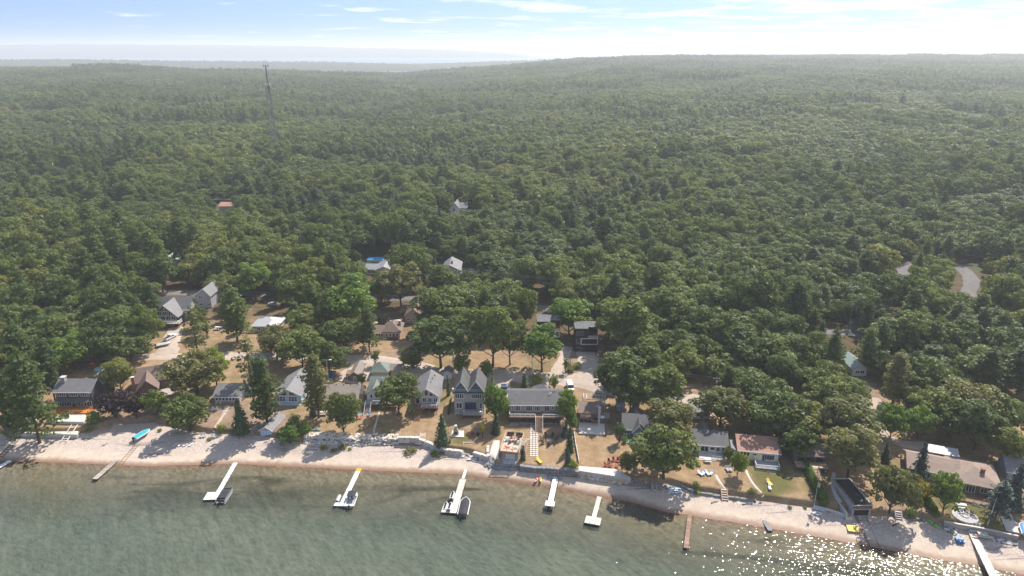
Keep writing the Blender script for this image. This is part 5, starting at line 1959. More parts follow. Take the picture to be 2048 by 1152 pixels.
h = House('cottage', 'dark brown cottage with a pale awning and a whitewashed deck', 'cottage', 1158, 845, 1200, 847)
w = h.h
h.gable_x('wall_brown', 'shingle_brown', -w, w, 0, 7, -1, 3.6, 5.0, 0.4, yr=4.2, trim=None)
MB().prism([(0.1, 3.65), (-1.3, 2.95), (-1.3, 2.85), (0.1, 3.5)], 'x', -w + 0.4, 0.4).build('awning', MT['shingle_red'], h.root)
h.win(-1.6, 1.9, 2.6, 0.9, 0, 3)
h.win(-1.2, 0.1, 3.6, 1.4, 0, 3, fm='grey')
h.win(2.0, 0.9, 1.4, 1.2, 0, 1, fm='wall_brown')
h.chimney('concrete', w - 0.4, -0.5, -0.5, 6.0, 0.7)
h.gable_x('wall_brown', 'shingle_taupe', w + 0.1, w + 2.6, 0.3, 4.2, -1, 1.9, 2.6, 0.3, trim=None)
dk = h.deck('concrete_pale', -w, w + 1.4, -6.5, -0.005, 0.1, 'wood_grey', 0.3)
pg = MB()
for i in range(8):
    pg.bar((-w + 1.2 + i * 1.0, 7.2, 4.6), (-w + 1.2 + i * 1.0, 10.6, 4.6), 0.1, 0.18)
for yy in (7.3, 10.5):
    pg.bar((-w + 0.9, yy, 4.42), (w + 1.6, yy, 4.42), 0.14, 0.2)
    for xx in (-w + 1.0, w + 1.5):
        pg.box(xx - 0.08, xx + 0.08, yy - 0.08, yy + 0.08, -0.5, 4.3)
pg.build('pergola', MT['white'], h.root)

h = House('cottage', 'blue grey cottage with a charcoal cross gabled roof', 'cottage', 1246, 872, 1297, 876)
w = h.h
h.gable_x('wall_teal', 'shingle_dark', -w, w, 0, 8, -1, 2.9, 5.3, 0.6, yr=4.6)
h.gable_y('wall_teal', 'shingle_dark', -0.9, 2.3, -1.4, 4, -1, 2.9, 4.9, 0.45)
h.gable_y('wall_teal', 'shingle_dark', -1.6, 1.8, 5, 11, -1, 3.0, 5.5, 0.4, trim=None)
h.win(-2.7, 0.9, 1.8, 1.3, 0, 2)
h.win(0.2, 0.1, 1.0, 2.1, -1.4, 1, gm='glass_blue', name='door')
h.win(1.4, 0.9, 1.0, 1.3, -1.4, 1)
h.win(w - 1.6, 0.9, 1.7, 1.3, 0, 2)
h.deck('wood_grey', -2.2, 3.4, -3.6, -1.405, 0.05, 'wood_dark', 0.2)

h = House('shed', 'pale blue grey shed under the oak by the lane', 'shed', 1235, 823, 1249, 823)
w = h.h
h.gable_y('wall_grey', 'shingle_light', -w, w, 0, 4, -0.5, 2.3, 3.2, 0.25)
h.door(0, 1.2, 1.9, 0.05, 0, 'grey')

h = House('bungalow', 'grey bungalow with charcoal roof and a pale stepped deck', 'bungalow', 1381, 902, 1452, 908)
w = h.h
h.gable_x('wall_white', 'shingle_dark', -w, w, 0, 8, -1, 2.8, 4.7, 0.6, yr=4.6)
h.gable_y('wall_grey', 'shingle_grey', -2.6, 0.6, 5, 10, -1, 2.9, 4.9, 0.4, trim=None)
h.win(-w + 1.6, 0.3, 1.6, 1.9, 0, 1)
h.win(-w + 3.9, 0.2, 2.4, 2.0, 0, 2, name='patio_door')
h.win(-w + 6.1, 0.9, 1.5, 1.2, 0, 1)
h.win(w - 2.4, 0.7, 1.2, 1.5, 0, 1)
h.win(w - 0.9, 0.7, 0.8, 1.5, 0, 1)
dk = h.deck('concrete_pale', -w + 2.2, w - 0.6, -3.4, -0.005, 0.1, 'wood_grey', 0.3)
for i in range(3):
    h.box('step', 'white', -w + 2.0 - i * 0.02, -w + 6.9 + i * 0.02, -3.8 - 0.42 * i, -3.42 - 0.42 * i, -1.2, -0.08 - 0.18 * i, dk)
h.rail([(w - 4.5, -3.3), (w - 0.7, -3.3), (w - 0.7, -0.1)], 0.1, 'grey', 0.9, 'glass_rail', dk)

h = House('house', 'pale yellow house with rust coloured roof and a blue grey deck', 'house', 1476, 918, 1555, 925)
w = h.h
h.gable_x('wall_yellow', 'shingle_red', -w, w, 0, 8, -1, 3.2, 5.0, 0.6, yr=5.2)
h.row(-w + 0.4, -w + 3.0, 3, 1.4, 0.55, 1.2, 0, fm='wood_dark')
h.win(-w + 4.4, 1.6, 1.3, 0.8, 0, 1)
h.win(-w + 7.0, 0.3, 0.9, 1.9, 0, 1, fm='wood_dark', name='door')
h.win(w - 2.4, 0.6, 2.8, 1.7, 0, 4, fm='sky_blue')
h.box('end_wall', 'sky_blue', -w - 1.9, -w - 0.01, 0.3, 5.5, -1, 2.7)
h.deck('shingle_light', -w - 2.0, -w - 0.02, 0.1, 5.6, 2.9, posts=False, name='porch_roof')
dk = h.deck('paver', -1.2, w - 0.1, -4.0, -0.005, 0.25, 'wood_grey', 0.3, nlegs=4)
h.rail([(-1.1, -0.1), (-1.1, -3.9), (w - 0.2, -3.9), (w - 0.2, -0.1)], 0.25, 'white', 0.9, 'glass_rail', dk)
h.box('deck_skirt', 'wall_teal', -1.2, w - 0.1, -3.98, -3.85, -1.2, -0.06, dk)

h = House('cottage', 'small brown roofed cottage mostly hidden among oaks above the hedge', 'cottage', 1568, 882, 1604, 884)
w = h.h
h.gable_y('wall_tan', 'shingle_taupe', -w, w, 0, 9, -1, 2.6, 4.6, 0.5, trim=None)
h.win(-1.2, 0.8, 1.2, 1.2, 0, 2)
h.win(1.4, 0.8, 1.2, 1.2, 0, 2)

h = House('house', 'shaded house with a raised brown deck and broad stair behind the tall hedge', 'house', 1592, 942, 1656, 946)
w = h.h
h.gable_x('wall_brown', 'shingle_brown', -w, w, 2.8, 10, -1, 3.6, 5.4, 0.5, trim=None)
h.row(-w + 0.5, w - 0.5, 3, 1.6, 1.8, 1.3, 2.8, nx=2, fm='wood_dark')
dk = h.deck('wood_new', -w, w, 0, 2.795, 1.5, 'wood_dark', 0.25, nlegs=5)
h.rail([(-w, 0.1), (-1.3, 0.1)], 1.5, 'wood_brown', 0.9, None, dk)
h.rail([(1.6, 0.1), (w, 0.1)], 1.5, 'wood_brown', 0.9, None, dk)
h.stairs('wood_new', -1.2, 1.5, -0.02, 1.45, -0.5, 4.2, 'wood_dark', dk)

h = House('boathouse', 'concrete boathouse with dark flat gravel roof and a wide black door', 'boathouse', 1701, 1030, 1741, 1033)
w = h.h
h.root.rotation_euler.z += R(10)
h.flat('concrete', 'wall_black', -w, w, 0, 11.5, -1, 3.0, 'concrete_pale', 0.3)
h.win(0, 0.02, w * 2 - 0.7, 2.0, 0, 1, fm='concrete', gm='wall_black', name='door')
h.rail([(-w, 0), (-w, 11.4)], 3.26, 'wood_grey', 0.7)
h.box('lintel', 'wood_brown', -w - 0.1, w + 0.1, -0.3, -0.165, 2.35, 3.0)
h.box('side_wall', 'concrete', -w - 2.0, -w - 1.6, -1.0, 11, -1, 1.7)
h.box('side_wall', 'concrete_pale', -w - 2.1, -w - 0.2, -1.4, -1.05, -1, 0.6)

h = House('house', 'long brown roofed house with a hipped wing and patio umbrellas', 'house', 1815, 950, 1940, 975)
w = h.h
h.gable_x('wall_tan', 'shingle_tan', -w, w - 3.2, 0, 8.5, -1, 2.9, 4.7, 0.7, yr=4.5, trim='white')
h.hip('wall_brown', 'shingle_tan', w - 4.4, w + 5.6, -2.6, 8.8, -1, 2.95, 5.2, 0.9)
h.chimney('brick', w + 2.2, 1.2, 2, 5.6, 0.9, 'brick')
h.win(-w + 5.2, 0.2, 1.7, 2.0, 0, 2, name='patio_door')
h.win(-w + 8.4, 1.2, 1.0, 0.9, 0, 1)
h.win(-w + 11.0, 0.8, 2.2, 1.5, 0, 2)
h.win(-w + 2.0, 0.8, 1.4, 1.3, 0, 2)
h.win(w - 2.9, 0.6, 1.5, 1.7, -2.6, 2)
h.win(w - 0.6, 0.1, 2.2, 2.2, -2.6, 3, name='patio_door')
h.win(w + 2.4, 0.6, 1.6, 1.7, -2.6, 2)
MB().add([(-2.4, 9.5, 3.3), (6.0, 9.5, 3.3), (6.0, 13.0, 3.9), (-1.2, 13.0, 3.9), (-2.4, 9.5, 3.15), (6.0, 9.5, 3.15), (6.0, 13.0, 3.75), (-1.2, 13.0, 3.75)],
         [(0, 1, 2, 3), (4, 7, 6, 5), (0, 4, 5, 1), (1, 5, 6, 2), (2, 6, 7, 3), (3, 7, 4, 0)]).build('awning', MT['metal_white'], h.root)
for ax in (-2.0, 5.8):
    MB().box(ax - 0.07, ax + 0.07, 9.6, 9.75, -0.5, 3.13).build('awning_post', MT['white'], h.root)
dk = h.deck('wood_brown', w - 4.0, w + 4.2, -7.2, -2.605, -0.05, 'wood_brown', 0.5, nlegs=4)
h.rail([(w - 3.9, -5.2), (w - 2.4, -7.1), (w + 3.2, -7.1)], -0.05, 'wood_brown', 0.8, None, dk)

h = House('house', 'grey roofed house cut by the right edge of the picture', 'house', 2012, 958, 2085, 970)
w = h.h
h.gable_x('wall_grey', 'shingle_light', -w, w, 0, 8, -1, 2.7, 4.8, 0.6, trim='white')
h.row(-w + 0.6, w, 3, 0.7, 1.4, 1.4, 0, nx=2)

# the boathouse with the timber roof deck
h = House('boathouse', 'stone boathouse with a timber railed roof terrace and white garage door', 'boathouse', 1000, 919, 1038, 922)
w = h.h
h.root.rotation_euler.z += R(-3)
h.wall('stone', -w + 0.35, w - 0.35, 0.3, 9.0, -1, 2.75)
dk = h.box('roof_deck', 'wood_new', -w, w, -0.3, 9.4, 2.753, 3.05)
h.box('fascia', 'wood_orange', -w - 0.03, w + 0.03, -0.37, -0.305, 2.6, 3.1, dk)
h.rail([(-w + 0.1, -0.2), (w - 0.1, -0.2), (w - 0.1, 9.3), (-w + 0.1, 9.3), (-w + 0.1, -0.2)], 3.05, 'wood_new', 0.95, None, dk, th=0.13)
h.win(0.1, 0.0, 2.9, 2.1, 0.3, 1, 4, fm='concrete', gm='wall_white', name='garage_door')
h.stairs('wood_new', w + 0.15, w + 1.5, 7.6, 3.0, 0.3, 4.6, 'wood_new', dk)
PAV = (h, w)

# ------------------------------------------------------------------ the houses behind, along the lanes and in the wood
h = House('house', 'grey chalet with a great glazed gable above a deck on stilts', 'chalet', 311, 652, 358, 652)
w = h.h
h.gable_y('wall_dark', 'shingle_light', -w, w, 0, 9, -0.8, 4.6, 9.2, 0.7, trim='grey')
h.gable_x('wall_grey', 'shingle_light', -1.5, w + 2.4, 6, 13, -0.8, 5.6, 9.3, 0.6, trim='white')
h.gable_x('wall_grey', 'shingle_light', -w - 2, -1.0, 7, 13, -0.8, 5.6, 9.0, 0.6, trim=None)
for x0 in (-3.3, -1.1, 1.1, 3.3):
    h.win(x0, 2.8, 1.9, 1.7, 0, 2)
for x0 in (-2.3, 0, 2.3):
    h.win(x0, 4.8, 1.8, 1.7, 0, 2)
h.poly_win([(-1.6, 6.7), (-0.15, 6.7), (-0.15, 8.2)], 0)
h.poly_win([(1.6, 6.7), (0.15, 6.7), (0.15, 8.2)], 0)
h.win(w + 1.2, 4.0, 1.5, 1.3, 6, 2)
dk = h.deck('concrete_pale', -w - 1.2, w + 1.8, -3.2, -0.005, 2.5, 'wood_brown', 0.35, nlegs=6)
h.rail([(-w - 1.1, -0.1), (-w - 1.1, -3.1), (w + 1.7, -3.1), (w + 1.7, -0.1)], 2.5, 'white', 0.9, 'glass_rail', dk)
h.win(-2.0, 0.0, 2.2, 1.9, 0, 2)
h.win(2.0, 0.0, 2.2, 1.9, 0, 2)

h = House('house', 'grey gabled house beside the glazed chalet', 'house', 393, 616, 424, 616)
w = h.h
h.gable_y('wall_grey', 'shingle_light', -w, w, 0, 12, -0.8, 6.0, 9.0, 0.5, xr=0.9, trim='white')
h.win(-0.9, 4.4, 1.7, 1.3, 0, 2)
h.win(-1.0, 1.2, 1.5, 1.2, 0, 2)
h.win(2.2, 1.2, 1.4, 1.2, 0, 2)
h.win(3, 4, 1.2, 1.2, w, 1, side='r')

h = House('cottage', 'white roofed cottage among small pines by the lane', 'cottage', 506, 664, 556, 664)
w = h.h
h.hip('wall_tan', 'metal_white', -w, w, 0, 9, -0.8, 2.7, 5.0, 0.6)
h.gable_y('wall_tan', 'metal_white', 0.6, 4.6, -2, 4, -0.8, 2.7, 4.6, 0.5)
h.win(-2.6, 0.8, 1.5, 1.3, 0, 2)
h.win(2.6, 0.8, 1.6, 1.3, -2, 2)

h = House('house', 'brown hip roofed house with dark veranda and a red bench on the dry lawn', 'house', 745, 676, 800, 676)
w = h.h
h.hip('wall_tan', 'shingle_brown', -1.0, w, 0, 9, -0.8, 2.8, 5.6, 0.6)
h.gable_x('wall_tan', 'shingle_brown', -w, -1.05, 0.4, 7, -0.8, 2.3, 3.9, 0.5, trim='white')
h.row(-w + 0.2, -1.2, 4, 0.6, 0.9, 1.3, 0.4)
h.row(-0.4, w - 0.4, 4, 0.5, 0.9, 1.6, 0, fm='white')
h.chimney('stone', w - 0.6, 4.6, 2.5, 5.6, 0.9)
h.vent(0.6, 4.4, 5.6, 'black')
h.deck('wood_dark', -0.8, w, -2.2, -0.005, 0.2, 'wood_dark', 0.2)

h = House('cottage', 'tan cottage with a steep brown roof left of the large oak', 'cottage', 811, 646, 829, 646)
w = h.h
h.gable_y('wall_tan', 'shingle_brown', -w, w + 3, 0, 10, -0.8, 3.2, 6.4, 0.5, xr=1.6, trim=None)
h.win(-0.8, 1.2, 1.2, 1.1, 0, 2)
h.win(1.6, 1.2, 1.2, 1.1, 0, 2)
h.wall('wall_white', w + 3.05, w + 5, 1, 5, -0.8, 2.2)


def black_house(xl, xr, yb, label, rot):
    h = House('house', label, 'house', xl, yb, xr, yb)
    h.root.rotation_euler.z += R(rot)
    w = h.h
    h.wall('wall_black', -w, w, 0, 7.5, -0.8, 6.3)
    h.wall('wall_black', -w, 0.5, 0.01, 7.49, 6.303, 9.3)
    h.wall('wall_black', 0.503, w, 3.2, 7.48, 6.303, 9.3)
    r = h.box('roof', 'shingle_dark', -w - 0.1, 0.55, -0.1, 7.6, 9.303, 9.5)
    h.box('roof_section', 'shingle_dark', 0.553, w + 0.15, 1.6, 7.58, 9.303, 9.45, r)
    for xx, yy in ((-3.2, 4), (-1.2, 2.2), (2.5, 4.5)):
        MB().tube((xx, yy, 9.4), (xx, yy, 9.95), 0.15, 0.15, 6).build('roof_vent', MT['white'], r)
    h.win(-2.6, 6.7, 2.9, 1.5, 0.01, 3, fm='grey')
    h.win(2.6, 6.5, 3.2, 2.0, 3.2, 4, fm='wood_brown', name='patio_door')
    h.box('balcony_floor', 'wood_brown', 0.505, w - 0.02, 0.02, 3.19, 6.303, 6.36)
    h.box('balcony_front', 'wood_new', 0.52, w, -0.07, -0.004, 5.5, 6.6)
    h.rail([(0.6, 0.1), (w - 0.1, 0.1)], 6.6, 'black', 0.4)
    h.win(-3.1, 3.3, 1.6, 1.9, 0, 1, fm='grey')
    fr = h.win(1.0, 2.9, 6.4, 2.6, -0.02, 1, fm='white', name='framed_window', ft=0.26)
    for i in range(1, 4):
        MB().box(-3.2 + 1.6 * i - 0.1, -3.2 + 1.6 * i + 0.1, -0.07, 0.0, 0.3, 2.3).build('mullion', MT['black'], fr)
    h.win(-3.0, 0.1, 2.0, 1.7, 0, 2, fm='grey')
    h.win(0.2, 0.1, 0.9, 1.9, 0, 1, fm='black', name='door')
    h.win(2.9, 0.1, 2.6, 1.9, 0, 3, fm='black', name='patio_door')
    return h


black_house(1149, 1196, 703, 'right hand black three storey house with a white framed window band', 0)
black_house(1074, 1120, 688, 'left hand black house partly behind the bright oak', 0)

h = House('house', 'grey metal roofed house in an L beside the blue pool', 'house', 731, 551, 771, 551)
w = h.h
h.gable_x('wall_white', 'metal_grey', -w, w - 4, 2, 9, -0.8, 2.8, 4.4, 0.6, trim=None)
h.gable_y('wall_white', 'metal_grey', w - 5.0, w + 3.5, 0, 13, -0.8, 2.9, 4.9, 0.7, trim='white')
h.win(w - 2.6, 0.3, 3.4, 1.9, 0, 2)
h.row(-w + 0.6, w - 5.4, 2, 0.7, 1.7, 1.2, 2, nx=2)

h = House('house', 'grey roofed house with a dark chimney above a white garage', 'house', 886, 562, 902, 562)
w = h.h
h.gable_y('wall_grey', 'shingle_light', -w, w + 4.5, 0, 14, -0.8, 5.6, 8.2, 0.5, xr=1.4, trim=None)
h.chimney('wood_dark', w + 0.4, 3.5, 5, 9.2, 0.8, 'wood_dark')
h.win(0, 3.4, 4.0, 1.4, 0, 3)
h.box('garage_door', 'wall_white', -w + 0.3, w - 0.2, -0.08, -0.004, -0.2, 2.1)

h = House('house', 'pale two storey house far back in the wood behind a fir', 'house', 902, 432, 930, 432)
w = h.h
h.gable_y('wall_white', 'shingle_light', -w, 0.8, 0, 12, -0.8, 6, 9, 0.6)
h.gable_x('wall_white', 'shingle_light', 0.85, w + 1, 2, 11, -0.8, 5.6, 8, 0.6)
h.win(-2.6, 3.5, 1.8, 1.8, 0, 2)
h.win(-2.6, 0.8, 1.8, 1.4, 0, 2)
h.deck('wall_white', -w, w + 2, -3.5, -0.005, 2.5, 'white', 0.3)


def wood_house(xl, xr, yb, label, wm, rm, ze, zr, kind='x', dep=9):
    h = House('house', label, 'house', xl, yb, xr, yb)
    w = h.h
    if kind == 'x':
        h.gable_x(wm, rm, -w, w, 0, dep, -0.8, ze, zr, 0.6, trim=None)
    elif kind == 'y':
        h.gable_y(wm, rm, -w, w, 0, dep, -0.8, ze, zr, 0.6, trim=None)
    else:
        h.hip(wm, rm, -w, w, 0, dep, -0.8, ze, zr, 0.6)
    h.row(-w + 0.8, w - 0.8, 2, 0.9, 1.6, 1.3, 0, nx=2)
    return h


h = wood_house(326, 366, 541, 'house with pale green metal roofs deep among the oaks', 'wall_tan', 'metal_mint', 2.8, 4.4)
h.gable_y('wall_tan', 'metal_mint', -h.h - 3, -h.h + 3, 4, 16, -0.8, 3.2, 5.6, 0.6, trim=None)
wood_house(440, 470, 425, 'brown roofed house in the shade of tall pines far back', 'wall_tan', 'shingle_red', 4.5, 6.2, 'x', 10)
wood_house(428, 446, 446, 'small grey roof between oaks below the brown roofed wood house', 'wall_grey', 'shingle_grey', 3, 4.4, 'x', 8)
wood_house(618, 640, 417, 'white hip roofed house at the edge of the dark pines', 'wall_tan', 'metal_white', 3, 6.0, 'hip', 12)
wood_house(88, 110, 406, 'low brown roof far back in the left hand wood', 'wall_tan', 'shingle_brown', 3, 5, 'x', 12)
wood_house(186, 204, 407, 'small rust coloured roof far back in the left hand wood', 'wall_tan', 'shingle_red', 3, 5, 'y', 12)
h = wood_house(1386, 1420, 838, 'garage with a grey flat roof under the spreading oak', 'wall_white', 'shingle_grey', 2.6, 3.2, 'x', 7)
h = wood_house(1704, 1732, 752, 'pale green roofed cottage glimpsed between the pines on the right', 'wall_white', 'metal_mint', 3.0, 4.6, 'y', 10)


# ------------------------------------------------------------------ lanes, drives, paths
def gravel_mat(name, a, b, c, sc=0.5):
    m, n, l, p = new_mat(name)
    pos = geo_pos(n)
    f = noise(n, l, sc, 6, 0.7, pos)
    g = noise(n, l, 0.08, 4, 0.6, pos)
    v = mth(n, l, 'MULTIPLY_ADD', f, 0.6, mth(n, l, 'MULTIPLY', g, 0.4))
    l.new(ramp(n, l, v, [(0.32, a), (0.5, b), (0.68, c)]), p.inputs['Base Color'])
    p.inputs['Roughness'].default_value = 0.95
    p.inputs['Specular IOR Level'].default_value = 0.1
    l.new(bump(n, l, noise(n, l, 3.0, 4, 0.7, pos), 0.4, 0.08), p.inputs['Normal'])
    return m


M_GRAVEL = gravel_mat('lane_gravel', (0.31, 0.25, 0.205), (0.41, 0.335, 0.275), (0.50, 0.415, 0.345))
M_ASPH = gravel_mat('old_asphalt', (0.12, 0.11, 0.108), (0.165, 0.152, 0.148), (0.21, 0.195, 0.19))
M_PATH = gravel_mat('pale_path', (0.42, 0.35, 0.29), (0.52, 0.45, 0.38), (0.6, 0.53, 0.46))
M_SANDP = gravel_mat('sandy_path', (0.36, 0.27, 0.2), (0.46, 0.36, 0.28), (0.54, 0.44, 0.35))


def resample(P, d):
    P = [np.array(p[:2]) for p in P]
    out = []
    for a, b in zip(P, P[1:]):
        n = max(1, int(np.linalg.norm(b - a) / d))
        out += [a + (b - a) * i / n for i in range(n)]
    return np.array(out + [P[-1]])


def ribbon(name, px, widths, mat, lift=0.12, wob=0.25, step=2.0, ac=6, seed=1):
    """a strip draped over the ground along a line of ground points"""
    W_ = [at(*p) for p in px]
    C_ = resample(W_, step)
    for _ in range(6):
        C_[1:-1] = (C_[:-2] + 2 * C_[1:-1] + C_[2:]) / 4
    s0 = np.cumsum([0] + [np.linalg.norm(np.array(b[:2]) - np.array(a[:2])) for a, b in zip(W_, W_[1:])])
    sc_ = np.linspace(0, s0[-1], len(C_))
    wd = np.interp(sc_, s0, widths if hasattr(widths, '__len__') else [widths] * len(W_))
    T = np.gradient(C_, axis=0)
    T /= np.linalg.norm(T, axis=1, keepdims=True)
    N = np.stack([-T[:, 1], T[:, 0]], 1)
    g = np.random.default_rng(seed)
    X, Y, Z = [], [], []
    jl, jr = (np.convolve(g.normal(size=len(C_) + 4), np.ones(5) / 2.2, 'valid') * wob for _ in range(2))
    for k in range(ac + 1):
        f = -1 + 2 * k / ac
        off = f * (wd / 2) + (jl if f < 0 else jr) * abs(f)
        x = C_[:, 0] + N[:, 0] * off
        y = C_[:, 1] + N[:, 1] * off
        X.append(x)
        Y.append(y)
        Z.append(gz(x, y) + (lift if 0 < k < ac else -0.15))
    me = grid_mesh(name, np.array(X).T, np.array(Y).T, np.array(Z).T)
    me.materials.append(mat)
    return tag(put(name, me), kind='structure')


ribbon('gravel_lane', [(150, 716), (308, 713), (420, 712), (560, 712), (650, 714), (720, 720), (800, 724), (880, 742), (940, 750), (1010, 752), (1060, 753), (1120, 758), (1200, 768), (1290, 790), (1390, 800), (1500, 806), (1620, 812), (1740, 820)],
       [6, 7, 7, 7, 7, 9, 9, 9, 9, 9, 10, 11, 12, 10, 9, 8, 7, 6], M_GRAVEL, 0.14, 0.5, seed=2)
ribbon('gravel_court', [(690, 765), (705, 750), (735, 738), (800, 734), (850, 745)], [9, 14, 15, 13, 8], M_GRAVEL, 0.17, 0.6, seed=3)
ribbon('gravel_drive', [(352, 655), (345, 680), (330, 708)], [7, 8, 11], M_GRAVEL, 0.17, 0.4, seed=4)
ribbon('gravel_drive', [(1172, 705), (1176, 730), (1186, 752), (1190, 775)], [9, 10, 11, 13], M_GRAVEL, 0.17, 0.5, seed=5)
ribbon('gravel_drive', [(1132, 694), (1128, 715), (1118, 738), (1120, 756)], [5, 6, 7, 8], M_GRAVEL, 0.18, 0.4, seed=6)
ribbon('gravel_drive', [(1003, 760), (1008, 775), (1010, 800)], [7, 6, 5], M_GRAVEL, 0.18, 0.3, seed=7)
ribbon('gravel_drive', [(1398, 800), (1404, 815), (1404, 838)], [9, 7, 6], M_GRAVEL, 0.18, 0.3, seed=8)
ribbon('gravel_drive', [(1742, 795), (1755, 820), (1752, 850), (1775, 878), (1800, 892), (1860, 893)], [6, 5, 5, 5, 5, 6], M_GRAVEL, 0.18, 0.3, seed=9)
ribbon('upper_road', [(-500, 588), (0, 588), (300, 586), (470, 586), (640, 590), (760, 594), (900, 602), (1090, 616), (1300, 640), (1500, 655), (1690, 664), (1900, 690), (2300, 730)], 7.5, M_ASPH, 0.2, 0.1, seed=10)
ribbon('side_road', [(1700, 660), (1760, 610), (1800, 560), (1806, 535), (1840, 522), (1890, 520), (1930, 540), (1945, 560), (1935, 590), (1900, 640), (1890, 684)], 8.0, M_ASPH, 0.22, 0.1, seed=11)
ribbon('side_road', [(1900, 524), (1960, 508), (1995, 492), (2060, 470)], 7.0, M_ASPH, 0.2, 0.1, seed=12)
ribbon('footpath', [(759, 822), (752, 845), (746, 866)], 0.9, M_PATH, 0.16, 0.05, 1.0, 4, seed=13)
ribbon('footpath', [(1431, 950), (1440, 968), (1450, 986)], 1.0, M_PATH, 0.16, 0.05, 1.0, 4, seed=14)
ribbon('footpath', [(1491, 940), (1497, 955), (1508, 972), (1526, 992)], 1.1, M_PATH, 0.16, 0.05, 1.0, 4, seed=15)
ribbon('footpath', [(1668, 946), (1664, 968), (1668, 985), (1682, 1006)], 1.4, M_PATH, 0.16, 0.05, 1.0, 4, seed=16)
ribbon('sandy_path', [(456, 812), (448, 828), (438, 845), (430, 862)], 1.3, M_SANDP, 0.16, 0.15, 1.0, 4, seed=17)
ribbon('footpath', [(665, 660), (720, 650), (790, 640), (800, 640)], 1.2, M_PATH, 0.16, 0.05, 1.5, 4, seed=18)


# ------------------------------------------------------------------ stones, walls, terraces
def rock_mesh(seed, name='boulder', mat='rock', flat=0.75):
    g = np.random.default_rng(seed)
    v, f = ico((0, 0, 0), (1, 1, flat), 1)
    v = v * (1 + g.normal(scale=0.13, size=(len(v), 1))) + g.normal(scale=0.05, size=v.shape)
    me = bpy.data.meshes.new(name)
    me.from_pydata(v.tolist(), [], f)
    me.materials.append(MT[mat])
    return me


ROCKS = {m: [rock_mesh(100 + i, 'boulder', m) for i in range(5)] for m in ('rock', 'rock_grey', 'rock_tan')}


def rocks_between(root, top, bot, n, smin, smax, mats, g):
    """boulders strewn over the bank between two picture lines"""
    nr = 6 if n > 200 else 3
    nc = int(math.ceil(n / nr))
    for i in range(n):
        # courses of stones side by side, each one shifted and turned a little
        f = ((i % nc) + g.uniform(0.1, 0.9)) / nc
        e = ((i // nc) + g.uniform(0.15, 0.85)) / nr
        px = np.interp(f, np.linspace(0, 1, len(top)), [p[0] for p in top]) * (1 - e) + np.interp(f, np.linspace(0, 1, len(bot)), [p[0] for p in bot]) * e
        py = np.interp(f, np.linspace(0, 1, len(top)), [p[1] for p in top]) * (1 - e) + np.interp(f, np.linspace(0, 1, len(bot)), [p[1] for p in bot]) * e
        x, y, z = at(px, py)
        s = g.uniform(smin, smax)
        m = mats[g.integers(len(mats))]
        o = put('boulder', ROCKS[m][g.integers(5)], root, (x - root.location.x, y - root.location.y, z - root.location.z + 0.15 * s), g.uniform(0, 6.28))
        o.scale = (s * g.uniform(0.8, 1.3), s * g.uniform(0.7, 1.1), s * g.uniform(0.7, 1.0))


gR = np.random.default_rng(5)
x, y, z = at(700, 878)
rv = thing('boulder_bank', (x, y, z), 0, 'bank of pale tumbled boulders below the brown ranch and the green roofed house', 'rock bank')
rocks_between(rv, [(610, 866), (640, 866), (700, 867), (795, 869)], [(607, 889), (660, 890), (720, 892), (796, 890)], 298, 0.40, 0.66, ['rock', 'rock', 'rock', 'rock', 'rock_tan'], gR)
x, y, z = at(985, 930)
rv = thing('boulder_bank', (x, y, z), 0, 'dark grey boulders at the foot of the concrete ramp', 'rock bank')
rocks_between(rv, [(972, 922), (1000, 926), (1040, 929)], [(970, 934), (1000, 940), (1038, 940)], 38, 0.5, 1.0, ['rock_grey'], gR)
x, y, z = at(1210, 960)
rv = thing('boulder_bank', (x, y, z), 0, 'row of tan boulders below the pale concrete terrace', 'rock bank')
rocks_between(rv, [(1153, 946), (1200, 952), (1256, 962)], [(1156, 955), (1200, 962), (1255, 972)], 46, 0.4, 0.85, ['rock_tan', 'rock_tan', 'rock'], gR)
x, y, z = at(1100, 952)
rv = thing('boulder_bank', (x, y, z), 0, 'two dark boulder heaps at the foot of the red ramped dock', 'rock bank')
rocks_between(rv, [(1095, 946), (1104, 946)], [(1096, 956), (1106, 957)], 9, 0.5, 0.9, ['rock_grey'], gR)
rocks_between(rv, [(1116, 948), (1122, 948)], [(1115, 958), (1124, 959)], 9, 0.5, 0.9, ['rock_grey'], gR)
x, y, z = at(945, 915)
rv = thing('boulder_bank', (x, y, z), 0, 'scattered weathered rocks on the beach below the curved block wall', 'rock bank')
rocks_between(rv, [(890, 902), (930, 908), (968, 918)], [(890, 908), (930, 916), (968, 924)], 40, 0.25, 0.6, ['rock_grey', 'rock'], gR)
x, y, z = at(1910, 1062)
rv = thing('boulder_bank', (x, y, z), 0, 'grey rubble at the foot of the timber wall beside the gangway', 'rock bank')
rocks_between(rv, [(1880, 1046), (1915, 1056), (1905, 1066)], [(1878, 1052), (1900, 1066), (1912, 1072)], 40, 0.3, 0.65, ['rock_grey', 'rock'], gR)
rocks_between(rv, [(1985, 1074), (2035, 1084)], [(1985, 1082), (2035, 1094)], 40, 0.3, 0.6, ['rock_grey', 'rock'], gR)
x, y, z = at(1270, 975)
rv = thing('boulder_bank', (x, y, z), 0, 'dark rubble around the wooden beach stair under the huge oak', 'rock bank')
rocks_between(rv, [(1262, 960), (1300, 965), (1360, 975)], [(1262, 975), (1300, 980), (1362, 984)], 45, 0.25, 0.6, ['rock_grey'], gR)


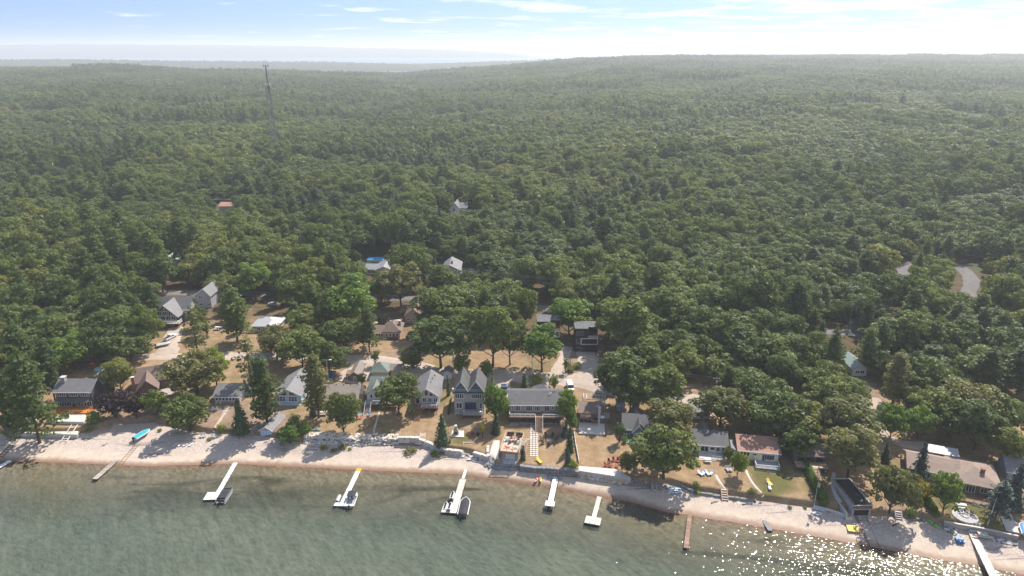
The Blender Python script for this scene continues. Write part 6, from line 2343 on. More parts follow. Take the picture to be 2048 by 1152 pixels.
def block_wall(name, label, px, hgt, mat, courses=2, blen=1.9, thick=0.9, cap=None, seed=3, top_up=0.15, cat='wall'):
    """a wall of squared stones laid in courses along a ground line (the line is its foot)"""
    P = resample([at(*p) for p in px], 0.5)
    g = np.random.default_rng(seed)
    x0, y0 = P[len(P) // 2]
    root = thing(name, (x0, y0, gzf(x0, y0)), 0, label, cat)
    d = np.concatenate([[0], np.cumsum(np.linalg.norm(np.diff(P, axis=0), axis=1))])
    L = d[-1]
    hc = hgt / courses
    stone = MT[mat]
    meshes = []
    for i in range(4):
        m = MB().box(-0.5, 0.5, -0.5, 0.5, 0, 1)
        m.v = [(a + g.normal(scale=0.03), b + g.normal(scale=0.06), c + g.normal(scale=0.05)) for a, b, c in m.v]
        meshes.append(m.mesh('stone_block', stone))
    for c in range(courses):
        s = -g.uniform(0, blen) if c else 0.0
        while s < L:
            ln = blen * g.uniform(0.75, 1.3)
            a, b = max(s, 0), min(s + ln - 0.11, L)
            s += ln
            if b - a < 0.3:
                continue
            xa, ya = np.interp(a, d, P[:, 0]), np.interp(a, d, P[:, 1])
            xb, yb = np.interp(b, d, P[:, 0]), np.interp(b, d, P[:, 1])
            xm, ym = (xa + xb) / 2, (ya + yb) / 2
            zg = gzf(xm, ym)
            o = put('stone_block', meshes[g.integers(4)], root, (xm - x0, ym - y0 + g.normal(scale=0.09), zg - 0.25 + c * hc - root.location.z), math.atan2(yb - ya, xb - xa))
            o.scale = (b - a, thick * g.uniform(0.9, 1.1), hc - 0.08)
    return root


def slab_wall(name, label, px, z_up, th, mat, cat='wall', base=0.8):
    """a cast wall along a ground line"""
    P = [at(*p) for p in px]
    x0, y0, z0 = P[0]
    root = thing(name, (x0, y0, z0), 0, label, cat)
    for a, b in zip(P, P[1:]):
        m = MB().bar((a[0] - x0, a[1] - y0, (a[2] - z0) + (z_up - base) / 2), (b[0] - x0, b[1] - y0, (b[2] - z0) + (z_up - base) / 2), th, z_up + base)
        o = m.build('wall_panel', MT[mat], root)
        MB().bar((a[0] - x0, a[1] - y0, a[2] - z0 + z_up + 0.05), (b[0] - x0, b[1] - y0, b[2] - z0 + z_up + 0.05), th + 0.12, 0.1).build('coping', MT['concrete_pale'], o)
    return root


block_wall('block_wall', 'curved wall of pale squared stones from the boulder bank to the spruce', [(797, 886), (838, 887), (858, 892), (876, 902), (900, 908), (925, 911)], 1.9, 'rock', 3, 1.9, 1.0, seed=4)
block_wall('block_wall', 'pale squared stone wall right of the broad beach stair', [(948, 912), (962, 916), (977, 921)], 1.9, 'rock', 3, 1.8, 1.0, seed=5)
block_wall('block_wall', 'short row of pale stones climbing beside the concrete ramp', [(977, 921), (975, 905), (976, 893)], 0.9, 'rock', 1, 1.2, 0.8, seed=6)
block_wall('block_wall', 'dark grey squared stone wall below the dry lawn with the ring of chairs', [(1040, 940), (1100, 945), (1158, 952)], 2.0, 'rock_grey', 3, 1.5, 1.1, seed=7)
block_wall('block_wall', 'low dark stone wall below the lawn of the grey bungalow', [(1364, 968), (1380, 982), (1398, 988), (1450, 995), (1512, 1003)], 0.9, 'rock_grey', 1, 1.6, 0.7, seed=8)
block_wall('block_wall', 'low flat stone edging on the beach below the yellow house', [(1470, 1004), (1490, 1008), (1510, 1006)], 0.35, 'rock', 1, 1.2, 0.6, seed=9)
block_wall('block_wall', 'weathered stone steps of the bare slope right of the concrete boathouse', [(1810, 1034), (1825, 1040), (1850, 1040)], 0.8, 'rock_grey', 2, 1.4, 0.8, seed=11)
slab_wall('retaining_wall', 'grey concrete retaining wall of the terrace under the orange deck', [(31, 872), (90, 874), (157, 876)], 1.3, 0.4, 'concrete')
slab_wall('retaining_wall', 'white wall between the terrace and the patio under the orange deck', [(92, 847), (130, 847), (168, 848)], 0.8, 0.35, 'wall_white')
slab_wall('retaining_wall', 'low concrete wall in front of the tall hedge', [(1627, 1018), (1655, 1024), (1690, 1036)], 0.9, 0.4, 'concrete')
slab_wall('retaining_wall', 'long tan timber wall below the lawn with the round stone fire circle', [(1886, 1053), (1950, 1064), (2034, 1082)], 1.5, 0.4, 'wood_grey')


def terrace(name, label, px, z, mat, cat, th=0.3, skirt=None):
    """a level slab whose corners are seen at these pixels at height z"""
    P = [unproj(a, b, z) for a, b in px]
    x0, y0 = P[0]
    root = thing(name, (x0, y0, z), 0, label, cat)
    MB().prism([(p[0] - x0, p[1] - y0) for p in P], 'z', -th, 0).build('slab', MT[mat], root)
    if skirt:
        c = np.mean(P, axis=0)
        MB().prism([((p[0] - c[0]) * 0.985 + c[0] - x0, (p[1] - c[1]) * 0.985 + c[1] - y0) for p in P], 'z', -2.6, -th - 0.002).build('wall', MT[skirt], root)
    return root


terrace('terrace', 'pale concrete terrace with red chairs above the tan boulders', [(1157, 932), (1230, 938), (1240, 943), (1260, 953), (1262, 957), (1157, 941)], 3.5, 'concrete_pale', 'terrace', 0.35, 'concrete')
def draped(name, label, px, widths, mat, cat, lift=0.25):
    o = ribbon(name, px, widths, MT[mat], lift, 0.0, 1.0, 4, seed=31)
    del o['kind']
    return tag(o, label, cat)


draped('concrete_ramp', 'pale concrete ramp left of the boathouse with the roof terrace', [(993, 882), (990, 900), (986, 921)], [2.6, 3.2, 3.9], 'concrete_pale', 'ramp')
draped('boulder_bed', 'rubble bed painted dark as shade between the boulders below the brown ranch', [(606, 876), (640, 877), (700, 879), (797, 880)], 5.0, 'rock_grey', 'rubble', 0.0)  # dark colour stands in for shade in the gaps between stones
draped('boat_apron', 'grey paved apron in front of the white garage door', [(1020, 917), (1020, 926), (1019, 934)], [5.2, 5.4, 5.4], 'paver', 'paving', 0.22)
terrace('fireplace_pad', 'pale square pad under the stone garden fireplace', [(902, 873), (904, 861), (928, 861), (928, 874)], gzf(*at(915, 868)[:2]) + 0.2, 'concrete_pale', 'paving', 0.4)
terrace('patio', 'white stone patio with dark chairs below the orange deck', [(100, 846), (108, 829), (172, 828), (169, 845)], gzf(*at(140, 838)[:2]) + 0.3, 'concrete_pale', 'patio', 0.5, 'wall_white')
terrace('terrace', 'gravel terrace with dark edging boards above the grey retaining wall', [(32, 868), (38, 858), (160, 860), (157, 870)], gzf(*at(100, 866)[:2]) + 0.35, 'concrete_pale', 'terrace', 0.4, 'concrete')
terrace('paving', 'pale paved walk at the right edge above the timber wall', [(2013, 1060), (2000, 1032), (2020, 1030), (2048, 1062), (2048, 1068)], gzf(*at(2020, 1048)[:2]) + 0.15, 'concrete_pale', 'paving', 0.3)

# round fire circle
x, y, z = at(1930, 1032)
fc = thing('fire_circle', (x, y, z + 0.12), 0, 'round pale stone fire circle on the green lawn', 'fire circle')
m = MB()
m.prism([(2.9 * math.cos(a), 2.9 * math.sin(a)) for a in np.linspace(0, 2 * math.pi, 25)[:-1]], 'z', -0.4, 0)
m.build('paving', MT['paver'], fc)
for i in range(14):
    a = 2 * math.pi * i / 14
    o = put('boulder', ROCKS['rock'][i % 5], fc, (0.85 * math.cos(a), 0.85 * math.sin(a), 0.1), a)
    o.scale = (0.22, 0.22, 0.22)


def outdoor_stairs(label, px_top, px_bot, width, mat, n, name='beach_stair', rail=None):
    a, b = at(*px_top), at(*px_bot)
    x0, y0, z0 = b
    L = math.hypot(a[0] - x0, a[1] - y0)
    rz = math.atan2(a[1] - y0, a[0] - x0) - math.pi / 2
    dz = max(a[2] - z0, 0.3) + 0.15
    root = thing(name, (x0, y0, z0), rz, label, 'stairs')
    tr = MB().box(-width / 2, width / 2, -L / n * 0.42, L / n * 0.42, -0.2, 0).mesh('step', MT[mat])
    for i in range(n):
        put('step', tr, root, (0, L * (i + 0.5) / n, dz * (i + 1) / n))
    m = MB()
    for s in (-1, 1):
        m.bar((s * (width / 2 + 0.12), -0.1, 0.0), (s * (width / 2 + 0.12), L + 0.1, dz), 0.18, 0.5)
    m.build('stair_side', MT[mat if not rail else rail], root)
    return root


outdoor_stairs('grey stone stair through the left part of the boulder bank', (648, 865), (651, 888), 2.0, 'rock_grey', 8)
outdoor_stairs('grey stone stair through the middle of the boulder bank', (743, 867), (742, 890), 1.6, 'rock_grey', 8)
outdoor_stairs('narrow pale stair at the left end of the curved block wall', (846, 868), (843, 888), 1.3, 'rock', 7, rail='rock')
outdoor_stairs('broad grey stair with pale cheeks in the curved block wall', (938, 885), (937, 908), 2.9, 'wood_grey', 9, rail='rock')
outdoor_stairs('fresh timber stair from the pale terrace to the beach', (1184, 944), (1183, 963), 1.4, 'wood_new', 7)
outdoor_stairs('weathered timber stair under the huge oak', (1271, 948), (1272, 970), 1.7, 'wood_grey', 9)
outdoor_stairs('pale steps in the low dark wall below the bungalow lawn', (1447, 984), (1450, 1002), 1.3, 'wood_new', 5)
outdoor_stairs('short stone steps on the slope right of the concrete boathouse', (1795, 1026), (1798, 1040), 1.3, 'rock', 4)
outdoor_stairs('timber path steps on the sandy slope below the small cottage', (452, 822), (432, 860), 1.2, 'wood_grey', 9)
outdoor_stairs('dark steps beside the gangway below the timber wall', (1898, 1050), (1904, 1066), 1.4, 'wood_dark', 5)

# stepping stones between ranch stair and boathouse: three files of square pavers
a, b = at(1068, 852), at(1068, 912)
sp = thing('paver_path', (a[0], a[1], a[2]), 0, 'straight walk of square pale pavers from the ranch stair down the lawn', 'garden path')
pm = MB().box(-0.34, 0.34, -0.34, 0.34, -0.2, 0).mesh('paver', MT['concrete_pale'])
n = 17
for i in range(n):
    for k in (-1, 0, 1):
        f = i / (n - 1)
        xx, yy = a[0] + (b[0] - a[0]) * f + k * 0.86, a[1] + (b[1] - a[1]) * f
        put('paver', pm, sp, (xx - a[0], yy - a[1], gzf(xx, yy) + 0.16 - a[2]))
a, b = at(1062, 876), at(1045, 900)
sp = thing('paver_path', (a[0], a[1], a[2]), 0, 'curving line of pale stones from the paver walk to the timber stair', 'garden path')
for i in range(9):
    f = i / 8
    xx, yy = a[0] + (b[0] - a[0]) * f - 1.2 * math.sin(f * 3.1), a[1] + (b[1] - a[1]) * f
    put('paver', pm, sp, (xx - a[0], yy - a[1], gzf(xx, yy) + 0.14 - a[2]), 0.3 * i)


# ------------------------------------------------------------------ hedges and fences
def hedge(label, px, w, hgt, mat, seed):
    P = resample([at(*p) for p in px], 0.8)
    g = np.random.default_rng(seed)
    x0, y0 = P[len(P) // 2]
    z0 = gzf(x0, y0)
    root = thing('hedge', (x0, y0, z0), 0, label, 'hedge')
    L = [((p[0] - x0, p[1] - y0, gzf(*p) - z0 + hgt * 0.5), (w / 2, w / 2, hgt * 0.58)) for p in P]
    put('foliage', crown_mesh('foliage', L, [((c[0], c[1], c[2] - 0.1), (r[0] * 0.8, r[1] * 0.8, r[2] * 0.8)) for c, r in L], 60, 0.24, mat, g), root)


hedge('tall clipped green hedge running down to the flag by the concrete boathouse', [(1612, 935), (1622, 960), (1636, 985), (1648, 1008)], 2.2, 2.4, ML_BRIGHT, 61)
hedge('clipped hedge at the left side of the lawn with the fire circle', [(1842, 985), (1856, 1008), (1872, 1034)], 2.0, 1.7, ML_BRIGHT, 62)
hedge('low dark hedge along the left side of the stone house', [(902, 800), (897, 830)], 0.7, 0.9, ML_BROAD, 63)
P = resample([at(1148, 866), at(1151, 890), at(1158, 926)], 1.8)
x0, y0 = P[0]
z0 = gzf(x0, y0)
fn = thing('fence', (x0, y0, z0), 0, 'low white fence between the ring of chairs and the terrace lawn', 'fence')
for a, b in zip(P, P[1:]):
    za, zb = gzf(*a) - z0, gzf(*b) - z0
    MB().bar((a[0] - x0, a[1] - y0, za + 0.5), (b[0] - x0, b[1] - y0, zb + 0.5), 0.1, 0.7).build('fence_panel', MT['white'], fn)
    MB().box(a[0] - x0 - 0.08, a[0] - x0 + 0.08, a[1] - y0 - 0.08, a[1] - y0 + 0.08, za - 0.3, za + 1.0).build('fence_post', MT['white'], fn)


# driftwood and tufts on the beach
LOGS = [(352, 866, 80, 5.0), (398, 868, 78, 6.0), (330, 874, 60, 2.5), (1495, 1008, 85, 3.0), (1430, 1004, 70, 2.4), (890, 915, 75, 3.0), (1790, 1050, 60, 1.8), (210, 890, 40, 1.6)]
for i, (px, py, a_, L_) in enumerate(LOGS):
    x, y, z = at(px, py)
    r = thing('driftwood', (x, y, z + 0.12), R(90 - a_) , ['long pale drift log at the foot of the bank left of the four white boards', 'longest pale drift log at the foot of the bank below the big oak', 'short drift log beside the teal covered boat',
             'drift log on the beach below the curved footpath', 'small drift log on the beach below the bungalow wall', 'drift log below the curved block wall', 'small dark drift log right of the yellow dock section', 'small drift log above the old wooden dock'][i], 'driftwood')
    m = MB()
    pts = [(L_ * (k / 5 - 0.5), 0.12 * math.sin(k * 2.1 + i), 0.04 * math.sin(k)) for k in range(6)]
    m.path(pts, 0.17, 6)
    m.tube(pts[3], (pts[3][0] + 0.5, 0.5, 0.35), 0.09, 0.04, 5)
    m.build('log', MT['wood_grey' if i != 6 else 'wood_dark'], r)
gT = np.random.default_rng(77)
TUFT = [(686, 897), (700, 899), (668, 902), (818, 905), (829, 903), (868, 910), (877, 914), (884, 908), (1395, 988), (1470, 1000), (1610, 1016), (1580, 1016), (648, 898), (420, 880), (180, 862), (320, 862)]
TUFT.sort()
for i, (px, py) in enumerate(TUFT):
    x, y, z = at(px, py)
    rr = gT.uniform(0.35, 0.8)
    plant('shrub', x, y, z, rr * gT.uniform(0.8, 1.4), rr * 0.8, f"low {'dull green' if i % 3 else 'yellowing'} tuft of beach weed, {ORD[i].replace(' nearest', '').replace('nearest', 'first')} from the left along the shore", 'tufts of beach weed', ML_OLIVE if i % 3 else ML_LIME, i)


# ------------------------------------------------------------------ docks
def wp(px, py, z):
    x, y = unproj(px, py, z)
    return np.array([x, y])


def weathered(name, col, lo, hi):
    """deck boards: every section has aged a little differently"""
    m, n, l, p = new_mat(name)
    r = n.new('ShaderNodeObjectInfo').outputs['Random']
    f = noise(n, l, 2.5, 4, 0.6, n.new('ShaderNodeTexCoord').outputs['Object'])
    v = mth(n, l, 'MULTIPLY_ADD', r, 0.7, mth(n, l, 'MULTIPLY', f, 0.3))
    l.new(ramp(n, l, v, [(0.1, tuple(c * lo for c in col)), (0.9, tuple(c * hi for c in col))]), p.inputs['Base Color'])
    p.inputs['Roughness'].default_value = 0.75
    return m


MT['white'], MT['concrete_pale'] = weathered('white_deck', (0.80, 0.79, 0.77), 0.74, 1.0), weathered('pale_deck', (0.62, 0.55, 0.48), 0.74, 1.05)
MT['wood_grey'], MT['wood_brown'] = weathered('grey_deck', (0.34, 0.29, 0.25), 0.6, 1.25), weathered('brown_deck', (0.25, 0.15, 0.10), 0.7, 1.25)


def dock(name, label, p0, p1, width, z=0.55, sec=1.5, mat='concrete_pale', heads=(), leg='steel', cat='dock', z_start=None, first=None):
    """a pier of deck sections on posts from p0 (shore) to p1; heads: (along0, along1, left, right) wider platforms in metres"""
    a, b = wp(*p0, z), wp(*p1, z)
    L = float(np.linalg.norm(b - a))
    rz = math.atan2(b[1] - a[1], b[0] - a[0]) - math.pi / 2
    root = thing(name, (a[0], a[1], z), rz, label, cat)
    n = max(1, round(L / sec))
    cache = {}

    def panel(w0, w1, l0, l1, m, zz=0.0):
        k = (round(w1 - w0, 3), round(l1 - l0, 3), m)
        if k not in cache:
            mb = MB().box(0, w1 - w0, 0.035, l1 - l0 - 0.035, -0.12, 0)
            for q in (0.04, w1 - w0 - 0.12):
                mb.box(q, q + 0.08, 0.03, l1 - l0 - 0.03, -0.26, -0.122)
            cache[k] = mb.mesh('deck_section', MT[m])
        put('deck_section', cache[k], root, (w0, l0, zz))
    for i in range(n):
        l0, l1 = L * i / n, L * (i + 1) / n
        panel(-width / 2, width / 2, l0, l1, first[0] if first and l1 <= first[1] + 0.3 else mat)
    heads = [(L + h0, L + h1 - 0.01, a_, b_) for h0, h1, a_, b_ in heads]
    for (h0, h1, wl_, wr_) in heads:
        k = max(1, round((h1 - h0) / sec))
        for side in ((-wl_, -width / 2 - 0.02), (width / 2 + 0.02, wr_)):
            if side[1] - side[0] < 0.1:
                continue
            for i in range(k):
                panel(side[0], side[1], h0 + (h1 - h0) * i / k, h0 + (h1 - h0) * (i + 1) / k, mat)
    leg_me = MB().tube((0, 0, -2.6), (0, 0, 0.28), 0.055, 0.055, 6).mesh('post', MT[leg])
    spots = [(s * (width / 2 + 0.06), L * f) for f in np.linspace(0.15, 1.0, max(2, int(L / 3))) for s in (-1, 1)]
    for (h0, h1, wl_, wr_) in heads:
        spots += [(sx, sy) for sx in (-wl_ - 0.06, wr_ + 0.06) for sy in (h0 + 0.2, h1 - 0.2)]
    for sx, sy in spots:
        put('post', leg_me, root, (sx, sy - 0.08, 0))
    return root, L


dock('dock', 'old wooden dock on cribs at the left without a boat', (234, 919), (189, 958), 1.5, 0.5, 1.4, 'wood_grey', leg='wood_dark')
dock('dock', 'white dock cut by the left edge of the picture', (20, 921), (-16, 942), 1.3, 0.5, 1.5, 'white')
D3, L3 = dock('dock', 'white dock with a square head beside the dark pontoon boat', (471, 925), (428, 999), 1.25, 0.6, 1.6, 'white', heads=[(-3.4, 0, 0.625, 2.9)])
D4, L4 = dock('dock', 'white dock with an orange mat beside the white motorboat', (719, 936), (682, 1012), 1.35, 0.6, 1.6, 'white', heads=[(-1.4, 0, 0.675, 2.0)], first=('orange', 2.2))
D5, L5 = dock('dock', 'pale dock with an L shaped head beside the black covered boat', (926, 958), (906, 1026), 1.8, 0.6, 1.7, 'concrete_pale', heads=[(-2.6, 0, 0.9, 3.2)], leg='wood_dark')
dock('gangway', 'narrow white gangway leading from the beach to the pale L shaped dock', (932, 938), (926, 957), 0.8, 0.75, 1.2, 'white', cat='gangway')
D6, L6 = dock('dock', 'straight white dock below the red ramp', (1114, 944), (1099, 1012), 1.45, 1.25, 1.7, 'white', heads=[(-2.2, 0, 1.25, 1.25)])
dock('dock_ramp', 'short red ramp from the dark stone wall to the straight white dock', (1114, 932), (1113, 944), 0.9, 2.9, 0.9, 'red', cat='ramp')
D7, L7 = dock('dock', 'short cream dock with a broad square head', (1199, 993), (1184, 1048), 1.2, 0.6, 1.5, 'concrete_pale', heads=[(-3.0, 0, 2.0, 2.0)], leg='wood_dark')
dock('dock', 'narrow reddish brown dock on the shallow glittering water', (1380, 1029), (1372, 1096), 1.15, 0.5, 1.5, 'wood_brown', leg='wood_dark')
dock('gangway', 'long grey white gangway running out at the lower right corner', (1942, 1060), (1990, 1158), 1.8, 1.5, 1.6, 'concrete_pale', leg='wood_brown', cat='gangway')
dock('dock_section', 'broken grey dock piece lying half on the beach', (1525, 1035), (1541, 1061), 1.2, 0.45, 2.6, 'rock_grey', leg='wood_dark', cat='dock piece')
dock('dock_section', 'yellow dock section on dark posts standing on the beach', (1703, 1050), (1708, 1063), 2.6, 1.1, 1.0, 'yellow', leg='wood_dark', cat='dock piece')
dock('beach_dock', 'pale dock sections stacked under the timber wall', (1990, 1066), (2034, 1076), 1.6, 1.6, 2.0, 'steel', leg='wood_grey', cat='dock piece')
dock('beach_dock', 'long pale dock piece resting on the beach below the yellow house', (1532, 1002), (1582, 1012), 1.2, 1.3, 2.2, 'concrete_pale', leg='steel', cat='dock piece')
dock('walkway', 'straight pale plank walk leading down to the narrow boat shed', (505, 838), (503, 868), 0.9, 2.6, 1.4, 'wood_grey', cat='walkway')


# ------------------------------------------------------------------ boats
def hull_rings(L, B, D, n=9, m=9, flare=0.75, bow=0.32, rocker=0.12):
    rings = []
    for i in range(n):
        f = i / (n - 1)
        w = B / 2 * (1 - max(0, (f - (1 - bow)) / bow) ** 2.0) if f < 1 else 0.03
        w = max(w, 0.03)
        zt = D + 0.16 * D * f ** 2
        zk = rocker * D * max(0, (f - 0.6) / 0.4) ** 2 * 3
        y = -L / 2 + L * f
        r = []
        for k in range(m):
            t = -1 + 2 * k / (m - 1)
            s = abs(t)
            x = math.copysign(w * (s ** 0.7) * (flare + (1 - flare) * s), t)
            zz = zk + (zt - zk) * (s ** 2.2)
            r.append((x, y, zz))
        rings.append(r)
    return rings


def hull_mesh(L, B, D, th=0.0, **k):
    m = MB()
    R_ = hull_rings(L, B, D, **k)
    m.loft(R_, cap=False, closed=False)
    n, mm = len(R_), len(R_[0])
    m.f.append(tuple(range(mm - 1, -1, -1)))
    m.f.append(tuple((n - 1) * mm + i for i in range(mm)))
    return m, R_


def lid(R_, dz0, crown, inset=0.0, i0=0, i1=None):
    """a cover stretched over the gunwale of the rings"""
    i1 = len(R_) if i1 is None else i1
    m = MB()
    rows = []
    for r in R_[i0:i1]:
        w = max(abs(r[0][0]) - inset, 0.02)
        z = r[0][2] + dz0
        rows.append([(w * t, r[0][1], z + crown * (1 - t * t) * min(1, w * 1.5)) for t in (-1, -0.6, -0.2, 0.2, 0.6, 1)])
    m.loft(rows, cap=False, closed=False)
    return m


def outboard(root, L, z, m='black', x=0.0):
    o = MB().prism([(-0.17, 0), (0.17, 0), (0.2, 0.35), (0.12, 0.62), (-0.12, 0.62), (-0.2, 0.35)], 'y', -0.3, 0.3)
    o.box(-0.06, 0.06, -0.12, 0.12, -0.9, -0.002)
    return o.build('outboard_motor', MT[m], root, loc=(x, -L / 2 - 0.35, z))


def boat(name, label, cx, cyy, ang, L, B, D, hullm, kind, z=0.0, coverm='fabric', group=None, on_ground=True, cat='boat'):
    """ang: heading of the bow in degrees from +Y towards +X (clockwise)"""
    if on_ground:
        x, y, zz = at(cx, cyy)
        z = zz + z
    else:
        x, y = unproj(cx, cyy, 0.3)
    root = thing(name, (x, y, z), -R(ang), label, cat, group)
    m, R_ = hull_mesh(L, B, D)
    m.build('hull', MT[hullm], root, True)
    if kind == 'covered':
        lid(R_, 0.03, 0.28).build('cover', MT[coverm], root, True)
        MB().path([(R_[i][0][0] - 0.02, R_[i][0][1], R_[i][0][2]) for i in range(9)], 0.12, 5).path([(R_[i][-1][0] + 0.02, R_[i][-1][1], R_[i][-1][2]) for i in range(9)], 0.12, 5).build('gunwale', MT['white'], root)
        outboard(root, L, D * 0.8)
    elif kind == 'runabout':
        lid(R_, -0.02, 0.10, 0.1, 5).build('bow_deck', MT['white'], root, True)
        lid(R_, -0.30, 0.0, 0.12, 0, 6).build('cockpit_floor', MT['wall_grey'], root)
        MB().path([(R_[i][0][0] - 0.02, R_[i][0][1], R_[i][0][2]) for i in range(9)], 0.07, 5).path([(R_[i][-1][0] + 0.02, R_[i][-1][1], R_[i][-1][2]) for i in range(9)], 0.07, 5).build('gunwale', MT['white'], root)
        w = abs(R_[5][0][0])
        zt = R_[5][0][2]
        MB().add([(-w + .15, R_[5][0][1], zt), (w - .15, R_[5][0][1], zt), (w - .35, R_[5][0][1] - .45, zt + .6), (-w + .35, R_[5][0][1] - .45, zt + .6)], [(0, 1, 2, 3)]).build('windshield', MT['glass'], root)
        seat = MB().box(-0.28, 0.28, -0.25, 0.25, 0, 0.35).box(-0.28, 0.28, -0.3, -0.18, 0.352, 0.85).mesh('seat', MT['wall_white'])
        for sx in (-0.5, 0.5):
            put('seat', seat, root, (sx, 0.4, D * 0.55))
        MB().box(-B / 2 + 0.25, B / 2 - 0.25, -L / 2 + 0.25, -L / 2 + 0.75, D * 0.5, D * 0.85).build('stern_bench', MT['wall_white'], root)
        bim = MB()
        rows = [[(B / 2 * 0.92 * t, yy, D + 1.35 + 0.12 * (1 - t * t) - 0.06 * abs(yy - 0.4)) for t in (-1, -0.5, 0, 0.5, 1)] for yy in (-0.9, 0.1, 1.0, 1.6)]
        bim.loft(rows, cap=False, closed=False)
        bo = bim.build('bimini_top', MT['fabric'], root)
        fr = MB()
        for yy in (-0.85, 1.55):
            for s in (-1, 1):
                fr.tube((s * B / 2 * 0.9, 0.35, D), (s * B / 2 * 0.9, yy, D + 1.33), 0.03, 0.03, 5)
        fr.build('bimini_frame', MT['steel'], bo)
        outboard(root, L, D * 0.8)
    elif kind == 'rowboat':
        lid(R_, -D * 0.55, 0.0, 0.12).build('floor', MT['wall_grey'], root)
        for yy in (-L * 0.28, 0.0, L * 0.24):
            MB().box(-B / 2 * 0.86, B / 2 * 0.86, yy - 0.13, yy + 0.13, D * 0.66, D * 0.74).build('thwart', MT['wood_grey'], root)
        MB().path([(R_[i][0][0], R_[i][0][1], R_[i][0][2]) for i in range(9)], 0.04, 5).path([(R_[i][-1][0], R_[i][-1][1], R_[i][-1][2]) for i in range(9)], 0.04, 5).build('gunwale', MT['white'], root)
    return root


def heading(p0, p1):
    a, b = wp(*p0, 0.5), wp(*p1, 0.5)
    return math.degrees(math.atan2(b[0] - a[0], b[1] - a[1]))


A3, A4, A5 = heading((422, 999), (471, 925)), heading((682, 1012), (719, 936)), heading((906, 1026), (926, 958))
boat('motorboat', 'white motorboat with black canopy moored at the dock with the orange mat', 704, 1000, A4 - 4, 6.6, 2.5, 0.85, 'wall_white', 'runabout', 0.0, on_ground=False, cat='motorboat')
boat('motorboat', 'long boat under a full black cover moored at the L shaped dock', 929, 1016, A5 - 2, 7.2, 2.6, 1.0, 'grey', 'covered', 0.0, 'fabric', on_ground=False, cat='motorboat')
boat('motorboat', 'white boat under a teal cover drawn up on the beach', 285, 874, 22, 5.6, 2.2, 0.9, 'wall_white', 'covered', 0.25, 'teal', cat='motorboat')
boat('motorboat', 'white boat under a dark blue cover beside the left hand pine', 56, 853, 30, 5.6, 2.2, 0.9, 'wall_white', 'covered', 0.25, 'fabric', cat='motorboat')
boat('rowboat', 'small pale rowboat on the shaded beach under the huge oak', 1308, 974, 8, 3.7, 1.4, 0.5, 'wall_white', 'rowboat', 0.05, cat='rowboat')
boat('motorboat', 'boat under a dark cover on a trailer beside the brown hip roofed house', 823, 674, 25, 5.4, 2.1, 0.8, 'wall_white', 'covered', 0.4, 'fabric', cat='motorboat')
boat('motorboat', 'white boat stored beside the gravel drive of the glazed chalet', 328, 692, 60, 5.0, 2.0, 0.7, 'wall_white', 'covered', 0.3, 'metal_white', cat='motorboat')
boat('motorboat', 'blue and white boat cut by the right edge of the picture', 2048, 1064, 25, 5.0, 2.0, 0.7, 'wall_white', 'covered', 0.3, 'blue', cat='motorboat')

# pontoon boat
x, y = unproj(449, 993, 0.4)
pb = thing('pontoon_boat', (x, y, 0), -R(A3), 'dark pontoon boat with grey rails moored at the white square headed dock', 'pontoon boat')
for s in (-0.95, 0.95):
    MB().lathe([(0.05, -2.9), (0.3, -2.6), (0.33, 0), (0.33, 2.3), (0.04, 3.1)], 9).build('pontoon', MT['steel'], pb, True, (s, 0, 0.15)).rotation_euler = (-math.pi / 2, 0, 0)
MB().box(-1.25, 1.25, -2.9, 2.9, 0.45, 0.6).build('deck', MT['wall_grey'], pb)
rl = MB()
for a_, b_ in (((-1.2, -2.85), (-1.2, 2.85)), ((-1.2, 2.85), (1.2, 2.85)), ((1.2, 2.85), (1.2, -2.85))):
    rl.bar((*a_, 0.95), (*b_, 0.95), 0.05, 0.66)
rl.build('side_panel', MT['metal_grey'], pb)
MB().box(-1.15, -0.55, -2.4, 2.6, 0.602, 1.05).box(0.55, 1.15, -0.6, 2.6, 0.602, 1.05).box(-0.4, 1.1, -2.5, -1.9, 0.602, 1.1).build('bench', MT['fabric'], pb)
MB().prism([(-1.15, 1.32), (-1.0, 1.42), (1.0, 1.42), (1.15, 1.32), (1.15, 1.28), (-1.15, 1.28)], 'y', -1.9, 1.9).build('canvas_top', MT['fabric'], pb)
outboard(pb, 5.8, 0.5)


def jet_ski(label, px, py, ang, cover=None, group='jet skis at the docks'):
    x, y = unproj(px, py, 0.5)
    r = thing('jet_ski', (x, y, 0.12), -R(ang), label, 'jet ski', group)
    m, R_ = hull_mesh(3.1, 1.15, 0.5)
    m.build('hull', MT['grey' if not cover else 'wall_white'], r, True)
    if cover:
        lid(R_, 0.02, 0.55).build('cover', MT[cover], r, True)
    else:
        lid(R_, 0.0, 0.18).build('top', MT['wall_white'], r, True)
        MB().box(-0.2, 0.2, -1.2, 0.15, 0.62, 0.95).build('seat', MT['black'], r)
        MB().box(-0.25, 0.25, 0.2, 0.8, 0.6, 0.95).bar((-0.4, 0.3, 1.05), (0.4, 0.3, 1.05), 0.06).build('handlebar', MT['black'], r)
    return r


jet_ski('jet ski under a white cover left of the dock with the orange mat', 677, 997, A4, 'metal_white')
jet_ski('grey jet ski on the outer left side of the L shaped dock head', 891, 1012, A5)
jet_ski('jet ski standing on the L shaped dock head', 900, 1016, A5).location.z = 0.7
jet_ski('jet ski on a lift closer to shore beside the L shaped dock', 905, 993, A5).location.z = 0.5


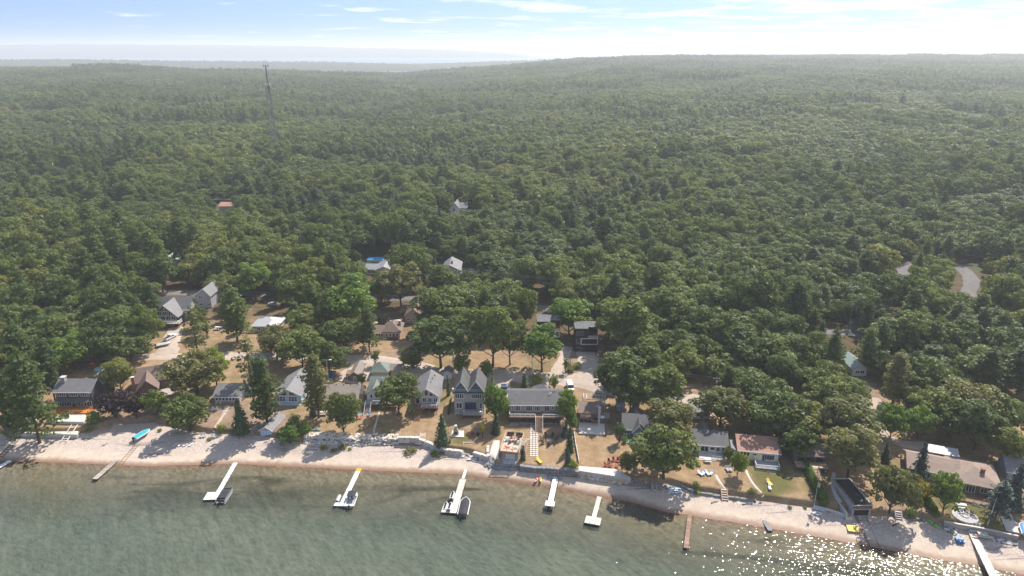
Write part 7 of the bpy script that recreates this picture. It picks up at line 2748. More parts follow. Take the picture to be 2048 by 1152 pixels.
def kayak(label, px, py, ang, mat, L=3.4, B=0.72, up=0.05, group=None, tilt=0):
    x, y, z = at(px, py)
    r = thing('kayak', (x, y, z + up + 0.12), -R(ang), label, 'kayak', group)
    m = MB()
    rings, top = [], []
    for i in range(9):
        f = -1 + 2 * i / 8
        w = max(0.02, B / 2 * (1 - abs(f) ** 2.2))
        z0 = 0.12 * abs(f) ** 3
        rings.append([(w * math.cos(t), f * L / 2, z0 + 0.17 + (0.17 if math.sin(t) < 0 else 0.12) * math.sin(t) * (0.3 + 0.7 * w / (B / 2))) for t in np.linspace(0, 2 * math.pi, 9)[:-1]])
    m.loft(rings)
    m.build('hull', MT[mat], r, True)
    MB().lathe([(0.0, 0.0), (0.24, 0.0), (0.24, 0.04), (0.0, 0.04)], 10).build('cockpit', MT['black'], r, loc=(0, -0.1, 0.275))
    if tilt:
        r.rotation_euler.x = tilt
    return r


kayak('bright green kayak leaning on the bank by the clipped hedge', 1867, 1050, -22, 'lime', 4.0, 0.8)
kayak('pale green kayak left of its twin beside the deck stair of the gabled house', 822, 821, 15, 'lime')
kayak('pale green kayak right of its twin beside the deck stair of the gabled house', 829, 821, 5, 'lime')
kayak('red and pink kayak on the beach left of the straight white dock', 1073, 961, 25, 'pink', 3.0, 0.8)
kayak('yellow kayak on the beach left of the straight white dock', 1081, 960, 0, 'yellow', 3.0, 0.8)
kayak('yellow kayak on top of the boulder bank', 613, 862, 80, 'yellow')
kayak('teal kayak on top of the boulder bank', 633, 861, 88, 'teal', 3.6)
kayak('pale blue kayak on the beach in front of the low concrete wall', 1640, 1021, 105, 'sky_blue', 4.4, 0.9)
kayak('rusty canoe behind the blue kayak by the low concrete wall', 1664, 1026, 105, 'wood_brown', 4.0, 0.8)
kayak('blue striped kayak uppermost of three lying under the huge oak', 1349, 979, 92, 'sky_blue', 4.2, 0.7)
kayak('white kayak in the middle of three lying under the huge oak', 1348, 983, 92, 'wall_white', 4.2, 0.7)
kayak('blue kayak lowest of three lying under the huge oak', 1350, 987, 92, 'sky_blue', 4.2, 0.7)
kayak('pale canoe at the foot of the bank above the four white boards', 355, 869, 92, 'metal_mint', 4.6, 0.9)
kayak('teal canoe stored under the gravel bank right of the low bush by the boat shed', 505, 858, 40, 'metal_white', 3.2, 0.8)


def board(label, px, py, ang, mat='wall_white', L=3.0, B=0.75, group=None, name='paddle_board', cat='paddle board', up=0.15):
    x, y, z = at(px, py)
    r = thing(name, (x, y, z + up), -R(ang), label, cat, group)
    n = 12
    pts = [(B / 2 * math.sin(t) * (1 - 0.25 * max(0, -math.cos(t))), L / 2 * math.cos(t)) for t in np.linspace(0, 2 * math.pi, 17)[:-1]]
    MB().prism(pts, 'z', 0, 0.12).build('board', MT[mat], r)
    MB().prism([(p[0] * 0.6, p[1] * 0.5) for p in pts], 'z', 0.123, 0.13).build('deck_pad', MT['paver'], r)
    return r


for i, nm in enumerate(('leftmost', 'second', 'third', 'rightmost')):
    board(nm + ' of the four white boards laid side by side on the beach', 350 + 10.5 * i, 891 - 0.3 * i, 18, 'wall_white', 1.9, 0.9, 'four white boards on the beach')
board('white board lying across another below the broad beach stair', 944, 919, 80, 'wall_white', 3.2, 0.9)
board('white board half under its neighbour below the broad beach stair', 949, 922, 120, 'metal_white', 2.8, 0.8, up=0.02)
board('large white board leaning by the blue kayak at the low concrete wall', 1634, 1028, 100, 'wall_white', 2.4, 1.6, name='dinghy', cat='dinghy')
board('white panel on the boat slip below the boulder bank', 622, 906, 75, 'wall_white', 2.8, 1.3, name='slip_panel', cat='panel')

# blue pedal boat
x, y, z = at(1918, 1082)
pbt = thing('pedal_boat', (x, y, z + 0.1), -R(15), 'blue pedal boat on the beach left of the gangway', 'pedal boat')
for s in (-0.55, 0.55):
    m, _ = hull_mesh(2.6, 0.6, 0.4)
    m.build('float', MT['blue'], pbt, True, (s, 0, 0))
MB().box(-0.8, 0.8, -1.1, 0.9, 0.42, 0.52).build('platform', MT['blue'], pbt)
for s in (-0.4, 0.4):
    MB().box(s - 0.28, s + 0.28, -0.6, -0.1, 0.523, 0.75).box(s - 0.28, s + 0.28, -0.75, -0.602, 0.523, 1.15).build('seat', MT['sky_blue'], pbt)

# catamaran hulls by the gangway
x, y, z = at(1962, 1073)
ct = thing('catamaran', (x, y, z + 0.4), R(78), 'white catamaran lying below the timber wall with a red patch at its bow', 'catamaran')
for s in (-0.9, 0.9):
    m, _ = hull_mesh(4.8, 0.5, 0.45)
    m.build('hull', MT['wall_white'], ct, True, (s, 0, 0))
MB().box(-0.9, 0.9, -1.2, 0.9, 0.5, 0.58).build('trampoline', MT['concrete_pale'], ct)
MB().box(-1.15, -0.65, 1.4, 1.9, 0.52, 0.6).build('bow_patch', MT['red'], ct)


# ------------------------------------------------------------------ boat rails
def rails(label, p0, p1, gap, mat, up=0.25, n=6, w=0.14):
    a, b = at(*p0), at(*p1)
    x0, y0, z0 = b
    rz = math.atan2(a[1] - y0, a[0] - x0) - math.pi / 2
    L = math.hypot(a[0] - x0, a[1] - y0)
    r = thing('boat_rail', (x0, y0, z0), rz, label, 'boat rails')
    dz = a[2] - z0
    for s in (-gap / 2, gap / 2):
        MB().bar((s, 0, up), (s, L, dz + up), w, 0.16).build('rail', MT[mat], r)
    tie = MB().box(-gap / 2 + w, gap / 2 - w, -0.08, 0.08, -0.1, 0.02).mesh('tie', MT[mat])
    for i in range(n):
        f = (i + 0.5) / n
        put('tie', tie, r, (0, L * f, dz * f + up))
    return r


rails('white launching rails leading down from the patio wall under the orange deck', (150, 852), (128, 886), 1.8, 'white', 0.5, 3, 0.16)
rails('rusty launching rails from the teal covered boat into the lake', (274, 890), (240, 930), 1.3, 'wood_brown', 0.1, 9, 0.09)
rails('old dark launching rails at the left edge of the beach', (38, 876), (0, 916), 1.3, 'wood_dark', 0.12, 9, 0.1)
rails('grey launching frame lying on the bank under the purple trees', (222, 850), (203, 872), 1.9, 'wood_grey', 0.3, 5, 0.1)
rails('pale launching frame below the left end of the boulder bank', (632, 889), (620, 909), 4.2, 'concrete_pale', 0.4, 3, 0.13)
rails('dark launching rails from the concrete boathouse to the water', (1722, 1032), (1748, 1092), 2.4, 'wood_brown', 0.06, 3, 0.08)
rails('long dark skids beside the yellow dock section', (1712, 1034), (1740, 1095), 0.5, 'wood_brown', 0.1, 5, 0.1)


# ------------------------------------------------------------------ garden furniture
def chair_parts(mat, kind='adirondack'):
    if kind == 'adirondack':
        return [('seat', MB().prism([(-0.35, 0.42), (0.35, 0.28), (0.35, 0.22), (-0.35, 0.36)], 'x', -0.32, 0.32).mesh('seat', MT[mat])),
                ('backrest', MB().prism([(0.33, 0.3), (0.4, 0.3), (0.68, 1.15), (0.61, 1.15)], 'x', -0.32, 0.32).mesh('backrest', MT[mat])),
                ('armrest', MB().box(-0.48, -0.34, -0.42, 0.42, 0.58, 0.63).mesh('armrest', MT[mat])),
                ('armrest', MB().box(0.34, 0.48, -0.42, 0.42, 0.58, 0.63).mesh('armrest', MT[mat])),
                ('leg', MB().box(-0.45, -0.37, -0.4, -0.3, -0.1, 0.578).box(-0.45, -0.37, 0.3, 0.4, -0.1, 0.578).mesh('leg', MT[mat])),
                ('leg', MB().box(0.37, 0.45, -0.4, -0.3, -0.1, 0.578).box(0.37, 0.45, 0.3, 0.4, -0.1, 0.578).mesh('leg', MT[mat]))]
    if kind == 'lounger':
        return [('seat', MB().box(-0.36, 0.36, -1.0, 0.35, 0.28, 0.36).mesh('seat', MT[mat])),
                ('backrest', MB().prism([(0.36, 0.3), (0.36, 0.38), (0.95, 0.85), (1.0, 0.78)], 'x', -0.36, 0.36).mesh('backrest', MT[mat])),
                ('leg', MB().box(-0.34, -0.26, -0.9, -0.8, -0.1, 0.278).box(0.26, 0.34, -0.9, -0.8, -0.1, 0.278).mesh('leg', MT['white'])),
                ('leg', MB().box(-0.34, -0.26, 0.25, 0.33, -0.1, 0.278).box(0.26, 0.34, 0.25, 0.33, -0.1, 0.278).mesh('leg', MT['white']))]
    if kind == 'picnic':
        m = []
        m.append(('table_top', MB().box(-0.95, 0.95, -0.4, 0.4, 0.72, 0.78).mesh('table_top', MT[mat])))
        for s in (-1, 1):
            m.append(('bench', MB().box(-0.95, 0.95, s * 0.75 - 0.14, s * 0.75 + 0.14, 0.42, 0.47).mesh('bench', MT[mat])))
            m.append(('leg', MB().bar((s * 0.7, -0.75, 0.0), (s * 0.7, 0.25, 0.72), 0.08).bar((s * 0.7, 0.75, 0.0), (s * 0.7, -0.25, 0.72), 0.08).mesh('leg', MT[mat])))
        return m
    if kind == 'sofa':
        return [('seat', MB().box(-0.9, 0.9, -0.4, 0.3, 0.08, 0.42).mesh('seat', MT[mat])),
                ('backrest', MB().box(-0.9, 0.9, 0.302, 0.5, 0.08, 0.85).mesh('backrest', MT[mat])),
                ('armrest', MB().box(-1.05, -0.902, -0.4, 0.5, 0.0, 0.62).mesh('armrest', MT[mat])),
                ('armrest', MB().box(0.902, 1.05, -0.4, 0.5, 0.0, 0.62).mesh('armrest', MT[mat]))]
    if kind == 'table':
        return [('table_top', MB().lathe([(0, 0.68), (0.55, 0.68), (0.55, 0.74), (0, 0.74)], 12).mesh('table_top', MT[mat])),
                ('leg', MB().tube((0, 0, 0), (0, 0, 0.678), 0.06, 0.06, 6).mesh('leg', MT[mat]))]


PARTS = {}


def seat(name, kind, mat, label, cat, px=None, py=None, rz=0.0, loc=None, group=None, s=1.0):
    k = (kind, mat)
    if k not in PARTS:
        PARTS[k] = chair_parts(mat, kind)
    if loc is None:
        x, y, z = at(px, py)
        loc = (x, y, z + 0.12)
    r = thing(name, loc, rz, label, cat, group)
    r.scale = (s, s, s)
    for nm, me_ in PARTS[k]:
        put(nm, me_, r)
    return r


x0, y0, z0 = at(1098, 882)
WHERE = ['uppermost left', 'uppermost right', 'right upper', 'right lower', 'lowest', 'left lower', 'left upper']
for i in range(7):
    a = R(112 - i * 360 / 7)
    x, y = x0 + 2.1 * math.cos(a), y0 + 2.1 * math.sin(a)
    seat('garden_chair', 'adirondack', 'wood_dark', WHERE[i] + ' of the seven dark chairs ringed around the lawn fire pit', 'chair', loc=(x, y, gzf(x, y) + 0.12), rz=a - math.pi / 2, group='seven dark chairs round the fire pit', s=1.15)
fp = thing('fire_pit', (x0, y0, z0 + 0.1), 0, 'small stone fire pit inside the ring of seven dark chairs', 'fire pit')
MB().lathe([(0.0, -0.3), (0.7, -0.3), (0.7, 0.3), (0.5, 0.3), (0.48, 0.05), (0.0, 0.05)], 14).build('stone_ring', MT['rock'], fp)
seat('garden_chair', 'adirondack', 'red', 'bright red chair on the lawn left of the little yellow tree', 'chair', 946, 869, R(190), s=1.2)
seat('garden_chair', 'adirondack', 'black', 'dark chair between the red chair and the little yellow tree', 'chair', 956, 870, R(160), s=1.1)
RED = [(1212, 933, 50), (1219, 926, 25), (1227, 923, 5), (1235, 924, -15), (1242, 930, -50), (1221, 934, 100), (1233, 935, -100)]
RW = ['leftmost', 'upper left', 'uppermost', 'upper right', 'rightmost', 'lower left', 'lowest']
for i, (px, py, a) in enumerate(RED):
    seat('garden_chair', 'adirondack', 'cushion' if i % 3 == 1 else 'red', RW[i] + ' chair of the red group on the pale terrace', 'chair', px, py, R(a), group='red chairs on the terrace', s=1.0)
seat('garden_chair', 'adirondack', 'sky_blue', 'left one of two pale blue chairs on the lawn right of the round dark tree', 'chair', 721, 832, R(30), group='blue chairs on the lawn')
seat('garden_chair', 'adirondack', 'sky_blue', 'right one of two pale blue chairs on the lawn right of the round dark tree', 'chair', 737, 832, R(-40), group='blue chairs on the lawn')
seat('garden_chair', 'adirondack', 'pink', 'faded pink lounge chair below the two pale blue chairs', 'chair', 721, 838, R(80))
for i, (px, py) in enumerate(((403, 875), (409, 874), (425, 876), (431, 876))):
    seat('garden_chair', 'adirondack', 'wall_white', ['leftmost', 'second', 'third', 'rightmost'][i] + ' of four pale chairs at the top of the beach below the sandy path', 'chair', px, py, R(20 * i), group='pale beach chairs')
for i, (px, py) in enumerate(((426, 822), (434, 821))):
    seat('garden_chair', 'adirondack', 'wall_white', ['left', 'right'][i] + ' one of two white chairs on the slope below the small cottage', 'chair', px, py, R(10), group='white chairs below the cottage')
for i, (px, py, m_) in enumerate(((1400, 949, 'wall_white'), (1407, 947, 'sky_blue'), (1414, 948, 'wall_white'), (1423, 948, 'sky_blue'))):
    seat('lounge_chair', 'lounger', m_, ['leftmost', 'second', 'third', 'rightmost'][i] + ' of four white and blue lounge chairs on the bungalow lawn', 'lounge chair', px, py, R([30, -20, 15, -35][i]), group='lounge chairs on the bungalow lawn')
for i, (px, py) in enumerate(((1454, 940), (1460, 940))):
    seat('lounge_chair', 'lounger', 'metal_grey', ['left', 'right'][i] + ' one of two grey lounge chairs beside the lime green tree', 'lounge chair', px, py, R(5), group='grey lounge chairs')
for i, px in enumerate((1936, 1948, 1955, 1962)):
    seat('garden_chair', 'adirondack', 'wall_white', ['leftmost', 'second', 'third', 'rightmost'][i] + ' of four white chairs under the timber wall behind the gangway', 'chair', px, 1058 + 1.0 * i, R(10), group='white chairs under the timber wall', s=1.2)
for i, (px, py) in enumerate(((1922, 1027), (1935, 1025), (1945, 1029))):
    seat('garden_chair', 'adirondack', ['wall_white', 'wood_grey', 'wood_dark'][i], ['white', 'grey', 'dark'][i] + ' chair on the round stone fire circle', 'chair', px, py, R(-40 + 60 * i), group='chairs of the fire circle')
for i, (px, py) in enumerate(((108, 838), (120, 838), (127, 838), (136, 838))):
    seat('garden_chair', 'adirondack', 'black', ['leftmost', 'second', 'third', 'rightmost'][i] + ' of four dark chairs on the white patio', 'chair', px, py, R(15 * i - 20), group='dark chairs on the white patio').location.z += 0.3
seat('picnic_table', 'picnic', 'wall_white', 'white picnic table below the bungalow deck', 'picnic table', 1415, 923, R(-5))
seat('picnic_table', 'picnic', 'wall_white', 'white picnic table on the lawn beside the yellow green maple', 'picnic table', 1922, 1015, R(-10), s=1.15)
seat('picnic_table', 'picnic', 'concrete_pale', 'pale picnic table left of the round dark tree', 'picnic table', 648, 829, R(5), s=1.2)
seat('picnic_table', 'picnic', 'wood_grey', 'grey picnic table turned end on left of the round dark tree', 'picnic table', 636, 830, R(75))
seat('picnic_table', 'picnic', 'red', 'red bench table on the lawn before the brown hip roofed house', 'picnic table', 790, 678, 0)
seat('picnic_table', 'picnic', 'wall_white', 'white picnic table on the lawn under the tall full pine', 'picnic table', 437, 659, 0, s=1.4)
x, y, z = at(1188, 850)
seat('patio_table', 'table', 'brick', 'round red brown table on the whitewashed deck', 'table', loc=(x, y, z + 0.5), s=1.3)
seat('deck_lounger', 'lounger', 'teal', 'teal lounge chair on the short sandy shelf by the blue grey cottage', 'lounge chair', 1260, 888, R(40))
seat('deck_lounger', 'lounger', 'sky_blue', 'pale lounge chair right of the teal lounge chair', 'lounge chair', 1268, 888, R(-10))
# furniture of the timber roof terrace
ph, pw = PAV
TM = Matrix.Translation(ph.root.location) @ Euler((0, 0, ph.root.rotation_euler.z)).to_matrix().to_4x4()


def on_pav(x, y):
    v = TM @ Vector((x, y, 3.06))
    return tuple(v)


rz_ = ph.root.rotation_euler.z
seat('sofa', 'sofa', 'fabric', 'dark sofa left of its twin at the back of the roof terrace', 'sofa', loc=on_pav(-1.3, 8.4), rz=rz_, group='dark sofas on the roof terrace')
seat('sofa', 'sofa', 'fabric', 'dark sofa right of its twin at the back of the roof terrace', 'sofa', loc=on_pav(1.4, 8.4), rz=rz_, group='dark sofas on the roof terrace')
seat('patio_table', 'table', 'wood_brown', 'brown round table amid the roof terrace', 'table', loc=on_pav(0.3, 6.0), rz=rz_, s=1.4)
for i, (ax, ay, aa, mm, ll) in enumerate(((-1.6, 5.2, 100, 'teal', 'teal chair at the left side of the roof terrace'), (1.7, 4.2, -80, 'teal', 'teal chair at the right side of the roof terrace'),
                                       (-0.6, 4.6, 170, 'wood_brown', 'brown chair lower left of the roof terrace table'), (0.9, 4.8, 200, 'wood_brown', 'brown chair lower right of the roof terrace table'),
                                       (1.4, 6.9, 300, 'cushion', 'maroon chair upper right of the roof terrace table'), (-0.7, 7.0, 40, 'cushion', 'maroon chair upper left of the roof terrace table'))):
    seat('garden_chair', 'adirondack', mm, ll, 'chair', loc=on_pav(ax, ay), rz=rz_ + R(aa))
seat('deck_lounger', 'lounger', 'red', 'red lounge chair at the front rail of the roof terrace', 'lounge chair', loc=on_pav(-1.0, 1.6), rz=rz_ + R(85), s=0.8)
seat('deck_lounger', 'lounger', 'metal_grey', 'grey lounge chair at the front right of the roof terrace', 'lounge chair', loc=on_pav(1.2, 1.5), rz=rz_ + R(95), s=0.8)


def umbrella(label, px, py, rad, mat, up=0.2):
    x, y = unproj(px, py, 5.6)
    z = gzf(x, y) + up
    r = thing('parasol', (x, y, z), 0, label, 'parasol')
    MB().tube((0, 0, 0), (0, 0, 2.5), 0.05, 0.05, 6).build('pole', MT['white'], r)
    n = 8
    ring = [(rad * math.cos(2 * math.pi * i / n), rad * math.sin(2 * math.pi * i / n), 2.1) for i in range(n)]
    MB().add(ring + [(0, 0, 2.6)], [(i, (i + 1) % n, n) for i in range(n)]).build('canopy', MT[mat], r)
    return r


umbrella('pale blue parasol on the deck of the long brown roofed house', 1951, 966, 1.65, 'sky_blue')
umbrella('white parasol right of the pale blue parasol', 1992, 970, 1.4, 'wall_white')
umbrella('white parasol at the right end of the whitewashed deck', 1203, 839, 1.0, 'wall_white', 0.3)
umbrella('small furled white parasol left of the other on the whitewashed deck', 1195, 836, 0.5, 'wall_white', 0.3)

# stone garden fireplace
x, y, z = at(912, 869)
ff = thing('garden_fireplace', (x, y, z + 0.22), 0, 'tapering fieldstone garden fireplace with a white cap on its pale pad', 'fireplace')
MB().prism([(-0.9, 0), (0.9, 0), (0.75, 1.1), (0.4, 1.9), (0.3, 2.8), (-0.3, 2.8), (-0.4, 1.9), (-0.75, 1.1)], 'y', -0.45, 0.45).build('stonework', MT['stone'], ff)
MB().box(-0.4, 0.4, -0.5, -0.452, 0.2, 0.9).build('hearth', MT['black'], ff)
MB().box(-0.38, 0.38, -0.5, 0.5, 2.803, 2.95).build('cap', MT['concrete_pale'], ff)

# play set and pool
x, y, z = at(186, 738)
pl = thing('play_set', (x, y, z), R(20), 'blue and red children play set on the lawn behind the dark house', 'play set')
MB().box(-0.8, 0.8, -0.8, 0.8, 1.1, 1.2).build('platform', MT['wood_brown'], pl)
for sx in (-0.75, 0.75):
    for sy in (-0.75, 0.75):
        MB().box(sx - 0.06, sx + 0.06, sy - 0.06, sy + 0.06, -0.2, 2.2).build('post', MT['wood_brown'], pl)
MB().prism([(-1, 2.2), (1, 2.2), (0, 3.0)], 'y', -1, 1).build('roof', MT['red'], pl)
MB().prism([(-0.82, 1.15), (-3.2, 0.1), (-3.2, 0.0), (-0.82, 1.0)], 'y', -0.35, 0.35).build('slide', MT['blue'], pl)
MB().lathe([(0, 0), (1.2, 0), (1.2, 0.5), (0, 0.5)], 12).build('paddling_tub', MT['sky_blue'], pl, loc=(1.9, -1.5, 0.05))
x, y, z = at(752, 521)
po = thing('swimming_pool', (x, y, z), 0, 'bright blue covered pool behind the grey metal roofed house', 'pool')
MB().box(-4.4, 4.4, -2.5, 2.5, -0.5, 1.2).build('pool_wall', MT['sky_blue'], po)
MB().box(-4.2, 4.2, -2.3, 2.3, 1.203, 1.3).build('pool_cover', MT['pool_blue'], po)


# ------------------------------------------------------------------ vehicles
def car(label, px, py, ang, mat, kind='suv', cat=None, L=4.7, W_=1.9):
    x, y, z = at(px, py)
    nm = {'suv': 'parked_car', 'van': 'van', 'pickup': 'pickup_truck', 'sedan': 'parked_car'}[kind]
    r = thing(nm, (x, y, z + 0.12), -R(ang), label, cat or {'suv': 'car', 'van': 'van', 'pickup': 'pickup', 'sedan': 'car'}[kind])
    h_ = W_ / 2
    if kind == 'van':
        L = 5.4
        body = [(-L / 2, 0.35), (L / 2, 0.35), (L / 2, 0.95), (L / 2 - 0.9, 1.15), (L / 2 - 1.5, 2.1), (-L / 2, 2.1)]
        glass = [(L / 2 - 0.88, 1.2), (L / 2 - 1.4, 2.0), (L / 2 - 2.4, 2.0), (L / 2 - 2.4, 1.2)]
    elif kind == 'pickup':
        L = 5.6
        body = [(-L / 2, 0.45), (L / 2, 0.45), (L / 2, 1.0), (L / 2 - 1.4, 1.15), (L / 2 - 2.0, 1.85), (-0.3, 1.85), (-0.45, 1.15), (-L / 2, 1.15)]
        glass = [(L / 2 - 1.42, 1.2), (L / 2 - 1.98, 1.78), (-0.2, 1.78), (-0.3, 1.2)]
    elif kind == 'sedan':
        body = [(-L / 2, 0.35), (L / 2, 0.35), (L / 2, 0.8), (L / 2 - 1.2, 0.95), (L / 2 - 2.0, 1.42), (-1.0, 1.42), (-1.8, 0.98), (-L / 2, 0.9)]
        glass = [(L / 2 - 1.22, 0.98), (L / 2 - 1.95, 1.36), (-0.98, 1.36), (-1.65, 1.0)]
    else:
        body = [(-L / 2, 0.4), (L / 2, 0.4), (L / 2, 0.95), (L / 2 - 1.1, 1.08), (L / 2 - 1.8, 1.7), (-L / 2 + 0.3, 1.7), (-L / 2, 1.05)]
        glass = [(L / 2 - 1.12, 1.12), (L / 2 - 1.78, 1.62), (-L / 2 + 0.4, 1.62), (-L / 2 + 0.15, 1.12)]
    # y runs along the car, nose at +y; the cabin leans in
    m = MB()
    rows = []
    for s in (-1, -0.86, 0.86, 1):
        k = 1 if abs(s) < 0.9 else 0.96
        rows.append([(s * h_, p[0] * k, 0.4 + (p[1] - 0.4) * (1 if abs(s) < 0.9 else (0.93 if p[1] > 1.3 else 0.98))) for p in body])
    m.loft(rows)
    bo = m.build('body', MT[mat], r)
    MB().prism(glass, 'x', -h_ - 0.012, h_ + 0.012).build('side_window', MT['glass'], r)
    f0, f1 = glass[0], glass[1]
    MB().add([(-h_ * 0.82, f0[0] + 0.05, f0[1]), (h_ * 0.82, f0[0] + 0.05, f0[1]), (h_ * 0.76, f1[0] + 0.05, f1[1] + 0.04), (-h_ * 0.76, f1[0] + 0.05, f1[1] + 0.04)], [(0, 1, 2, 3)]).build('windshield', MT['glass'], r)
    if kind == 'pickup':
        MB().box(-h_ * 0.84, h_ * 0.84, -L / 2 + 0.1, -0.55, 1.152, 1.165).build('truck_bed', MT['black'], r)
    for sx in (-1, 1):
        for sy in (-L * 0.31, L * 0.31):
            w_ = MB().tube((-0.12, 0, 0), (0.12, 0, 0), 0.34, 0.34, 12).build('wheel', MT['tyre'], r, loc=(sx * (h_ - 0.08), sy, 0.3))
            MB().tube((-0.13, 0, 0), (0.13, 0, 0), 0.18, 0.18, 8).build('rim', MT['steel'], w_)
        MB().box(sx * h_ * 0.7 - 0.16, sx * h_ * 0.7 + 0.16, L / 2 - 0.09, L / 2 + 0.008, 0.68, 0.82).build('headlight', MT['white'], r)
        MB().box(sx * h_ * 0.75 - 0.12, sx * h_ * 0.75 + 0.12, -L / 2 - 0.008, -L / 2 + 0.12, 0.75, 0.92).build('taillight', MT['red'], r)
    return r


MT['car_blue'] = plain('blue_car_paint', (0.05, 0.11, 0.25), 0.3, 0.05, 1, spec=0.6)
MT['car_white'] = plain('white_car_paint', (0.75, 0.75, 0.75), 0.3, 0.03, 1, spec=0.6)
MT['car_black'] = plain('black_car_paint', (0.015, 0.015, 0.018), 0.25, 0.05, 1, spec=0.6)
MT['car_silver'] = plain('silver_car_paint', (0.36, 0.37, 0.4), 0.3, 0.05, 1, spec=0.6)
car('dark blue pickup truck on the drive between the stone house and the long ranch', 1008, 782, 178, 'car_blue', 'pickup')
car('white van on the gravel lane behind the long ranch', 1140, 778, 175, 'car_white', 'van')
car('black car beside the pale shed under the oak', 1272, 815, 200, 'car_black', 'suv')
car('dark blue car at the left side of the gravel court', 664, 756, 190, 'car_blue', 'suv')
car('white pickup truck on the gravel drive of the glazed chalet', 341, 678, 20, 'car_white', 'pickup')
car('silver car in the shade near the upper road left of the dark trees', 547, 611, 95, 'car_silver', 'sedan')
car('black car in the shade near the upper road', 613, 613, 80, 'car_black', 'suv')
car('white car beside the black car near the upper road', 608, 620, 85, 'car_white', 'sedan')
for i, px in enumerate((1402, 1409)):
    x, y, z = at(px, 808)
    b_ = thing('rubbish_bin', (x, y, z + 0.1), 0, ['left', 'right'][i] + ' one of two black wheeled bins on the lane by the hidden garage', 'bin', 'two black bins')
    MB().prism([(-0.3, 0), (0.3, 0), (0.38, 1.1), (-0.38, 1.1)], 'y', -0.35, 0.35).build('bin_body', MT['black'], b_)
    MB().box(-0.42, 0.42, -0.42, 0.42, 1.103, 1.2).build('lid', MT['black'], b_)


# ------------------------------------------------------------------ poles, wires, flags, tower
def pole(label, px, py, h_, lamp=False, arm=True, mat='wood_grey'):
    x, y, z = at(px, py)
    r = thing('street_lamp' if lamp else 'power_pole', (x, y, z), 0, label, 'lamp post' if lamp else 'power pole')
    MB().tube((0, 0, -0.5), (0, 0, h_), 0.16, 0.11, 7).build('pole', MT[mat], r)
    if lamp:
        MB().bar((0, 0, h_ - 0.2), (1.4, -0.3, h_ + 0.1), 0.08).build('lamp_arm', MT['steel'], r)
        MB().box(1.1, 1.9, -0.55, -0.15, h_ + 0.02, h_ + 0.22).build('lamp_head', MT['white'], r)
    elif arm:
        MB().bar((-1.1, 0, h_ - 0.6), (1.1, 0, h_ - 0.6), 0.12, 0.14).build('cross_arm', MT[mat], r)
        for k in (-1.0, 0, 1.0):
            MB().tube((k, 0, h_ - 0.52), (k, 0, h_ - 0.28), 0.05, 0.04, 5).build('insulator', MT['white'], r)
        MB().tube((0.25, -0.1, h_ - 2.4), (0.25, -0.1, h_ - 1.5), 0.22, 0.22, 8).build('transformer', MT['grey'], r)
    return (x, y, z + h_)


tops = [pole('grey pole by the upper road left of the pale house with a chimney', 760, 602, 11), pole('grey power pole at the tree edge right of the house with the dark chimney', 943, 588, 12.5),
        pole('power pole standing clear in the middle of the wood edge', 1136, 612, 12.5), pole('power pole behind the big oak right of the black houses', 1320, 640, 12), pole('brown pole by the upper road at the right', 1697, 660, 13),
        pole('power pole hidden in the oaks far right', 2027, 715, 12)]
low = [pole('leaning pale pole beside the lane below the glazed chalet', 412, 708, 9, mat='concrete_pale'), pole('lane pole left of the stone house', 907, 757, 10), pole('pale lane pole behind the long ranch', 1064, 752, 9.5, mat='concrete_pale'),
       pole('thin pole between lane and drive below the black houses', 1140, 748, 9, arm=False), pole('lane pole by the spreading oak over the hidden garage', 1428, 803, 9)]
pole('street lamp with a white head beside the dark blue car', 657, 766, 9, True)
wires = []
for seq, lab, hs in ((tops, 'power line along the upper road through the tree tops', (0.28, -0.6, -2.2)), (low, 'thin wires strung along the gravel lane', (-0.3, -1.2))):
    x0, y0, z0 = seq[0]
    r = thing('power_line', (x0, y0, z0), 0, lab, 'power line')
    for a, b in zip(seq, seq[1:]):
        for dz in hs:
            pts = []
            for i in range(11):
                f = i / 10
                pts.append((a[0] + (b[0] - a[0]) * f - x0, a[1] + (b[1] - a[1]) * f - y0, a[2] + (b[2] - a[2]) * f - 1.6 * 4 * f * (1 - f) * 0.5 + dz - z0))
            MB().path(pts, 0.035, 4).build('wire', MT['grey'], r)


def flag(label, px, py, h_, lean=(0, 0), col=True):
    x, y, z = at(px, py)
    r = thing('flagpole', (x, y, z), 0, label, 'flagpole')
    t = (lean[0], lean[1], h_)
    MB().tube((0, 0, -0.3), t, 0.06, 0.04, 6).build('pole', MT['white'], r)
    if col:
        n = 7
        for nm, m_, a, b in (('flag_stripe', 'red', 0, 0.3), ('flag_field', 'wall_white', 0.3, 0.7), ('flag_stripe', 'red', 0.7, 1.0)):
            rows = []
            for i in range(n):
                f = a + (b - a) * i / (n - 1)
                xx, yy = 0.06 + 0.75 * f, 0.18 * math.sin(f * 7)
                zz = h_ - 0.1 - 0.75 * f
                rows.append([(xx + t[0], yy + t[1], zz), (xx * 0.85 + t[0], yy + t[1] + 0.02, zz - 1.25)])
            m = MB()
            v = [p for q in rows for p in q] + [(p[0], p[1] + 0.015, p[2]) for q in rows for p in q]
            k = len(rows) * 2
            f_ = [(2 * i, 2 * i + 1, 2 * i + 3, 2 * i + 2) for i in range(n - 1)] + [(k + 2 * i, k + 2 * i + 2, k + 2 * i + 3, k + 2 * i + 1) for i in range(n - 1)]
            m.add(v, f_)
            m.build(nm, MT[m_], r)


flag('flagpole with a drooping red and white flag by the tall hedge', 1627, 1018, 8.5)
flag('short flagpole with a red and white flag on the lawn of the yellow house', 1531, 976, 5.5)
flag('leaning bare white flagpole on the lawn with the fire circle', 1974, 1052, 8.0, (0.7, 0.3), False)
flag('thin white mast beside the dark steps at the timber wall', 1909, 1050, 5.0, (0, 0), False)

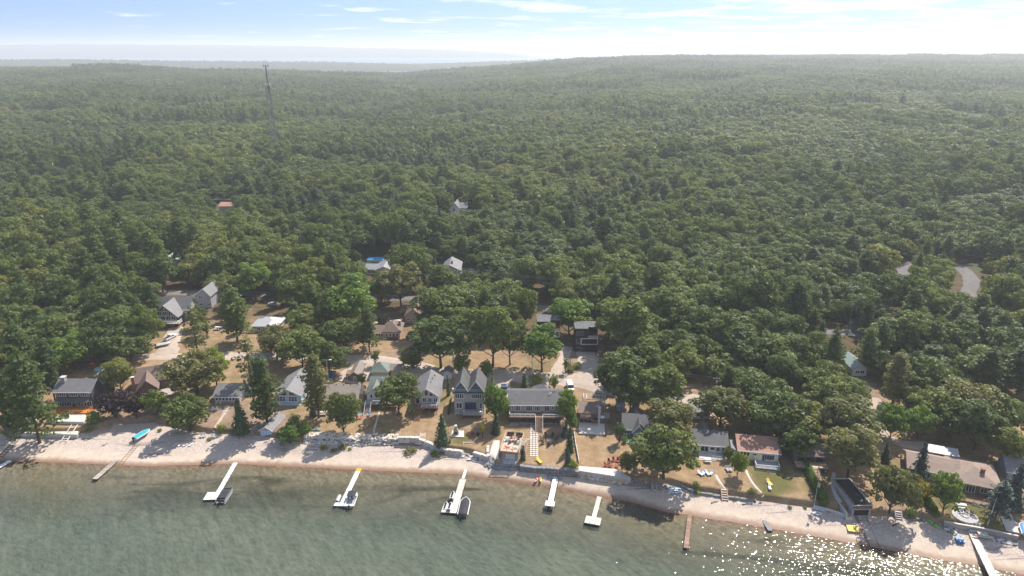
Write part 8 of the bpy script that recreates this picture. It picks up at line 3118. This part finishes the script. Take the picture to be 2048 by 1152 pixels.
x, y, z = at(1540, 974)
yk = seat('lounge_chair', 'lounger', 'yellow', 'yellow lounge chair beside the short flagpole', 'lounge chair', 1538, 968, R(10), s=1.2)
seat('lounge_chair', 'lounger', 'wall_white', 'white lounge chair below the yellow one by the short flagpole', 'lounge chair', 1539, 977, R(-10))
seat('lounge_chair', 'lounger', 'yellow', 'yellow float chair at the lower edge of the lawn with the ring of chairs', 'lounge chair', 1078, 924, R(30), s=1.2)

x, y, z = at(553, 322)
zt = 101.0
tw = thing('cell_tower', (x, y, z), 0, 'tall grey lattice telecommunication tower rising out of the wood', 'tower')
HT_ = zt - z
MT['tower_steel'] = plain('tower_steel', (0.16, 0.165, 0.175), 0.6, 0.12, 2.0)
b0, b1, hl_ = 8.5, 3.6, HT_ * 0.80
seg = 14
C3 = [(math.cos(a), math.sin(a)) for a in (R(90), R(210), R(330))]


def leg_at(k, f):
    rr = (b0 + (b1 - b0) * f) / 1.732
    return Vector((C3[k][0] * rr, C3[k][1] * rr, HT_ * 0.80 * f))


for k in range(3):
    MB().path([leg_at(k, f) for f in np.linspace(0, 1, 5)], 0.26, 6).build('tower_leg', MT['tower_steel'], tw)
for k in range(3):
    m = MB()
    for i in range(seg):
        f0, f1 = i / seg, (i + 1) / seg
        a_, b_ = leg_at(k, f0), leg_at((k + 1) % 3, f1)
        c_, d_ = leg_at((k + 1) % 3, f0), leg_at(k, f1)
        m.tube(a_, b_, 0.12, 0.12, 4).tube(c_, d_, 0.12, 0.12, 4).tube(d_, b_, 0.11, 0.11, 4)
    m.build('lattice_face', MT['tower_steel'], tw)
MB().tube((0, 0, HT_ * 0.72), (0, 0, HT_ - 1), 0.75, 0.6, 8).build('mast', MT['tower_steel'], tw)
for zz, rr, n_, hh in ((HT_ * 0.80, 2.6, 9, 2.4), (HT_ - 1.6, 2.3, 6, 2.2)):
    fr = MB()
    for i in range(12):
        a, b = 2 * math.pi * i / 12, 2 * math.pi * (i + 1) / 12
        fr.tube((rr * math.cos(a), rr * math.sin(a), zz), (rr * math.cos(b), rr * math.sin(b), zz), 0.1, 0.1, 4)
    for i in range(3):
        a = 2 * math.pi * i / 3
        fr.tube((0, 0, zz), (rr * math.cos(a), rr * math.sin(a), zz), 0.1, 0.1, 4)
    fo = fr.build('antenna_ring', MT['tower_steel'], tw)
    for i in range(n_):
        a = 2 * math.pi * i / n_
        MB().box(rr * math.cos(a) - 0.2, rr * math.cos(a) + 0.2, rr * math.sin(a) - 0.15, rr * math.sin(a) + 0.15, zz - hh / 2, zz + hh / 2).build('antenna', MT['white' if zz < HT_ * 0.9 else 'grey'], fo)
for dx_, dz_ in ((-1.8, 4), (0.2, 6), (2.0, 4.5)):
    MB().tube((dx_, 0, HT_ - 2), (dx_, 0, HT_ + dz_), 0.07, 0.04, 4).build('whip_antenna', MT['tower_steel'], tw)
MB().lathe([(0.0, 0.0), (0.9, 0.35), (0.95, 0.45), (0.0, 0.2)], 10).build('dish', MT['grey'], tw, loc=(1.4, -0.8, HT_ - 8)).rotation_euler = (R(70), 0, R(40))
